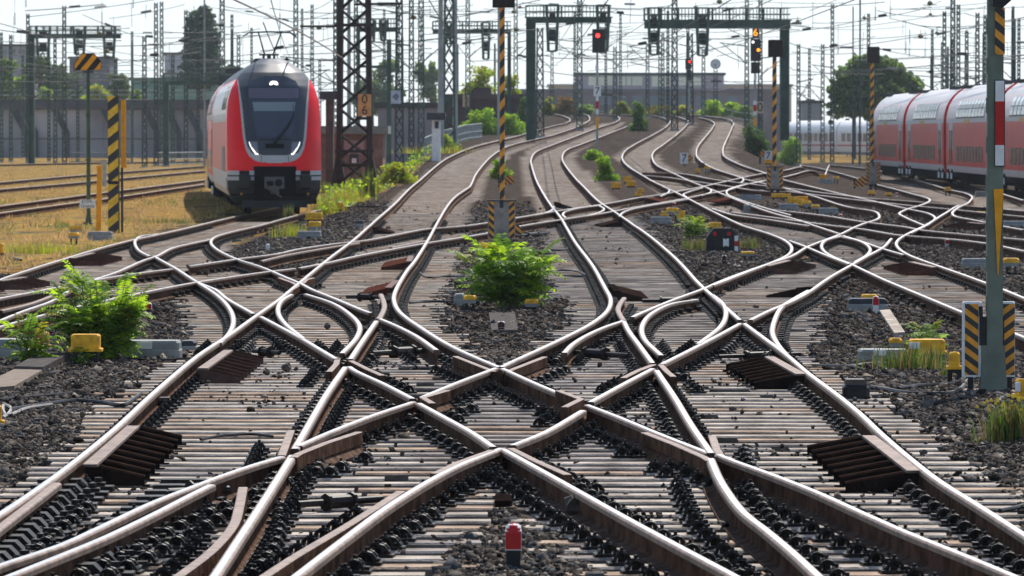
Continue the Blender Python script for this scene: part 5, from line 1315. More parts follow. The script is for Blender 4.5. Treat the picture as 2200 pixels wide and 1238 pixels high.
def tree(label, px, base, top, wpx, Y, mats, n, leaf, blobs=None, cat="tree", name="tree", seed=1, trunk=True, group=None):
    rng = np.random.default_rng(seed)
    p = Px(px, base, Y=Y); H = (base - top) * p.k; W = wpx * p.k
    t = thing(name, label, cat, p.loc, 0, group)
    if blobs is None:
        blobs = []
        for i in range(15):
            z = rng.uniform(.25, .92); rr = math.sqrt(max(.05, 1 - ((z - .55) / .5) ** 2)) * .36
            blobs.append((rng.normal(0, .6) * rr * W, rng.normal(0, .5) * rr * W, z * H, W * rng.uniform(.13, .24), W * rng.uniform(.13, .22), H * rng.uniform(.09, .16)))
    else: blobs = [(a * W, b * W, c * H, d * W, d * W, e * H) for a, b, c, d, e in blobs]
    P, q = crown_points(blobs, n, rng)
    V, F = leaf_cards(n, P, leaf, rng)
    fastmesh("crown", V, F, mats, rng.choice(len(mats), n), t)
    if trunk:
        mb = MB(); mb.tube((0, 0, -1), (0, 0, H * .35), W * .045, W * .032, 9)
        for i in range(6):
            b = blobs[i % len(blobs)]; mb.tube((0, 0, H * (.15 + .04 * i)), (b[0] * .8, b[1] * .8, b[2]), W * .022, W * .006, 6)
        mb.build("trunk", M_BARK, t)
    return t
TG = "trees beyond the yard"
tree("tall narrow dark poplar behind the lattice masts", 432, 196, 12, 84, 640, [L_P1, L_P2, L_P2], 16000, .42,
     [(.08, 0, .93, .16, .07), (-.10, 0, .84, .26, .10), (.14, .1, .82, .24, .12), (-.04, 0, .70, .36, .13), (.20, 0, .62, .30, .12), (-.20, 0, .58, .28, .12), (.02, 0, .48, .42, .14), (.12, 0, .34, .44, .14), (-.14, 0, .32, .38, .14), (.22, 0, .2, .38, .13), (-.1, 0, .14, .44, .12)], name="poplar_tree", seed=3)
tree("broad round green tree left of the parked coaches", 1880, 262, 118, 205, 470, [L_T1, L_T1, L_T2, L_T3], 17000, .42,
     [(-.12, 0, .86, .17, .14), (.02, 0, .84, .16, .14), (-.25, 0, .66, .18, .16), (.15, 0, .80, .15, .15), (-.02, .05, .66, .24, .18), (.27, 0, .62, .16, .15), (.40, 0, .52, .11, .14), (-.36, 0, .48, .14, .15), (-.20, -.05, .40, .22, .18), (.06, -.1, .42, .25, .18), (.30, 0, .38, .2, .17), (-.3, 0, .22, .2, .16), (0, 0, .2, .3, .16), (.3, 0, .18, .22, .15)], seed=5)
tree("bright green tree at the left edge above the wall", 10, 240, 128, 110, 600, [L_T1, L_BRIGHT, L_T2], 9000, .36, seed=8, group=TG)
tree("green tree behind the small signal gantry's column", 85, 240, 118, 100, 640, [L_T1, L_T2, L_T3], 8000, .36, seed=9, group=TG)
tree("dim green tree left of the octagon sign's post", 140, 236, 140, 84, 700, [L_T2, L_T3], 6000, .4, seed=10, group=TG)
tree("green tree beside the teal noise wall", 256, 226, 154, 58, 610, [L_T1, L_T2], 5000, .34, seed=11, group=TG)
tree("pale hazy tree behind the brown mast's right side", 828, 260, 125, 60, 700, [L_T1, L_T2], 4500, .4, seed=12, group=TG)
tree("pale hazy tree right of the thick grey pole", 925, 260, 130, 50, 720, [L_T1, L_T2], 4000, .4, seed=13, group=TG)
tree("dim green tree behind the diamond board", 800, 262, 172, 95, 640, [L_T2, L_T3], 5000, .4, seed=14, group=TG)
tree("dark conifer group right of the poplar's foot", 500, 210, 140, 70, 680, [L_P1, L_T3], 4500, .4, seed=15, group=TG)
BG = "bushes along the yard"
def bush(label, px, base, top, w, mats, n, leaf, seed, Y=None, name="bush"):
    p = Px(px, base, -.2) if Y is None else Px(px, base, Y=Y)
    rng = np.random.default_rng(seed + 900)
    bl = [(rng.uniform(-.38, .38), rng.uniform(-.25, .25), rng.uniform(.04, .35), rng.uniform(.18, .27), rng.uniform(.15, .24)) for _ in range(9)]
    bl += [(rng.uniform(-.24, .24), rng.uniform(-.2, .2), rng.uniform(.35, .86), rng.uniform(.13, .21), rng.uniform(.11, .17)) for _ in range(12)]
    return tree(label, px, base, top, w, p.loc.y, mats, n, leaf, bl, name=name, cat="bush", seed=seed, trunk=True, group=BG)
bush("yellow flowering bush left of the teal noise wall", 212, 222, 182, 66, [L_YEL, L_BRIGHT], 3500, .3, 20, Y=600)
bush("small green bush right of the yellow one", 292, 222, 193, 34, [L_BRIGHT, L_T1], 1800, .3, 21, Y=600)
bush("low green bush right of the lattice mast before the wall", 95, 232, 186, 50, [L_BRIGHT, L_T1], 2200, .3, 26, Y=590)
bush("tall airy yellow green bush on the brown bunker", 1030, 214, 138, 90, [L_BRIGHT, L_YEL], 2600, .22, 22, Y=405)
bush("airy yellow green bush right of the striped pole", 1095, 214, 160, 46, [L_BRIGHT, L_YEL], 1500, .22, 23, Y=410)
bush("bright green bush below the brown bunker", 1040, 290, 230, 92, [L_BRIGHT, L_MID], 6200, .16, 24)
bush("bright green bush left of the gantry column's foot", 1090, 290, 238, 74, [L_BRIGHT, L_MID], 3500, .16, 25)
bush("dark slender bush at the gantry column", 1127, 284, 205, 36, [L_T2, L_DARK], 3000, .15, 27)
bush("upright dark green shrub between the two middle tracks", 1374, 282, 212, 44, [L_MID, L_DARK, L_T2], 5200, .13, 28)
bush("dark bush left of the striped pole with the hut", 1622, 334, 262, 62, [L_T2, L_DARK, L_T3], 5000, .13, 29)
bush("bright green shrub right of the striped pole with the hut", 1702, 356, 290, 64, [L_BRIGHT, L_T1, L_MID], 5200, .13, 30)
bush("bright bush by the embankment railing's lower end", 955, 326, 284, 66, [L_BRIGHT, L_YEL, L_MID], 3600, .11, 31)
bush("bright green weeds left of the lower 7 board", 858, 345, 288, 62, [L_BRIGHT, L_MID], 3600, .1, 32)
bush("yellow green weeds on the slope beside the tank", 852, 394, 345, 84, [L_YEL, L_BRIGHT], 4200, .09, 33)
bush("green bush between middle tracks near yellow boxes", 1301, 388, 338, 50, [L_BRIGHT, L_MID], 3600, .09, 34)
bush("small green bush at the signal post's foot", 1280, 345, 320, 50, [L_BRIGHT, L_MID], 1800, .1, 35)
bush("small green bush left of the striped centre pole", 1075, 385, 340, 46, [L_MID, L_BRIGHT], 2200, .09, 36)
for i, (px, b, tp, w, ms) in enumerate([(1178, 246, 208, 34, [L_YEL, L_T1]), (1215, 246, 205, 50, [mat("ochre_leaf", (.24, .15, .03), .6, trans=.3)]), (1255, 246, 222, 44, [L_T1]), (1335, 246, 218, 44, [L_YEL, L_T1]), (1415, 248, 222, 60, [mat("ochre_leaf2", (.27, .17, .02), .6, trans=.3), L_T1]), (1470, 250, 225, 50, [L_T1, L_YEL]), (1530, 252, 215, 60, [L_BRIGHT]), (1568, 254, 218, 56, [L_BRIGHT]), (1600, 256, 225, 40, [L_T1])]):
    bush(["yellow green bush at the gantry column's right side", "ochre bush beyond the far bend, leftmost", "low green bush beyond the far bend", "yellowish bush beyond the far bend near the red signal", "low ochre bush beyond the far bend in the middle", "low green bush under the distant signal", "bright green bush under the station clock", "bright green bush right of the station clock", "green bush at the far right of the bend"][i], px, b, tp, w, ms, 1800, .28, 40 + i, Y=520)

# pinnate bushes close by
def frond(V, F, Mi, base, az, el, length, rng, mi, leaf, pairs=10):
    d = np.array([math.cos(az) * math.cos(el), math.sin(az) * math.cos(el), math.sin(el)])
    p = np.array(base, float); step = length / pairs; side = np.array([-math.sin(az), math.cos(az), 0])
    pts = [p.copy()]
    for k in range(pairs):
        d = d + np.array([0, 0, -.085]) * (k / pairs) * 2; d /= np.linalg.norm(d)
        p = p + d * step; pts.append(p.copy())
        up = np.cross(side, d); up *= np.sign(up[2]) or 1
        s = leaf * (1.05 - .55 * abs(k / pairs - .35)) * rng.uniform(.85, 1.15)
        for sg in (-1, 1):
            o = (side * sg * .92 + d * .32 + up * rng.uniform(-.35, .05)); o /= np.linalg.norm(o)
            w = d * s * .17
            mid = p + o * s * .5 + up * s * .07
            tip = p + o * s - up * s * .12
            b = len(V)
            V += [p - w * .3, mid - w, tip, mid + w, p + w * .3, mid + up * s * .02]
            F += [(b, b + 1, b + 5, b + 4), (b + 4, b + 5, b + 3, b + 3), (b + 1, b + 2, b + 3, b + 5)]
            F[-2] = (b + 4, b + 5, b + 3, b + 4)
            m = mi if rng.random() < .7 else int(rng.integers(0, 3))
            Mi += [m] * 3
    return pts

def pinnate_bush(label, px, base, w, h, stems, n, seed, leaf=.085, wide=1.0, dz=-.2, tops=None, fl=.34, yel=.2):
    """shrub of feather-leaved shoots like tree-of-heaven suckers"""
    rng = np.random.default_rng(seed)
    p = Px(px, base, dz); W, H = w * p.k, h * p.k
    t = thing("leafy_bush", label, "bush", p.loc, 0, "feathery green bushes between the tracks")
    V, F, Mi = [], [], []; st = MB()
    for s in range(stems):
        a = rng.random() * 6.283; lean = rng.uniform(.05, .46) * W * wide; hh = H * rng.uniform(.45, .85) * (1 - .25 * lean / (W * .5))
        b0 = np.array([rng.normal(0, .06) * W, rng.normal(0, .06) * W, 0]); top = b0 + np.array([math.cos(a) * lean, math.sin(a) * lean * .8, hh])
        pts = [b0, b0 * .6 + top * .4 + np.array([0, 0, .05 * H]), top]
        st.path([Vector(q) for q in pts], [.012, .009, .005], 5)
        for k in range(n):
            q = (k + .6) / n; bp = b0 + (top - b0) * (.12 + .88 * q)
            az = rng.random() * 6.283 if q < .9 else a + rng.normal(0, .8)
            el = rng.uniform(.05, .75) if q < .9 else rng.uniform(.4, 1.2)
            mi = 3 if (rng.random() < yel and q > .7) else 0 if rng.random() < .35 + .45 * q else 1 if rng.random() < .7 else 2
            L = fl * min(W, H * 1.2) * rng.uniform(.7, 1.2)
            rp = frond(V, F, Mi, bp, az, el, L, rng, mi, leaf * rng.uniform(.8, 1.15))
            st.path([Vector(q_) for q_ in rp[::2]], .0035, 3)
    V = np.array(V); V[:, 2] = np.maximum(V[:, 2], .01)
    ff = [tuple(q) if len(set(q)) == 4 else None for q in F]
    me = bpy.data.meshes.new("foliage")
    me.from_pydata([tuple(v) for v in V], [], [tuple(dict.fromkeys(q)) for q in F])
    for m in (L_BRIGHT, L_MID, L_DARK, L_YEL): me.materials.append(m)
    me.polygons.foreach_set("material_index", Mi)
    o = bpy.data.objects.new("foliage", me); COL.objects.link(o); o.parent = t
    st.build("stems", M_STEM, t)
    return t
pinnate_bush("big feathery green bush behind the yellow box at the left", 212, 777, 236, 216, 30, 14, 51, .10, fl=.26, yel=.12)
pinnate_bush("small feathery shoot left of the big left bush", 68, 786, 110, 125, 7, 8, 52, .08, fl=.42, yel=.35)
pinnate_bush("bright feathery green bush in the middle below the chevron pole", 1098, 664, 205, 188, 24, 10, 53, .15, fl=.30, yel=.12)
pinnate_bush("small feathery bush left of the black shunting signal", 1492, 512, 84, 60, 9, 8, 54, .09, fl=.36, yel=.35)
pinnate_bush("yellow tinged feathery shoot above the big yellow box", 1985, 752, 108, 66, 6, 6, 55, .07, fl=.5, yel=.6)
pinnate_bush("small fern like shoot before the left yellow box", 170, 790, 34, 52, 3, 5, 56, .06, fl=.6, yel=.0)

# grass tufts and weeds
def tuft(label, px, base, w, h, n, mats, seed, lean=.5, bw=.005, flowers=None, name="grass_tuft"):
    rng = np.random.default_rng(seed); p = Px(px, base, -.2); W, H = w * p.k, h * p.k
    V, F = [], []
    for i in range(n):
        r = rng.normal(0, .28, 2) * np.array([W, W * .6]); a = rng.random() * 6.283
        hh = H * rng.uniform(.45, 1.05); l = hh * lean * rng.random(); d = np.array([math.cos(a), math.sin(a), 0]); u = np.array([-d[1], d[0], 0]) * bw * rng.uniform(.6, 1.5)
        b = np.array([r[0], r[1], 0]); m = b + d * l * .35 + np.array([0, 0, hh * .6]); t = b + d * l + np.array([0, 0, hh])
        k = len(V); V += [b - u, b + u, m + u * .8, m - u * .8, t]; F += [(k, k + 1, k + 2, k + 3), (k + 3, k + 2, k + 4, k + 4)]
    me = bpy.data.meshes.new("blades"); me.from_pydata([tuple(v) for v in V], [], [tuple(dict.fromkeys(q)) for q in F])
    for m in mats: me.materials.append(m)
    me.polygons.foreach_set("material_index", np.repeat(rng.choice(len(mats), n), 2).astype(np.int32))
    t = thing(name, label, "plant", p.loc, 0, "grass tufts and weeds in the ballast")
    o = bpy.data.objects.new("blades", me); COL.objects.link(o); o.parent = t
    if flowers:
        f = MB()
        for i in range(flowers):
            x, y, z = rng.normal(0, .3) * W, rng.normal(0, .2) * W, H * rng.uniform(.7, 1.1); f.tube((x, y, z - .01), (x, y, z + .01), .014, .008, 6)
        f.build("blossoms", mat("yellow_blossom", (.75, .50, .02), .6), t)
TB = [mat("grass_blade", (.13, .22, .03), .7, 0, .4, 6, trans=.35), mat("grass_blade_dark", (.07, .13, .025), .7, 0, .4, 6, trans=.3), mat("straw_blade", (.30, .22, .08), .8, 0, .3, 5, trans=.3)]
TY = [mat("straw_blade", (.30, .22, .08), .8, 0, .3, 5, trans=.3), L_YEL, L_BRIGHT]
tuft("green grass clump before the big yellow box", 1960, 797, 150, 62, 420, TB, 61)
tuft("green grass with tiny yellow flowers at the right edge", 2180, 955, 110, 100, 520, TB, 62, flowers=40)
tuft("tall thin green weed in front of the train's coupler", 620, 478, 24, 44, 40, TB, 63, .25, .02)
tuft("straw coloured weed left of the grey trough", 622, 510, 70, 34, 240, TY, 64)
tuft("weeds behind the yellow box under the train", 700, 462, 60, 50, 300, TY, 65)
tuft("tall weeds at the brown mast's foot", 750, 440, 90, 44, 360, TY, 66)
tuft("upright green weed stalks right of the brown mast", 788, 425, 40, 70, 90, TB, 67, .15, .02)
tuft("grass beside the black shunting signal, left", 1500, 538, 66, 30, 300, TB, 68)
tuft("grass beside the black shunting signal, right", 1610, 535, 50, 30, 160, TB, 69)
tuft("green weed by the orange post in the dry grass", 360, 480, 120, 16, 260, TB, 70)
tuft("green grass strip along the dry grass edge, left", 90, 545, 180, 30, 520, TY, 71)
tuft("tiny green weed between the yellow boxes far right", 1789, 460, 12, 22, 26, TB, 72, .3, .02)
tuft("flowering weeds at the embankment slope by the 7 board", 930, 330, 110, 18, 320, TY, 73, bw=.02)
tuft("tiny green weed below the right yellow box", 2034, 812, 30, 30, 50, TB, 74)

def drygrass():
    rng = np.random.default_rng(5); n = 60000
    px = rng.uniform(-80, 760, n); py = rng.uniform(335, 610, n)
    k = zone_grass(px, py) & (rng.random(n) < .08 + .92 * (np.sin(px * .035 + 2) * np.sin(py * .12) + .5 * np.sin(px * .11) > -.12)); px, py = px[k], py[k]
    Y = 26466 / (py - HZ) * 1.02; X = (px - CX) / FPX * Y; n = len(X)
    Z = S(X, Y) - .21
    a = rng.random(n) * 6.283; h = rng.uniform(.04, .15, n) * np.where(np.sin(X * 1.3) * np.sin(Y * .23) > .2, 1.3, .7); w = .012 + Y * 5e-5
    u = np.stack([np.cos(a) * w, np.sin(a) * w * .3, a * 0], -1); b = np.stack([X, Y, Z], -1)
    t = b + np.stack([rng.normal(0, .35, n) * h, rng.normal(0, .35, n) * h, h], -1)
    V = np.stack([b - u, b + u, t], 1).reshape(-1, 3)
    g = np.sin(X * .8 + 2) * np.sin(Y * .12) + rng.normal(0, .5, n)
    mi = np.where(g > .65, 2, np.where(rng.random(n) < .5, 0, 1))
    o = fastmesh("dry_grass", V, np.arange(3 * n).reshape(-1, 3), [mat("straw", (.55, .38, .15), .85, 0, .3, .5, trans=.3), mat("straw_dark", (.36, .25, .11), .85, 0, .3, .5, trans=.3), mat('dull_green_blade', (.16, .21, .04), .8, 0, .3, 3, trans=.3)], mi)
    tag(o, "dry golden grass with green patches covering the left yard", "dry grass", kind="stuff")
drygrass()

def scrub():
    rng = np.random.default_rng(77)
    n = 16000
    px = rng.uniform(690, 1045, n); py = rng.uniform(280, 470, n)
    k = inpoly(px, py, GRASS[1]) & (rng.random(n) < .35 + .65 * (np.sin(px * .11) * np.sin(py * .13 + px * .03) > -.1))
    P = np.array([tuple(hit(a, b, -.2)) for a, b in zip(px[k][:5200], py[k][:5200])])
    n = len(P); hm = np.clip(.35 + .35 * np.sin(P[:, 1] * .21 + P[:, 0]), .1, .7)
    P[:, 2] += rng.random(n) * hm
    P = np.repeat(P, 3, 0) + rng.normal(0, .10, (n * 3, 3)) * np.array([1.5, 4, .6])
    V, F = leaf_cards(len(P), P, .13, rng)
    g = np.repeat(rng.choice(4, n, p=[.44, .30, .16, .10]), 3)
    o = fastmesh("scrub", V, F, [L_BRIGHT, L_MID, L_T2, L_YEL], g); tag(o, "low green and yellow scrub covering the embankment slope", "scrub", kind="stuff")
scrub()
# ------------------------------------------------------------------ things standing between the tracks
S_BY = stripes("black_yellow_stripes", BLK, YEL, .47, -.8)
S_POLE = stripes("black_orange_pole", BLK, ORG, .36, -1.2)
S_POLE2 = stripes("black_orange_pole_far", BLK, ORG, .42, -1.2)
S_CHL = stripes("chevron_left", BLK, ORG, .128, .75)
S_CHR = stripes("chevron_right", BLK, ORG, .128, -.75)
S_CHLF = stripes("chevron_left_far", BLK, ORG, .17, .9)
S_CHRF = stripes("chevron_right_far", BLK, ORG, .17, -.9)
S_TOP = stripes("mast_top_stripes", BLK, ORG, .165, .85)

def right_mast():
    p = Px(2135, 845, -.2)
    t = thing("signal_mast", "tall grey green beam mast with chevron plates and coloured boards", "signal mast", p.loc)
    m = MB()
    p.box(m, 2120, -40, 2124, 840, -.06, .06)                      # flanges of the beam
    m.box(p.x(2124), p.x(2154), -.065, -.05, 0, p.z(-40)); m.box(p.x(2124), p.x(2154), .05, .065, 0, p.z(-40)); m.box(p.x(2150), p.x(2154), -.05, .05, 0, p.z(-40))
    for k in range(9):
        y = 40 + k * 85; p.box(m, 2118, y, 2120, y + 34, -.03, .03)
    m.build("shaft", M_MASTG, t)
    f = MB(); f.prism([(p.x(2105), 0), (p.x(2163), 0), (p.x(2158), p.z(742)), (p.x(2111), p.z(742))], -.082, -.066); f.prism([(p.x(2105), 0), (p.x(2163), 0), (p.x(2158), p.z(742)), (p.x(2111), p.z(742))], .07, .086)
    for x, y in ((2131, 691), (2131, 752), (2131, 758), (2130, 817)): f.disc((p.x(x), p.z(y)), .012, -.09, -.081, 8)
    f.build("foot_cheek", M_MASTG, t)
    b = MB(); b.rbox(p.x(2060), p.x(2185), -.35, .4, -.10, .03, .03); b.build("base_slab", mat("mast_slab", (.20, .15, .12), .9, 0, .4, 6, .3), t)
    for a0, a1, sm_ in ((2068, 2110, S_CHL), (2148, 2181, S_CHR)):
        c = MB(); c.rbox(p.x(a0), p.x(a1), -.03, .05, p.z(810), p.z(648), .012); co = c.build("chevron_plate", M_WHITE, t)
        d = MB(); l = 2073 if a0 < 2100 else 2155; r = 2102 if a0 < 2100 else 2181
        d.box(p.x(l), p.x(r) - (.004 if a0 > 2100 else 0), -.034, -.0305, p.z(806), p.z(653)); d.build("hazard_stripes", sm_, co)
    e = MB()
    for x0, x1 in ((2103, 2111), (2149, 2153)): p.box(e, x0, 658, x1, 680, -.06, .03)
    p.box(e, 2104, 680, 2120, 742, -.05, .0); p.box(e, 2152, 680, 2157, 742, -.05, .0)
    p.box(e, 2080, 810, 2092, 838, -.02, .02); p.box(e, 2165, 810, 2175, 838, -.02, .02)
    e.build("bracket", M_BLACK, t)
    g = MB(); p.box(g, 2135, 19, 2156, 118, -.095, -.08); g.build("striped_board", S_TOP, t)
    w = MB(); p.box(w, 2134.5, 172, 2157, 358, -.090, -.08); wo = w.build("mast_plate", M_BLACK, t)
    for y0, y1, mm in ((174, 218, M_WHITE), (218, 312, M_RED), (312, 356, M_WHITE)):
        q = MB(); p.box(q, 2136, y0, 2155, y1, -.096, -.0905); q.build("colour_field", mm, wo)
    a = MB(); a.prism([(p.x(2142), p.z(590)), (p.x(2144), p.z(590)), (p.x(2154), p.z(406)), (p.x(2133), p.z(406))], -.095, -.08); a.build("orange_wedge_sign", M_ORG, t)
    h = MB(); h.prism([(p.x(2128), p.z(14)), (p.x(2152), p.z(16)), (p.x(2170), p.z(0)), (p.x(2170), p.z(-60)), (p.x(2128), p.z(-60))], -.2, .1); h.build("signal_head", M_BLACK, t)
right_mast()

def striped_pole(label, x0, x1, ytop, ybase, head, hut, sm_, smL, smR, stilt):
    """slim striped pole with a lamp box on top and a striped equipment hut at its foot"""
    cx = (x0 + x1) / 2
    p = Px((hut[0] + hut[2]) / 2, ybase, -.2)
    t = thing("striped_signal_pole", label, "signal pole", p.loc, 0, "slim black and orange striped poles")
    m = MB(); m.tube((p.x(cx), 0, p.z(hut[1])), (p.x(cx), 0, p.z(head[3])), (x1 - x0) / 2 * p.k, None, 14); m.build("pole", sm_, t, smooth=True)
    h = MB(); h.rbox(p.x(head[0]), p.x(head[2]), -.16, .22, p.z(head[3]), p.z(head[1]), .03); ho = h.build("lamp_head", M_BLACK, t)
    l = MB(); l.box(p.x(head[0]) + .04, p.x(head[2]) - .04, -.19, -.161, p.z(head[3]) + .05, p.z(head[1]) - .05)
    for k in range(5): z = p.z(head[3]) + (p.z(head[1]) - p.z(head[3])) * (k + .7) / 5.5; l.box(p.x(head[0]) + .05, p.x(head[2]) - .05, -.215, -.19, z - .018, z + .018)
    l.build("lamp_matrix", mat("lamp_matrix", (.035, .026, .022), .5), ho)
    x_0, y_0, x_1, y_1 = hut; w = (x_1 - x_0)
    b = MB(); b.rbox(p.x(x_0), p.x(x_1), -.10, .12, p.z(y_1), p.z(y_0), .02); bo = b.build("equipment_hut", mat("hut_grey_board", (.33, .29, .25), .85, 0, .35, 4, .2), t)
    for a, c, s_ in ((x_0 + w * .03, x_0 + w * .23, smL), (x_1 - w * .23, x_1 - w * .03, smR)):
        d = MB(); d.box(p.x(a), p.x(c), -.106, -.1005, p.z(y_1 - 1), p.z(y_0 + 1)); d.build("hazard_stripes", s_, bo)
    r = MB(); r.box(p.x(x_0) - .02, p.x(x_1) + .02, -.13, .14, p.z(y_0), p.z(y_0) + .025); r.box(p.x((x_0 + x_1) / 2) - .04, p.x((x_0 + x_1) / 2) + .04, -.125, -.1, p.z(y_0 + w * .25), p.z(y_0)); r.build("rim", M_DARKGREY, bo)
    s = MB()
    for a in (.32, .68): s.box(p.x(x_0 + w * a) - .05, p.x(x_0 + w * a) + .05, -.06, .08, -.05, p.z(y_1))
    s.build("stilts", M_BLACK, t)
striped_pole("striped pole with grey striped hut behind the middle leafy bush", 1073.5, 1084.5, 12, 532, (1058, -14, 1106, 17), (1048, 432, 1107, 513), S_POLE, S_CHLF, S_CHRF, 0)
striped_pole("striped pole with hut beside the dark bush and the 7 board", 1659, 1668, 90, 425, (1650, 86, 1681, 123), (1647, 359, 1682, 406), S_POLE2, S_CHLF, S_CHRF, 0)
striped_pole("striped pole with hut in front of the parked red coaches", 1869, 1877, 100, 408, (1862, 101, 1889, 136), (1860, 350, 1891, 396), S_POLE2, S_CHLF, S_CHRF, 0)

def octagon_sign():
    p = Px(190, 482, -.2)
    t = thing("octagon_sign", "black and orange striped octagonal board on a green post", "sign", p.loc)
    m = MB(); m.tube((0, .04, 0), (0, .04, p.z(150)), 4.6 * p.k, 3.6 * p.k, 12); m.tube((0, .04, 0), (0, .04, p.z(462)), 8 * p.k, 4.8 * p.k, 12)
    for y in (400, 345, 250): m.tube((0, .04, p.z(y)), (0, .04, p.z(y) + .05), 5.6 * p.k, None, 12)
    m.build("post", mat("green_post", (.07, .11, .055), .55, 0, .3, 3), t, smooth=True)
    o = [(160, 137), (177, 115), (203, 115), (219, 132), (219, 151), (160, 152)]
    b = MB(); b.prism([(p.x(x), p.z(y)) for x, y in o][::-1], -.06, -.03); bo = b.build("board", M_BLACK, t)
    s = MB()
    for q in ([(161.5, 138), (177, 116.5), (187, 116.5), (187, 118), (162, 150)], [(173, 151), (201, 117.5), (209, 121), (209, 124), (187, 151)], [(203, 151), (218, 133), (218, 150)]):
        s.prism([(p.x(x), p.z(y)) for x, y in q][::-1], -.066, -.061)
    s.build("stripe_field", M_ORG, bo)
    f = MB(); f.box(p.x(178), p.x(202), -.02, .06, p.z(157), p.z(153)); f.build("clamp", M_DARKGREY, t)
    a = MB(); a.box(p.x(172), p.x(206), -.12, -.10, p.z(447), p.z(429)); ao = a.build("name_plate", M_WHITE, t)
    text("EOW-\nGrenze", 9.5 * p.k, (p.x(189), -.123, p.z(438)), ao, M_BLACK)
    d = MB(); d.rbox(p.x(176), p.x(200), -.1, .15, -.05, p.z(478), .03); d.build("foot", M_DARKGREY, t)
octagon_sign()

def boards():
    p = Px(245, 500, -.2)
    t = thing("striped_marker_board", "tall black and yellow striped board standing in the dry grass", "marker board", p.loc)
    b = MB(); p.box(b, 232.5, 207, 257, 500, -.03, .03); bo = b.build("board", mat("board_back", (.1, .09, .03), .6), t)
    s = MB(); p.box(s, 232.5, 207, 254.5, 391, -.036, -.031); p.box(s, 232.5, 395, 254.5, 499, -.036, -.031); s.build("stripe_field", S_BY, bo)
    c = MB(); p.box(c, 233, 389, 254, 396, -.05, -.03); c.build("clamp", M_BLACK, t)
    q = Px(262, 500, -.2); q.loc.y += .6
    t2 = thing("orange_marker_board", "orange board raised behind the striped board", "marker board", (q.loc.x, q.loc.y, q.loc.z))
    d = MB(); d.prism([(q.x(257), q.z(361)), (q.x(270), q.z(361)), (q.x(267), q.z(348)), (q.x(267), q.z(215)), (q.x(257), q.z(215))], -.03, .03); d.build("board", M_ORG, t2)
    e = MB(); q.box(e, 256, 361, 261, 500, 0, .05); e.build("post", M_DARKGREY, t2)
    r = Px(214, 497, -.2)
    t3 = thing("orange_post", "short flat orange post left of the striped board", "post", r.loc)
    g = MB(); g.prism([(r.x(206), 0), (r.x(217), 0), (r.x(219.5), r.z(358)), (r.x(209), r.z(358))], -.05, .05); g.build("post", M_ORG, t3)
    h = MB(); r.box(h, 208, 356, 220, 359, -.06, .06); h.build("cap", M_ORG, t3)
    a = Px(222, 400, -.2); t4 = thing("pale_marker_post", "pale short post behind the orange post", "post", a.loc); k = MB(); a.box(k, 217, 347, 229, 400, -.05, .05); k.build("post", mat("pale_post", (.48, .46, .36), .8), t4); kk = MB(); a.box(kk, 218, 344, 228, 347, -.06, .06); kk.build("cap", M_GALV, t4)
boards()

def number_board(label, px, base, x0, y0, x1, y1, txt, arrow=None, m=M_WHITE, Y=None, split=False, mod="number_board"):
    p = Px(px, base, -.2, Y=Y)
    t = thing(mod, label, "number board", p.loc, 0, "number boards beside the tracks")
    b = MB(); b.rbox(p.x(x0), p.x(x1), -.02, .02, p.z(y1), p.z(y0), .015); bo = b.build("board", m, t)
    if split:
        text(txt[0], (y1 - y0) * .5 * p.k, ((p.x(x0) + p.x(x1)) / 2, -.03, p.z(y0 + (y1 - y0) * .27)), bo, M_BLACK); text(txt[1], (y1 - y0) * .5 * p.k, ((p.x(x0) + p.x(x1)) / 2, -.03, p.z(y0 + (y1 - y0) * .74)), bo, M_BLACK)
    else: text(txt, (y1 - y0) * 1.05 * p.k, ((p.x(x0) + p.x(x1)) / 2, -.03, (p.z(y0) + p.z(y1)) / 2), bo, M_BLACK)
    s = MB(); s.box(p.x(px) - .035, p.x(px) + .035, -.018, .05, -.1, p.z(y1) + .02); s.build("post", M_DARKGREY, t)
    if arrow:
        a = MB(); sg, ax = arrow; a.prism([(p.x(ax), p.z(y0 + 4)), (p.x(ax), p.z(y1 - 3)), (p.x(ax + 9), p.z((y0 + y1) / 2 + 6)), (p.x(ax + 9), p.z((y0 + y1) / 2 - 4))], .03, .05); a.build("striped_wedge", S_CHRF, t)
number_board("white board with 7 beside the outermost track's bend", 1470, 356, 1461, 329, 1478, 352, "7", (1, 1479))
number_board("white board with 7 at the embankment railing", 918, 332, 911, 304, 926, 328, "7")
number_board("white board with 7 left of the striped hut pole", 1650, 352, 1642, 325, 1658, 345, "7", Y=300)
number_board("tan board with 08 on the brown bunker", 1001, 252, 994, 204, 1009, 230, "08", m=mat("tan_enamel_far", (.55, .40, .26), .6), Y=395, split=True)
number_board("blank tan board right of the signal showing 6", 1632, 275, 1625, 219, 1640, 244, "0", m=mat("tan_enamel_far", (.55, .40, .26), .6), Y=360)

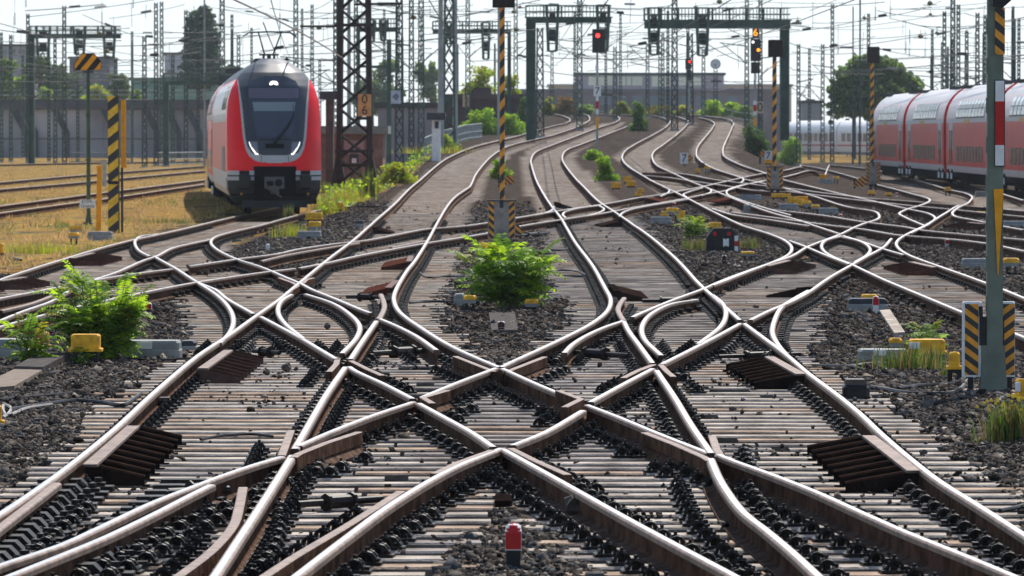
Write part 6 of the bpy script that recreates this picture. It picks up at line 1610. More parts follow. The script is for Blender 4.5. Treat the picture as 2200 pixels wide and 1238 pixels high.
def diamond_board():
    p = Px(836, 312, Y=270); x = p.loc.x; p.loc.z = float(S(x, 270)) - .2; p.py = HZ + (CAMZ - p.loc.z) / p.k
    t = thing("diamond_board", "pale blue board with dark diamond on a teal post", "sign", p.loc)
    m = MB(); m.box(p.x(831), p.x(841), -.1, .1, 0, p.z(85)); m.box(p.x(770), p.x(836), -.05, .05, p.z(146), p.z(141)); m.build("post", M_TEAL, t)
    b = MB(); b.box(p.x(840), p.x(861), -.16, -.12, p.z(223), p.z(195)); bo = b.build("board", mat("pale_blue_enamel", (.46, .53, .62), .6), t)
    d = MB(); c = (851, 208); d.prism([(p.x(c[0]), p.z(c[1] + 9)), (p.x(c[0] + 8), p.z(c[1])), (p.x(c[0]), p.z(c[1] - 9)), (p.x(c[0] - 8), p.z(c[1]))], -.17, -.161); d.build("diamond_mark", mat("slate_mark", (.16, .19, .26), .6), bo)
diamond_board()

def light_signal(label, px, base, head, lamps, extras, pole, Y=None):
    p = Px(px, base, -.2, Y=Y)
    t = thing("light_signal", label, "light signal", p.loc, 0, "tall light signals")
    m = MB(); m.tube((p.x(pole), .05, -.1), (p.x(pole), .05, p.z(head[3])), 2.6 * p.k, 2.2 * p.k, 10); m.build("pole", M_GALV, t)
    h = MB(); h.rbox(p.x(head[0]), p.x(head[2]), -.18, .16, p.z(head[3]), p.z(head[1]), .04); ho = h.build("signal_head", M_BLACK, t)
    for x, y, r, mm in lamps:
        l = MB(); l.disc((p.x(x), p.z(y)), r * p.k, -.22, -.17, 18); lo = l.build("lamp", mm, ho)
        v = MB()
        n = 14; rr = r * p.k * 1.25
        v.path([(p.x(x) + rr * math.cos(a), -.30, p.z(y) + rr * math.sin(a)) for a in np.linspace(.2, math.pi - .2, n)], .012, 4); v.path([(p.x(x) + rr * math.cos(a), -.2, p.z(y) + rr * math.sin(a)) for a in np.linspace(0, math.pi, n)], .02, 4)
        v.build("visor", M_BLACK, lo)
    for nm, x0, y0, x1, y1, mm in extras:
        e = MB(); e.rbox(p.x(x0), p.x(x1), -.10, .02 if nm != "lower_box" else .16, p.z(y1), p.z(y0), .01); e.build(nm, mm, t)
    return t, p
t, p = light_signal("signal showing a single red light over a 7 board", 1283, 322, (1272, 63, 1300, 114), [(1284, 77, 4.6, M_GLOW_R)],
    [("white_plate", 1279, 140, 1286, 151, M_WHITE), ("seven_board", 1275, 185, 1291, 207, M_WHITE), ("red_field", 1280, 218, 1286, 234, M_RED), ("white_field", 1280, 207.5, 1286, 217.5, M_WHITE), ("white_field", 1280, 234.5, 1286, 246, M_WHITE), ("yellow_field", 1280, 251, 1286, 277, M_ORG)], 1283)
text("7", 22 * p.k, (p.x(1283), -.105, p.z(196)), t, M_BLACK)
t, p = light_signal("signal showing an amber 6 with white and amber lamps", 1622, 296, (1612, 84, 1634, 132), [(1617, 91, 2.6, M_GLOW_W), (1628.5, 108, 3.6, M_GLOW_O)],
    [("lower_box", 1613, 134, 1632, 158, M_BLACK), ("upper_box", 1616, 62, 1630, 83, M_BLACK), ("white_plate", 1619, 160, 1625, 172, M_WHITE), ("red_field", 1618, 226, 1625, 239, M_RED), ("white_field", 1618, 217, 1625, 225.5, M_WHITE), ("white_field", 1618, 239.5, 1625, 248, M_WHITE), ("yellow_field", 1618, 254, 1625, 270, M_ORG)], 1621.5, Y=330)
text("6", 21 * p.k, (p.x(1622.5), -.108, p.z(71)), t, M_GLOW_O)
light_signal("small distant signal with a faint red light before a lattice mast", 1479, 240, (1472, 126, 1485, 149), [(1481, 133, 2.2, M_GLOW_R)], [("lower_box", 1476, 150, 1484, 166, M_BLACK), ("white_plate", 1476, 166, 1486, 173, M_DARKGREY)], 1480, Y=425)

def clock():
    p = Px(1537, 240, Y=430)
    t = thing("station_clock", "round white station clock on a dark post", "clock", p.loc)
    m = MB(); lattice(m, p.z(150), .3, .28, .05, .5); m.build("post", M_TEALD, t)
    r = 11 * p.k; c = MB(); c.disc((0, p.z(138)), r, -.12, .12, 28); co = c.build("case", M_GALV, t)
    f = MB(); f.disc((0, p.z(138)), r * .86, -.135, -.12, 28); f.build("dial", M_WHITE, co)
    h = MB(); h.bar((0, -.15, p.z(138)), (-r * .45, -.15, p.z(138) - r * .1), .03); h.bar((0, -.15, p.z(138)), (-r * .1, -.15, p.z(138) - r * .6), .025); h.build("hands", M_BLACK, co)
clock()

def shunt_signal(label, x0, y0, x1, y1):
    p = Px((x0 + x1) / 2, y1, -.2); W = (x1 - x0) * p.k; H = (y1 - y0) * p.k
    t = thing("shunting_signal", label, "ground signal", p.loc, 0, "low black shunting signals")
    w = W / 2; poly = [(-w, .02), (w * .86, .02), (w * .86, H * .70), (w * .50, H), (-w * .55, H), (-w, H * .60)]
    b = MB(); b.prism(poly, -.14, .14); b.prism([(x * .96, z * .97 + .01) for x, z in poly], -.15, -.14); bo = b.build("housing", M_BLACK, t)
    for x in (-w * .48, w * .38):
        l = MB(); l.disc((x, H * .76), H * .085, -.17, -.15, 16); l.build("lamp", mat("dim_red_lamp", (.55, .01, .01), .3), bo)
    pl = MB(); q = w * .10; z0, z1 = H * .22, H * .56
    pl.prism([(w * .05, z0), (w * .14, z0 + .02), (w * .22, z0 + .02), (w * .31, z0), (w * .36, z0), (w * .36, z1), (w * .22, z1), (w * .17, z1 - .03), (w * .12, z1), (w * .02, z1), (w * .02, z0)], -.165, -.151); pl.build("white_mark", M_WHITE, bo)
    for a, c, mm in ((.02, .24, M_WHITE), (.24, .46, M_RED), (.46, .68, M_WHITE)):
        s = MB(); s.box(w * .70, w * .92, -.18, -.155, H * a, H * c); s.build("plate_field", mm, bo)
    s = MB(); s.box(w * .86, w * .99, -.1, .1, .02, H * .62); s.box(-w * .8, -w * .6, -.1, .1, -.1, .04); s.box(w * .5, w * .7, -.1, .1, -.1, .04); s.build("side_box", M_DARKGREY, t)
shunt_signal("black shunting signal with two red lamps near the leafy bush", 1517, 490, 1588, 541)
shunt_signal("small black shunting signal before the parked coaches", 1974, 358, 2003, 383)

# yellow cable boxes, mushroom covers, troughs
BXG = "yellow cable boxes between the tracks"; MUG = "yellow topped cover posts"; TRG = "grey point machine covers and troughs"
def ybox(label, x0, y0, x1, y1, legs=None, m=M_YEL, plate=None, depth=None):
    base = y1 + (legs if legs is not None else 5)
    p = Px((x0 + x1) / 2, base, -.2); W = (x1 - x0) * p.k; d = depth or min(.5, W * .6)
    t = thing("cable_box", label, "cable box", p.loc, 0, BXG)
    b = MB(); h0, h1 = p.z(y1), p.z(y0)
    b.rbox(-W / 2 + .015, W / 2 - .015, 0, d, h0 + .03, h1, .02); b.rbox(-W / 2 - .01, W / 2 + .01, -.02, d + .02, h0, h0 + .035, .008)
    b.build("lid", m, t)
    g = MB()
    for s in (-1, 1): g.box(s * W * .32 - .025, s * W * .32 + .025, d * .3, d * .6, -.1, h0)
    g.box(-W * .4, W * .4, .03, d - .03, h0 - .04, h0); g.build("foot", M_BLACK, t)
    if plate:
        q = MB(); a, c = plate; q.box(p.x(a), p.x(c), -.026, -.0, h0 + .06, h1 - .03); q.build("label_plate", M_WHITE, t)
    return t
ybox("big yellow cable box before the large left bush", 148, 719, 216, 756, 34)
ybox("yellow cable box half hidden behind the left feathery shoot", 52, 714, 106, 748, 8, mat("dull_orange_cover", (.50, .22, .02), .6, 0, .3, 6))
ybox("flat yellow cable box beside the train's right rail", 655, 457, 693, 472, 6)
ybox("yellow cable box higher up beside the weeds", 712, 436, 740, 450, 5)
ybox("yellow cable box cut by the left edge in the grass", -14, 523, 8, 544, 14)
ybox("yellow cable box cut by the left edge near the cable coil", -22, 870, 5, 912, 6)
ybox("yellow cable box behind the middle leafy bush", 1024, 527, 1062, 546, 6)
ybox("yellow cable box behind the small feathery bush", 1522, 478, 1551, 489, 5)
ybox("big yellow cable box with white label beside grass clump", 1953, 730, 2035, 762, 28, plate=(1954, 1977))
ybox("yellow cable box touching the chevron plate", 2037, 757, 2067, 794, 30)
ybox("yellow cable box with white label at the right edge", 2180, 815, 2215, 855, 16, plate=(2182, 2193))
ybox("yellow cable box near the bush between middle tracks, leftmost", 1313, 392, 1334, 404, 3)
ybox("yellow cable box near the bush between middle tracks, top", 1338, 379, 1357, 391, 3)
ybox("yellow cable box near the bush between middle tracks, right", 1345, 388, 1366, 400, 3)
ybox("small yellow cable box right above the ladder track, lower", 1364, 414, 1381, 421, 3)
ybox("small yellow cable box right above the ladder track, upper", 1369, 405, 1384, 413, 3)
ybox("brown cable box under the outermost track's bend", 1500, 350, 1515, 358, 3, M_RAMPRED)
ybox("little yellow box below the brown cable box", 1494, 363, 1504, 371, 2)
ybox("yellow box under the striped hut, long one", 1657, 416, 1683, 424, 6)
ybox("yellow box under the striped hut, second", 1680, 416, 1700, 424, 8)
ybox("yellow box in the row right of the striped hut, third", 1692, 423, 1714, 436, 4)
ybox("yellow box in the row right of the striped hut, fourth", 1706, 428, 1728, 442, 4)
ybox("yellow box in the row right of the striped hut, orange one", 1712, 422, 1737, 432, 6, M_ORG)
ybox("orange box on gravel between far rails", 1760, 375, 1776, 384, 3, M_ORG)
ybox("yellow box below the coach pole's hut", 1865, 410, 1880, 417, 4)
ybox("yellow box right of the coach pole's hut", 1902, 414, 1916, 419, 3)
ybox("yellow box on the loop before the coaches", 2030, 402, 2043, 410, 8)
ybox("yellow box left of the orange wedge sign", 2098, 454, 2119, 461, 4)
ybox("orange box leaning behind the 7 board by the hut", 1644, 343, 1659, 351, 3, M_ORG)
ybox("yellow lid behind the mushroom cover by the feathery bush", 1456, 453, 1473, 470, 4)
ybox("small yellow box left of the mushroom cover by the feathery bush", 1420, 454, 1436, 464, 4)

def mushroom(label, x0, y0, x1, y1, base, m=M_YEL, legs=True):
    p = Px((x0 + x1) / 2, base, -.2); W = (x1 - x0) * p.k; d = min(.42, W * .9)
    t = thing("cover_post", label, "cover post", p.loc, 0, MUG)
    z0, z1 = p.z(y1), p.z(y0); zm = z0 + (z1 - z0) * .45
    a = MB(); a.rbox(-W / 2, W / 2, 0, d, zm, z1, min(.03, (z1 - zm) * .45)); a.build("lid", m, t)
    b = MB(); b.box(-W * .45, W * .45, .01, d - .01, z0, zm); b.build("box", M_TROUGH, t)
    g = MB()
    for s in (-1, 1): g.box(s * W * .25 - .02, s * W * .25 + .02, d * .4, d * .6, -.1, z0)
    g.build("leg", M_BLACK, t)
mushroom("cover post with yellow lid left of the middle leafy bush", 995, 635, 1024, 652, 668)
mushroom("cover post with yellow lid in front of the middle leafy bush", 1127, 643, 1157, 660, 667)
mushroom("cover post beside the grey trough under the train", 662, 476, 689, 496, 503)
mushroom("cover post with tan lid left of the small feathery bush", 1432, 447, 1459, 461, 478)
mushroom("cover post with flat yellow lid below the shunting signal", 1593, 541, 1622, 550, 560)
mushroom("cover post left of the octagon sign, upper", 149, 485, 175, 499, 504)
mushroom("cover post left of the octagon sign, lower", 146, 500, 169, 513, 525)
mushroom("cover post right of the chevron mast by the grey cover", 2157, 555, 2191, 573, 590)
mushroom("cover post on the dark block with the striped post", 1852, 633, 1886, 646, 666)
mushroom("cover post beside the big labelled yellow box", 1911, 727, 1940, 746, 756)
mushroom("cover post at the end of the yellow row", 1743, 440, 1761, 450, 462)
mushroom("cover post in the yellow row with grey body", 1724, 432, 1743, 444, 449)
mushroom("cover post under the outermost track's bend", 1513, 358, 1526, 368, 376)
mushroom("small cover post on gravel between far rails", 1790, 380, 1803, 388, 394)

def trough(label, x0, y0, x1, y1, d=.35, m=M_TROUGH, cap=True, plate=None, name="point_machine_cover"):
    p = Px((x0 + x1) / 2, y1, -.2); W = (x1 - x0) * p.k; H = p.z(y0)
    t = thing(name, label, "machine cover", p.loc, 0, TRG)
    b = MB(); b.rbox(-W / 2, W / 2, 0, d, -.05, H * .55, .015); b.build("base", M_CONC, t)
    l = MB(); l.rbox(-W / 2 + .01, W / 2 - .01, .015, d - .015, H * .56, H, .025); l.build("lid", m, t)
    if plate:
        q = MB(); q.box(p.x(plate[0]), p.x(plate[1]), -.004, .03, H * .58, H * .95); q.build("label_plate", plate[2] if len(plate) > 2 else M_WHITE, t)
    return t
trough("long grey point machine cover right of the big left bush", 262, 733, 386, 774, .45, plate=(293, 326))
trough("long pale machine cover at the left edge behind the shoot", -30, 730, 60, 776, .5)
trough("grey trough beside the weed under the train", 638, 497, 690, 513)
trough("grey trough by the octagon sign's post", 187, 498, 241, 516)
trough("grey trough left of the mushroom cover by feathery bush", 1398, 466, 1442, 481)
trough("blue grey trough right of the ladder crossing", 1588, 419, 1636, 430)
trough("pale trough below the yellow row, left", 1675, 438, 1716, 452)
trough("pale trough below the yellow row, right", 1760, 447, 1801, 461)
trough("pale machine cover left of the chevron mast", 2068, 556, 2122, 576)
trough("pale machine cover right of the chevron mast above", 2150, 475, 2212, 489)
trough("grey machine cover with white plate left of the grass clump", 1846, 752, 1955, 782, .45, plate=(1878, 1904))
trough("dark machine block behind the red and white post", 1823, 642, 1908, 668, .4, M_DARKGREY)
trough("grey small cabinet left of the cover post by middle bush", 974, 632, 1000, 656)
trough("pale trough before the nearest coach", 2096, 411, 2126, 421)
trough("grey trough on gravel under the coach pole", 1758, 385, 1790, 394)
trough("dark end block of the left point machine", 384, 733, 422, 757, .4, M_DARKGREY)
trough("grey block beside the left rail above the ladder", 762, 474, 783, 490, .3, M_DARKGREY)
trough("pale grey block on the shoulder right of the right track", 1598, 440, 1630, 455, .3, M_GALV)

# red and white posts
def post(label, px, y0, y1, w, lower=None, upper=M_RED, group="short red and white posts"):
    p = Px(px, y1, -.21); r = w / 2 * p.k; H = p.z(y0)
    t = thing("marker_post", label, "post", p.loc, 0, group)
    u = MB(); u.box(-r, r * .98, -r * .7, r * .7, H * .48, H * .84); u.lathe([(r * .98, H * .80), (r * .95, H * .90), (r * .7, H * .965), (r * .3, H)], 14); u.build("cap", upper, t, smooth=True)
    s = MB(); s.box(-r * 1.04, r * 1.04, -r * .66, r * .8, H * .46, H * .86); s.lathe([(r * 1.02, H * .84), (r * .98, H * .92), (r * .72, H * .98), (r * .2, H * .995)], 14, c=(0, r * .12)); s.build("reflective_rim", M_WHITE, t)
    l = MB(); l.box(-r * .9, r * .9, -r * .6, r * .6, -.1, H * .5); l.build("shaft", lower or M_BLACK, t)
post("red capped black post in the gravel at the bottom centre", 1103, 1126, 1232, 34)
post("red and white post right of the big left bush", 318, 650, 677, 15)
post("white post with red patch at the dark machine block", 1882, 636, 674, 13, M_WHITE)
post("rusty capped stub before the middle gravel plate", 1077, 690, 716, 15, M_RAMPRED, M_RAMPRED)
post("rusty stub below the shunting signal", 1556, 548, 570, 10, M_RAMPRED, M_RAMPRED)
post("red and white post in the grey gravel left of the chevron mast", 2035, 514, 533, 9, M_WHITE)
post("small red and white post beside the yellow row", 1806, 460, 471, 7, M_WHITE)
post("small red and white post above the mushroom cover", 1448, 435, 448, 8, M_WHITE)
post("small white stub right of the left slip crossing", 575, 524, 541, 8, M_WHITE, M_WHITE)
post("small red post right of the coach pole", 1927, 414, 424, 5, M_WHITE)
post("small white stub near the striped hut", 1636, 408, 418, 7, M_WHITE, M_RAMPRED)

# ribbed ramps beside the rails
RPG = "ribbed steel ramps beside the rails"
M_FLANGE = mat('lit_toned_rib_flange', (.055, .032, .024), .6, 0, .4, 10, spec=.15)  # lighter colour paints the light on the rib edges
def ramp(label, near, far, sgn, width, ribs=True, m=M_RAMP, top=-.012):
    A = hit(*near, -.172); B = hit(*far, top); B.z = A.z
    L = B.y - A.y
    n = max(3, int(round(L / .6)) + 1)
    t = thing("deflector_ramp", label, "ramp", A, 0, RPG)
    sh = (B.x - A.x) / L
    H = .172 + top
    pl = MB()
    vs = [(-.02 * sgn, 0, H - .02), (.085 * sgn, 0, H - .02), (.085 * sgn, 0, H), (-.02 * sgn, 0, H)]
    vs += [(x + sh * L, L, z) for x, _, z in vs]
    f = [(0, 1, 2, 3), (7, 6, 5, 4), (1, 0, 4, 5), (2, 1, 5, 6), (3, 2, 6, 7), (0, 3, 7, 4)]
    pl.add(vs, f if sgn > 0 else [q[::-1] for q in f]); pl.build("top_plate", M_PLATE if ribs else m, t)
    if ribs:
        for i in range(n):
            y = L * i / (n - 1); o = sh * y; r = MB()
            poly = [(0, .004), (width, .004), (width, .065), (.10, H - .021), (0, H - .021)]
            poly = [(o + sgn * x, z) for x, z in poly]
            if sgn < 0: poly = poly[::-1]
            r.prism(poly, y - .012, y + .012)
            fl = [(o + sgn * x, z) for x, z in ((.095, H - .020), (width, .066), (width + .004, .080), (.11, H - .004))]
            if sgn > 0: fl = fl
            else: fl = fl[::-1]
            r.prism(fl, y - .02, y + .02, 1)
            r.box(*sorted((o + sgn * (width - .03), o + sgn * (width + .035))), y - .05, y + .05, .002, .012)
            r.build("rib", [m, M_FLANGE], t)
    else:
        w = MB(); vs = []
        for y in (0, L):
            o = sh * y; vs += [(o, y, .004), (o + sgn * width, y, .004), (o + sgn * width, y, .04), (o + sgn * .1, y, H - .021), (o, y, H - .021)]
        f = [(0, 1, 2, 3, 4), (9, 8, 7, 6, 5)] + [((i + 1) % 5, i, 5 + i, 5 + (i + 1) % 5) for i in range(5)]
        w.add(vs, f if sgn > 0 else [q[::-1] for q in f]); w.build("wedge", mat("wedge_" + m.name, (.022, .013, .011) if m == M_RAMP else (.075, .028, .020), .9, 0, .4, 8, spec=.1), t)
ramp("black ribbed ramp at the lower left, largest one", (182, 1046), (277, 915), 1, .43)
ramp("dark red brown ribbed ramp further up the left outer rail", (428, 825), (484, 752), 1, .42, m=mat("ramp_dark_red", (.085, .04, .032), .65, 0, .4, 8))
ramp("black ribbed ramp at the lower right, largest one", (1975, 1060), (1876, 936), -1, .52)
ramp("black ribbed ramp right of the right slip crossing", (1728, 838), (1660, 766), -1, .50)
ramp("rust red solid ramp left of the inner left rail, lower", (838, 640), (856, 602), -1, .50, False, M_RAMPRED)
ramp("rust red solid ramp left of the inner left rail, upper", (882, 580), (887, 549), -1, .55, False, mat("ramp_dull_red", (.10, .05, .04), .7, 0, .4, 8))
ramp("red brown ribbed ramp inside the train track's left rail", (150, 572), (196, 543), 1, .62, m=M_RAMPRED)
ramp("dark ribbed ramp at the left edge inside the train track", (-4, 624), (48, 595), 1, .46, m=mat("ramp_dark_red", (.085, .04, .032), .65))
ramp("black solid ramp inside the middle track below the gravel island", (1322, 648), (1308, 610), 1, .52, False)
ramp("brown ribbed ramp under the curved rail at the right crossing", (1644, 590), (1690, 558), 1, .55, m=mat("ramp_dark_red", (.085, .04, .032), .65))
ramp("brown ribbed ramp right of the far slip ring", (2012, 593), (1962, 561), -1, .55, m=M_RAMPRED)
ramp("black solid ramp inside the middle track at the ladder", (1337, 488), (1322, 471), -1, .55, False)
ramp("brown solid ramp inside the left track above the ladder", (800, 503), (812, 487), 1, .42, False)
ramp("rust red solid ramp on the right main track", (1578, 437), (1560, 421), -1, .62, False, M_RAMPRED)
ramp("rust red solid ramp left of the right main track", (1385, 436), (1402, 421), 1, .55, False, M_RAMPRED)
ramp("brown ramp near the nearest coach and chevron mast", (2116, 494), (2084, 476), -1, .7, m=M_RAMPRED)
ramp("dark solid ramp beside the right slip crossing's top", (1722, 640), (1745, 616), -1, .55, False)
ramp("dark solid ramp at the middle track's left rail by the ladder", (1200, 448), (1190, 432), 1, .42, False)

def wedge(label, q, y0):
    p = Px(q[0][0], y0, -.2); t = thing("striped_wedge_board", label, "marker board", p.loc, 0, "striped wedge boards at the pole feet")
    w = MB(); w.prism([(p.x(a), p.z(b)) for a, b in q][::-1], -.03, .03); w.build("board", S_CHLF, t)
    f = MB(); f.box(p.x(q[0][0]) , p.x(q[0][0]) + .08, .03, .12, -.1, p.z(min(b for a, b in q) + 6)); f.build("post", M_BLACK, t)
wedge("striped wedge board right of the middle pole's hut", [(1107, 512), (1107, 482), (1114, 484), (1126, 500)], 514)
wedge("striped wedge board halfway up behind the middle pole", [(1070, 396), (1084, 380), (1096, 376), (1104, 384), (1104, 396)], 402)
wedge("striped wedge board left of the coach pole's hut", [(1834, 400), (1838, 388), (1850, 379), (1861, 380), (1861, 397), (1852, 402)], 404)
wedge("striped wedge board left of the 7 board by the dark bush", [(1631, 338), (1633, 328), (1642, 320), (1644, 334)], 352)
# cables, rods, plates and debris
CBG = "black cables across the ballast"
def cable(label, pts, r=.016, lift=.03, m=M_CABLE, name="cable", group=CBG, cat="cable"):
    P = [hit(x, y, -.19) + Vector((0, 0, lift)) for x, y in pts]
    W = smooth_path(P, .12); o0 = W[0].copy(); mb = MB(); mb.path([w - o0 for w in W], r, 6)
    return tag(mb.build(name, m, None, o0, smooth=True), label, cat, group)
cable("black cable leaving the left edge across the gravel", [(-30, 868), (40, 862), (100, 856), (155, 851)])
cable("black cable curving to the left outer rail", [(20, 888), (100, 875), (165, 868), (220, 872), (258, 878), (290, 862), (302, 853)], .02)
cable("pale hose coil beside the left edge box", [(5, 905), (18, 895), (20, 882), (8, 878), (6, 890), (16, 900), (60, 884), (110, 876)], .016, m=mat("grey_hose", (.3, .28, .26), .7))
cable("black cable from the left bush to the rail", [(255, 770), (275, 776), (330, 779), (400, 776), (412, 777)], .014)
cable("thick black cable from the chevron mast to the black rail box", [(2108, 808), (2080, 825), (2060, 845), (2030, 853), (1970, 853), (1910, 845), (1872, 838)], .024)
cable("second black cable below the chevron mast", [(2090, 826), (2040, 832), (1990, 834), (1930, 841)], .02)
cable("grey hose under the labelled yellow box", [(1745, 790), (1820, 792), (1870, 786), (1905, 785)], .012, m=mat("grey_hose", (.3, .28, .26), .7))
cable("black hose loop at the right edge box", [(2215, 858), (2180, 858), (2152, 864), (2160, 872), (2200, 870)], .02)
cable("black cable lying on sleepers at the left of the frog", [(430, 952), (480, 944), (540, 941), (585, 946)], .012)
cable("black cable on the right edge sleepers", [(2150, 1108), (2190, 1100), (2240, 1085)], .016)
cable("thin black cable beside the middle track, upper", [(1180, 540), (1200, 541), (1222, 536), (1232, 528)], .02)
cable("thin black cable beside the middle track, lower", [(1260, 595), (1235, 586), (1205, 584), (1190, 589), (1210, 596), (1255, 598)], .018)
cable("thin black cable left of the middle leafy bush", [(893, 578), (905, 592), (925, 600), (960, 598), (1000, 600)], .018)
cable("thin black rod left of the middle leafy bush", [(880, 655), (930, 652), (975, 653)], .016)
cable("black cable from the left main rail across the shoulder", [(740, 448), (780, 446), (815, 446), (838, 440)], .03)
cable("black cable at the left edge below the grass", [(0, 548), (20, 556), (45, 562)], .025)
def rod(label, a, b, r=.022):
    A = hit(*a, -.17) + Vector((0, 0, .06)); B = hit(*b, -.17) + Vector((0, 0, .06)); mb = MB(); mb.tube((0, 0, 0), B - A, r, None, 8); d = B - A
    mb.tube(d * .35, d * .62, r * 1.9, None, 8); mb.tube(d * .32, d * .35, r * 2.6, None, 8); mb.tube(d * .62, d * .65, r * 2.6, None, 8)
    return tag(mb.build("point_rod", M_CLIP, None, A), label, "point rod", "black point rods between the rails")
rod("point rod in the lower left switch bed", (490, 1072), (360, 1078), .03)
rod("point rod left of the long check rail", (640, 1104), (820, 1092), .024)
rod("point rod left of the diamond's top corner", (800, 771), (935, 764), .03)
rod("point rod right of the diamond's top corner", (1215, 768), (1350, 776), .03)
rod("point rod in the right main bed", (1545, 778), (1720, 772), .022)
rod("point rod left of the diagonal rails", (545, 766), (600, 770), .026)
rod("point rod above the left slip crossing", (745, 646), (830, 648), .028)
rod("point rod below the right black ramp", (1380, 655), (1500, 655), .028)
rod("dark rod bridging the left track by the slip crossing", (400, 577), (545, 573), .024)
rod("dark bridging rod in front of the ladder", (1110, 512), (1180, 505), .024)

def slide_plates():
    """stepped slide chairs in the open switch bed at the lower left"""
    proto = None; n = 0
    for k in range(16):
        y0 = 1052 + k * 12.5
        for xoff in (0, 1):
            px = (165 - k * 13 if xoff == 0 else 430 - k * 16)
            if px < -30 or y0 > 1262: continue
            A = hit(px, y0, -.165)
            if proto is None:
                mb = MB()
                mb.prism([(-.28, 0), (.26, 0), (.26, .025), (.08, .025), (.03, .075), (-.28, .075)], -.09, .09); mb.box(.10, .20, -.06, .06, .025, .05); mb.tube((.15, 0, .05), (.15, 0, .085), .03, None, 6)
                proto = mb.build("slide_chair", M_CLIP); o = proto
            else: o = proto.copy(); COL.objects.link(o)
            o.location = A; n += 1
            tag(o, "black stepped slide chair in the lower left switch bed", "slide chair", "black slide chairs under the lower left switch tongues")
slide_plates()

def rail_box(label, px, py, w, h, d=.3):
    p = Px(px, py, -.2); W, H = w * p.k, h * p.k
    t = thing("rail_contact_box", label, "contact box", p.loc, 0, "black boxes clamped to the rails")
    b = MB(); b.rbox(-W / 2, W / 2, 0, d, -.05, H * .75, .03); b.build("housing", M_BLACK, t)
    l = MB(); l.prism([(-W * .4, H * .76), (W * .4, H * .76), (W * .3, H), (-W * .42, H)], .02, d - .03); l.build("lid", mat("box_lid", (.10, .08, .07), .6), t)
rail_box("black contact box with cable beside the right outer rail", 1842, 864, 56, 48)
rail_box("black contact box on the left outer rail by the ramp", 352, 885, 30, 30, .2)
rail_box("black contact box on the right outer rail's inner side", 1742, 842, 40, 22, .2)
def rock(label, px, py, w, h, seed):
    p = Px(px, py, -.17); rng = np.random.default_rng(seed); W, H = w * p.k, h * p.k
    import bmesh
    bm = bmesh.new(); bmesh.ops.create_icosphere(bm, subdivisions=2, radius=1)
    for v in bm.verts:
        q = 1 + .28 * math.sin(v.co.x * 3 + seed) * math.cos(v.co.y * 4 + v.co.z * 3) + rng.normal(0, .06); v.co = Vector((v.co.x * W / 2 * q, v.co.y * W / 2.4 * q, H / 2 + v.co.z * H / 2 * q))
    me = bpy.data.meshes.new("bolder"); bm.to_mesh(me); bm.free(); me.materials.append(mat("rock_brown", (.10, .085, .075), .95, 0, .45, 10, .4))
    o = bpy.data.objects.new("stray_rock", me); COL.objects.link(o); o.location = p.loc
    tag(o, label, "rock", "bigger stones lying on the track")
    return o
rock("dark lump wedged under the bottom right rail", 1238, 1108, 56, 46, 1)
rock("stone on sleepers below the dark lump", 1256, 1148, 26, 16, 2)
rock("round stone on sleepers left of the left pointed crossing", 615, 800, 22, 20, 3)
rock("stone on sleepers further left of the pointed crossing", 572, 806, 16, 12, 4)
rock("small stone inside the left slip crossing", 703, 708, 14, 14, 5)
rock("stone lying on the right sleepers by the curved rail", 1992, 1098, 24, 16, 6)
rock("stone at the sleeper ends of the right track", 1985, 978, 20, 12, 7)
rock("stone right of the black rail box", 2062, 830, 20, 14, 8)
def slab(label, q, h=.05, m=M_SLEEP2, name="cover_plate"):
    P = [hit(x, y, -.19) for x, y in q]; o0 = P[0]
    mb = MB(); n = len(P)
    lo = [(p.x - o0.x, p.y - o0.y, -.03) for p in P]; hi = [(p.x - o0.x, p.y - o0.y, h) for p in P]
    mb.add(lo + hi, [tuple(range(n - 1, -1, -1)), tuple(range(n, 2 * n))] + [(i, (i + 1) % n, n + (i + 1) % n, n + i) for i in range(n)])
    return tag(mb.build(name, m, None, o0), label, "cover plate", "flat plates and planks on the ballast")
slab("grey brown board on the gravel island behind the rusty stub", [(1056, 714), (1113, 714), (1106, 676), (1050, 676)], .03, mat("plank_grey", (.10, .09, .085), .95, 0, .3, 8, spec=.05))
slab("long plank in front of the left bush, upper", [(30, 805), (92, 807), (150, 775), (88, 773)], .09, mat("plank_grey", (.10, .09, .085), .95, 0, .3, 8, spec=.05))
slab("long plank running to the left edge, lower", [(-60, 850), (30, 842), (92, 806), (30, 805)], .06, mat("plank_brown", (.19, .145, .11), .9, 0, .3, 8))
slab("pale cable trough lid leading to the red and white post", [(1890, 674), (1912, 672), (1945, 722), (1922, 724)], .05, M_SLEEP)
slab("pale flat walkway edge beside the weeds at the brown mast", [(738, 446), (745, 448), (790, 418), (783, 417)], .05, M_SLEEP)
slab("dark plate stump lying near the bottom centre", [(1063, 1096), (1100, 1096), (1098, 1080), (1064, 1080)], .06, M_RAMP)
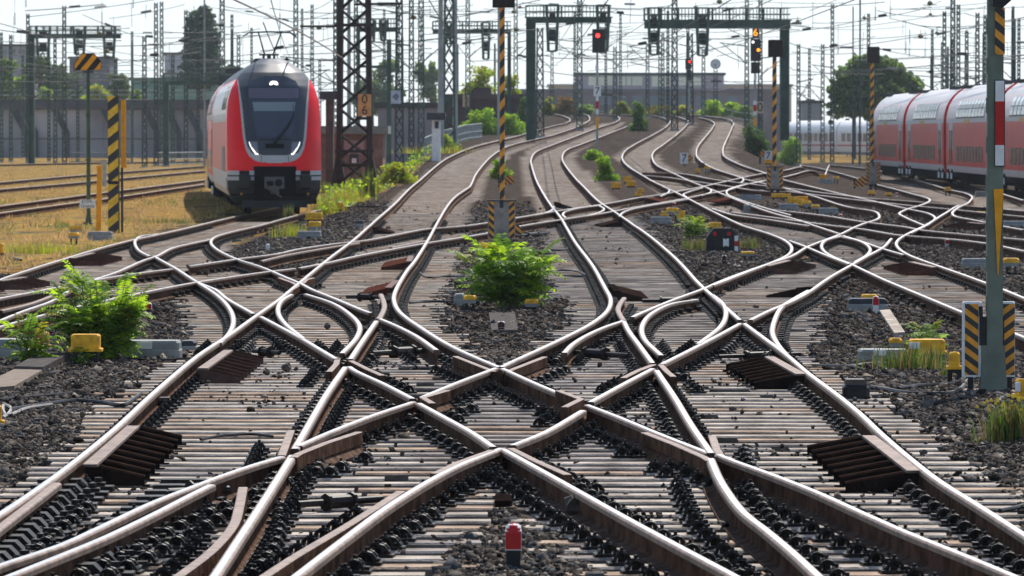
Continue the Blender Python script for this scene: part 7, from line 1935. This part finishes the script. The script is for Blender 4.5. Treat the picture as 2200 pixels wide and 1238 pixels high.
for i, (x, y0, y1) in enumerate([(64, 312, 338), (146, 308, 336)]):
    p = Px(x, y1, -.2); t = thing("short_yellow_post", ["short orange post in the grass yard, left one", "short orange post in the grass yard, right one"][i], "post", p.loc, 0, "short posts in the grass yard"); b = MB(); b.rbox(p.x(x - 4), p.x(x + 4), -.1, .1, 0, p.z(y0), .05); b.build("shaft", M_ORG, t); c = MB(); c.box(p.x(x - 5), p.x(x + 5), -.12, .12, -.05, .06); c.build("foot", M_CONC, t)
for i, (x, y0, y1) in enumerate([(130, 310, 332), (198, 302, 330)]):
    p = Px(x, y1, -.2); t = thing("short_red_post", ["short red post in the grass yard, left one", "short red post hidden behind the octagon sign's post"][i], "post", p.loc, 0, "short posts in the grass yard"); b = MB(); b.rbox(p.x(x - 3), p.x(x + 3), -.1, .1, 0, p.z(y0), .05); b.build("shaft", mat("coral_red", (.6, .10, .09), .6), t); c = MB(); c.box(p.x(x - 4), p.x(x + 4), -.12, .12, -.05, .06); c.build("foot", M_CONC, t)
for i, (x, y0, y1) in enumerate([(1728, 252, 330), (1784, 258, 342), (1820, 255, 336), (1829, 266, 336)]):
    p = Px(x, y1, -.2); t = thing("disc_signal", ["small disc signal before the white train, leftmost", "small dark box signal before the white train", "small disc signal before the white train, taller right one", "small disc signal before the white train, rightmost"][i], "signal", p.loc, 0, "small signals before the white express train")
    b = MB(); b.tube((0, 0, 0), (0, 0, p.z(y0 + 6)), .07, .06, 8); b.build("post", M_DARKGREY, t); d = MB(); d.disc((0, p.z(y0 + 5)), 5.5 * p.k, -.12, .05, 18); d.build("disc", M_BLACK, t)

# ------------------------------------------------------------------ air
def haze():
    mb = MB(); mb.box(-420, 420, -30, 1150, -1.6, 60)
    m = bpy.data.materials.new("air"); m.use_nodes = True; N = m.node_tree.nodes; N.remove(N["Principled BSDF"])
    v = N.new("ShaderNodeVolumePrincipled"); v.inputs["Color"].default_value = (.80, .88, .95, 1); v.inputs["Density"].default_value = .0001; v.inputs["Anisotropy"].default_value = .2
    m.node_tree.links.new(v.outputs[0], N["Material Output"].inputs["Volume"])
    o = mb.build("haze", m); tag(o, "pale summer air", None, kind="stuff")
haze()
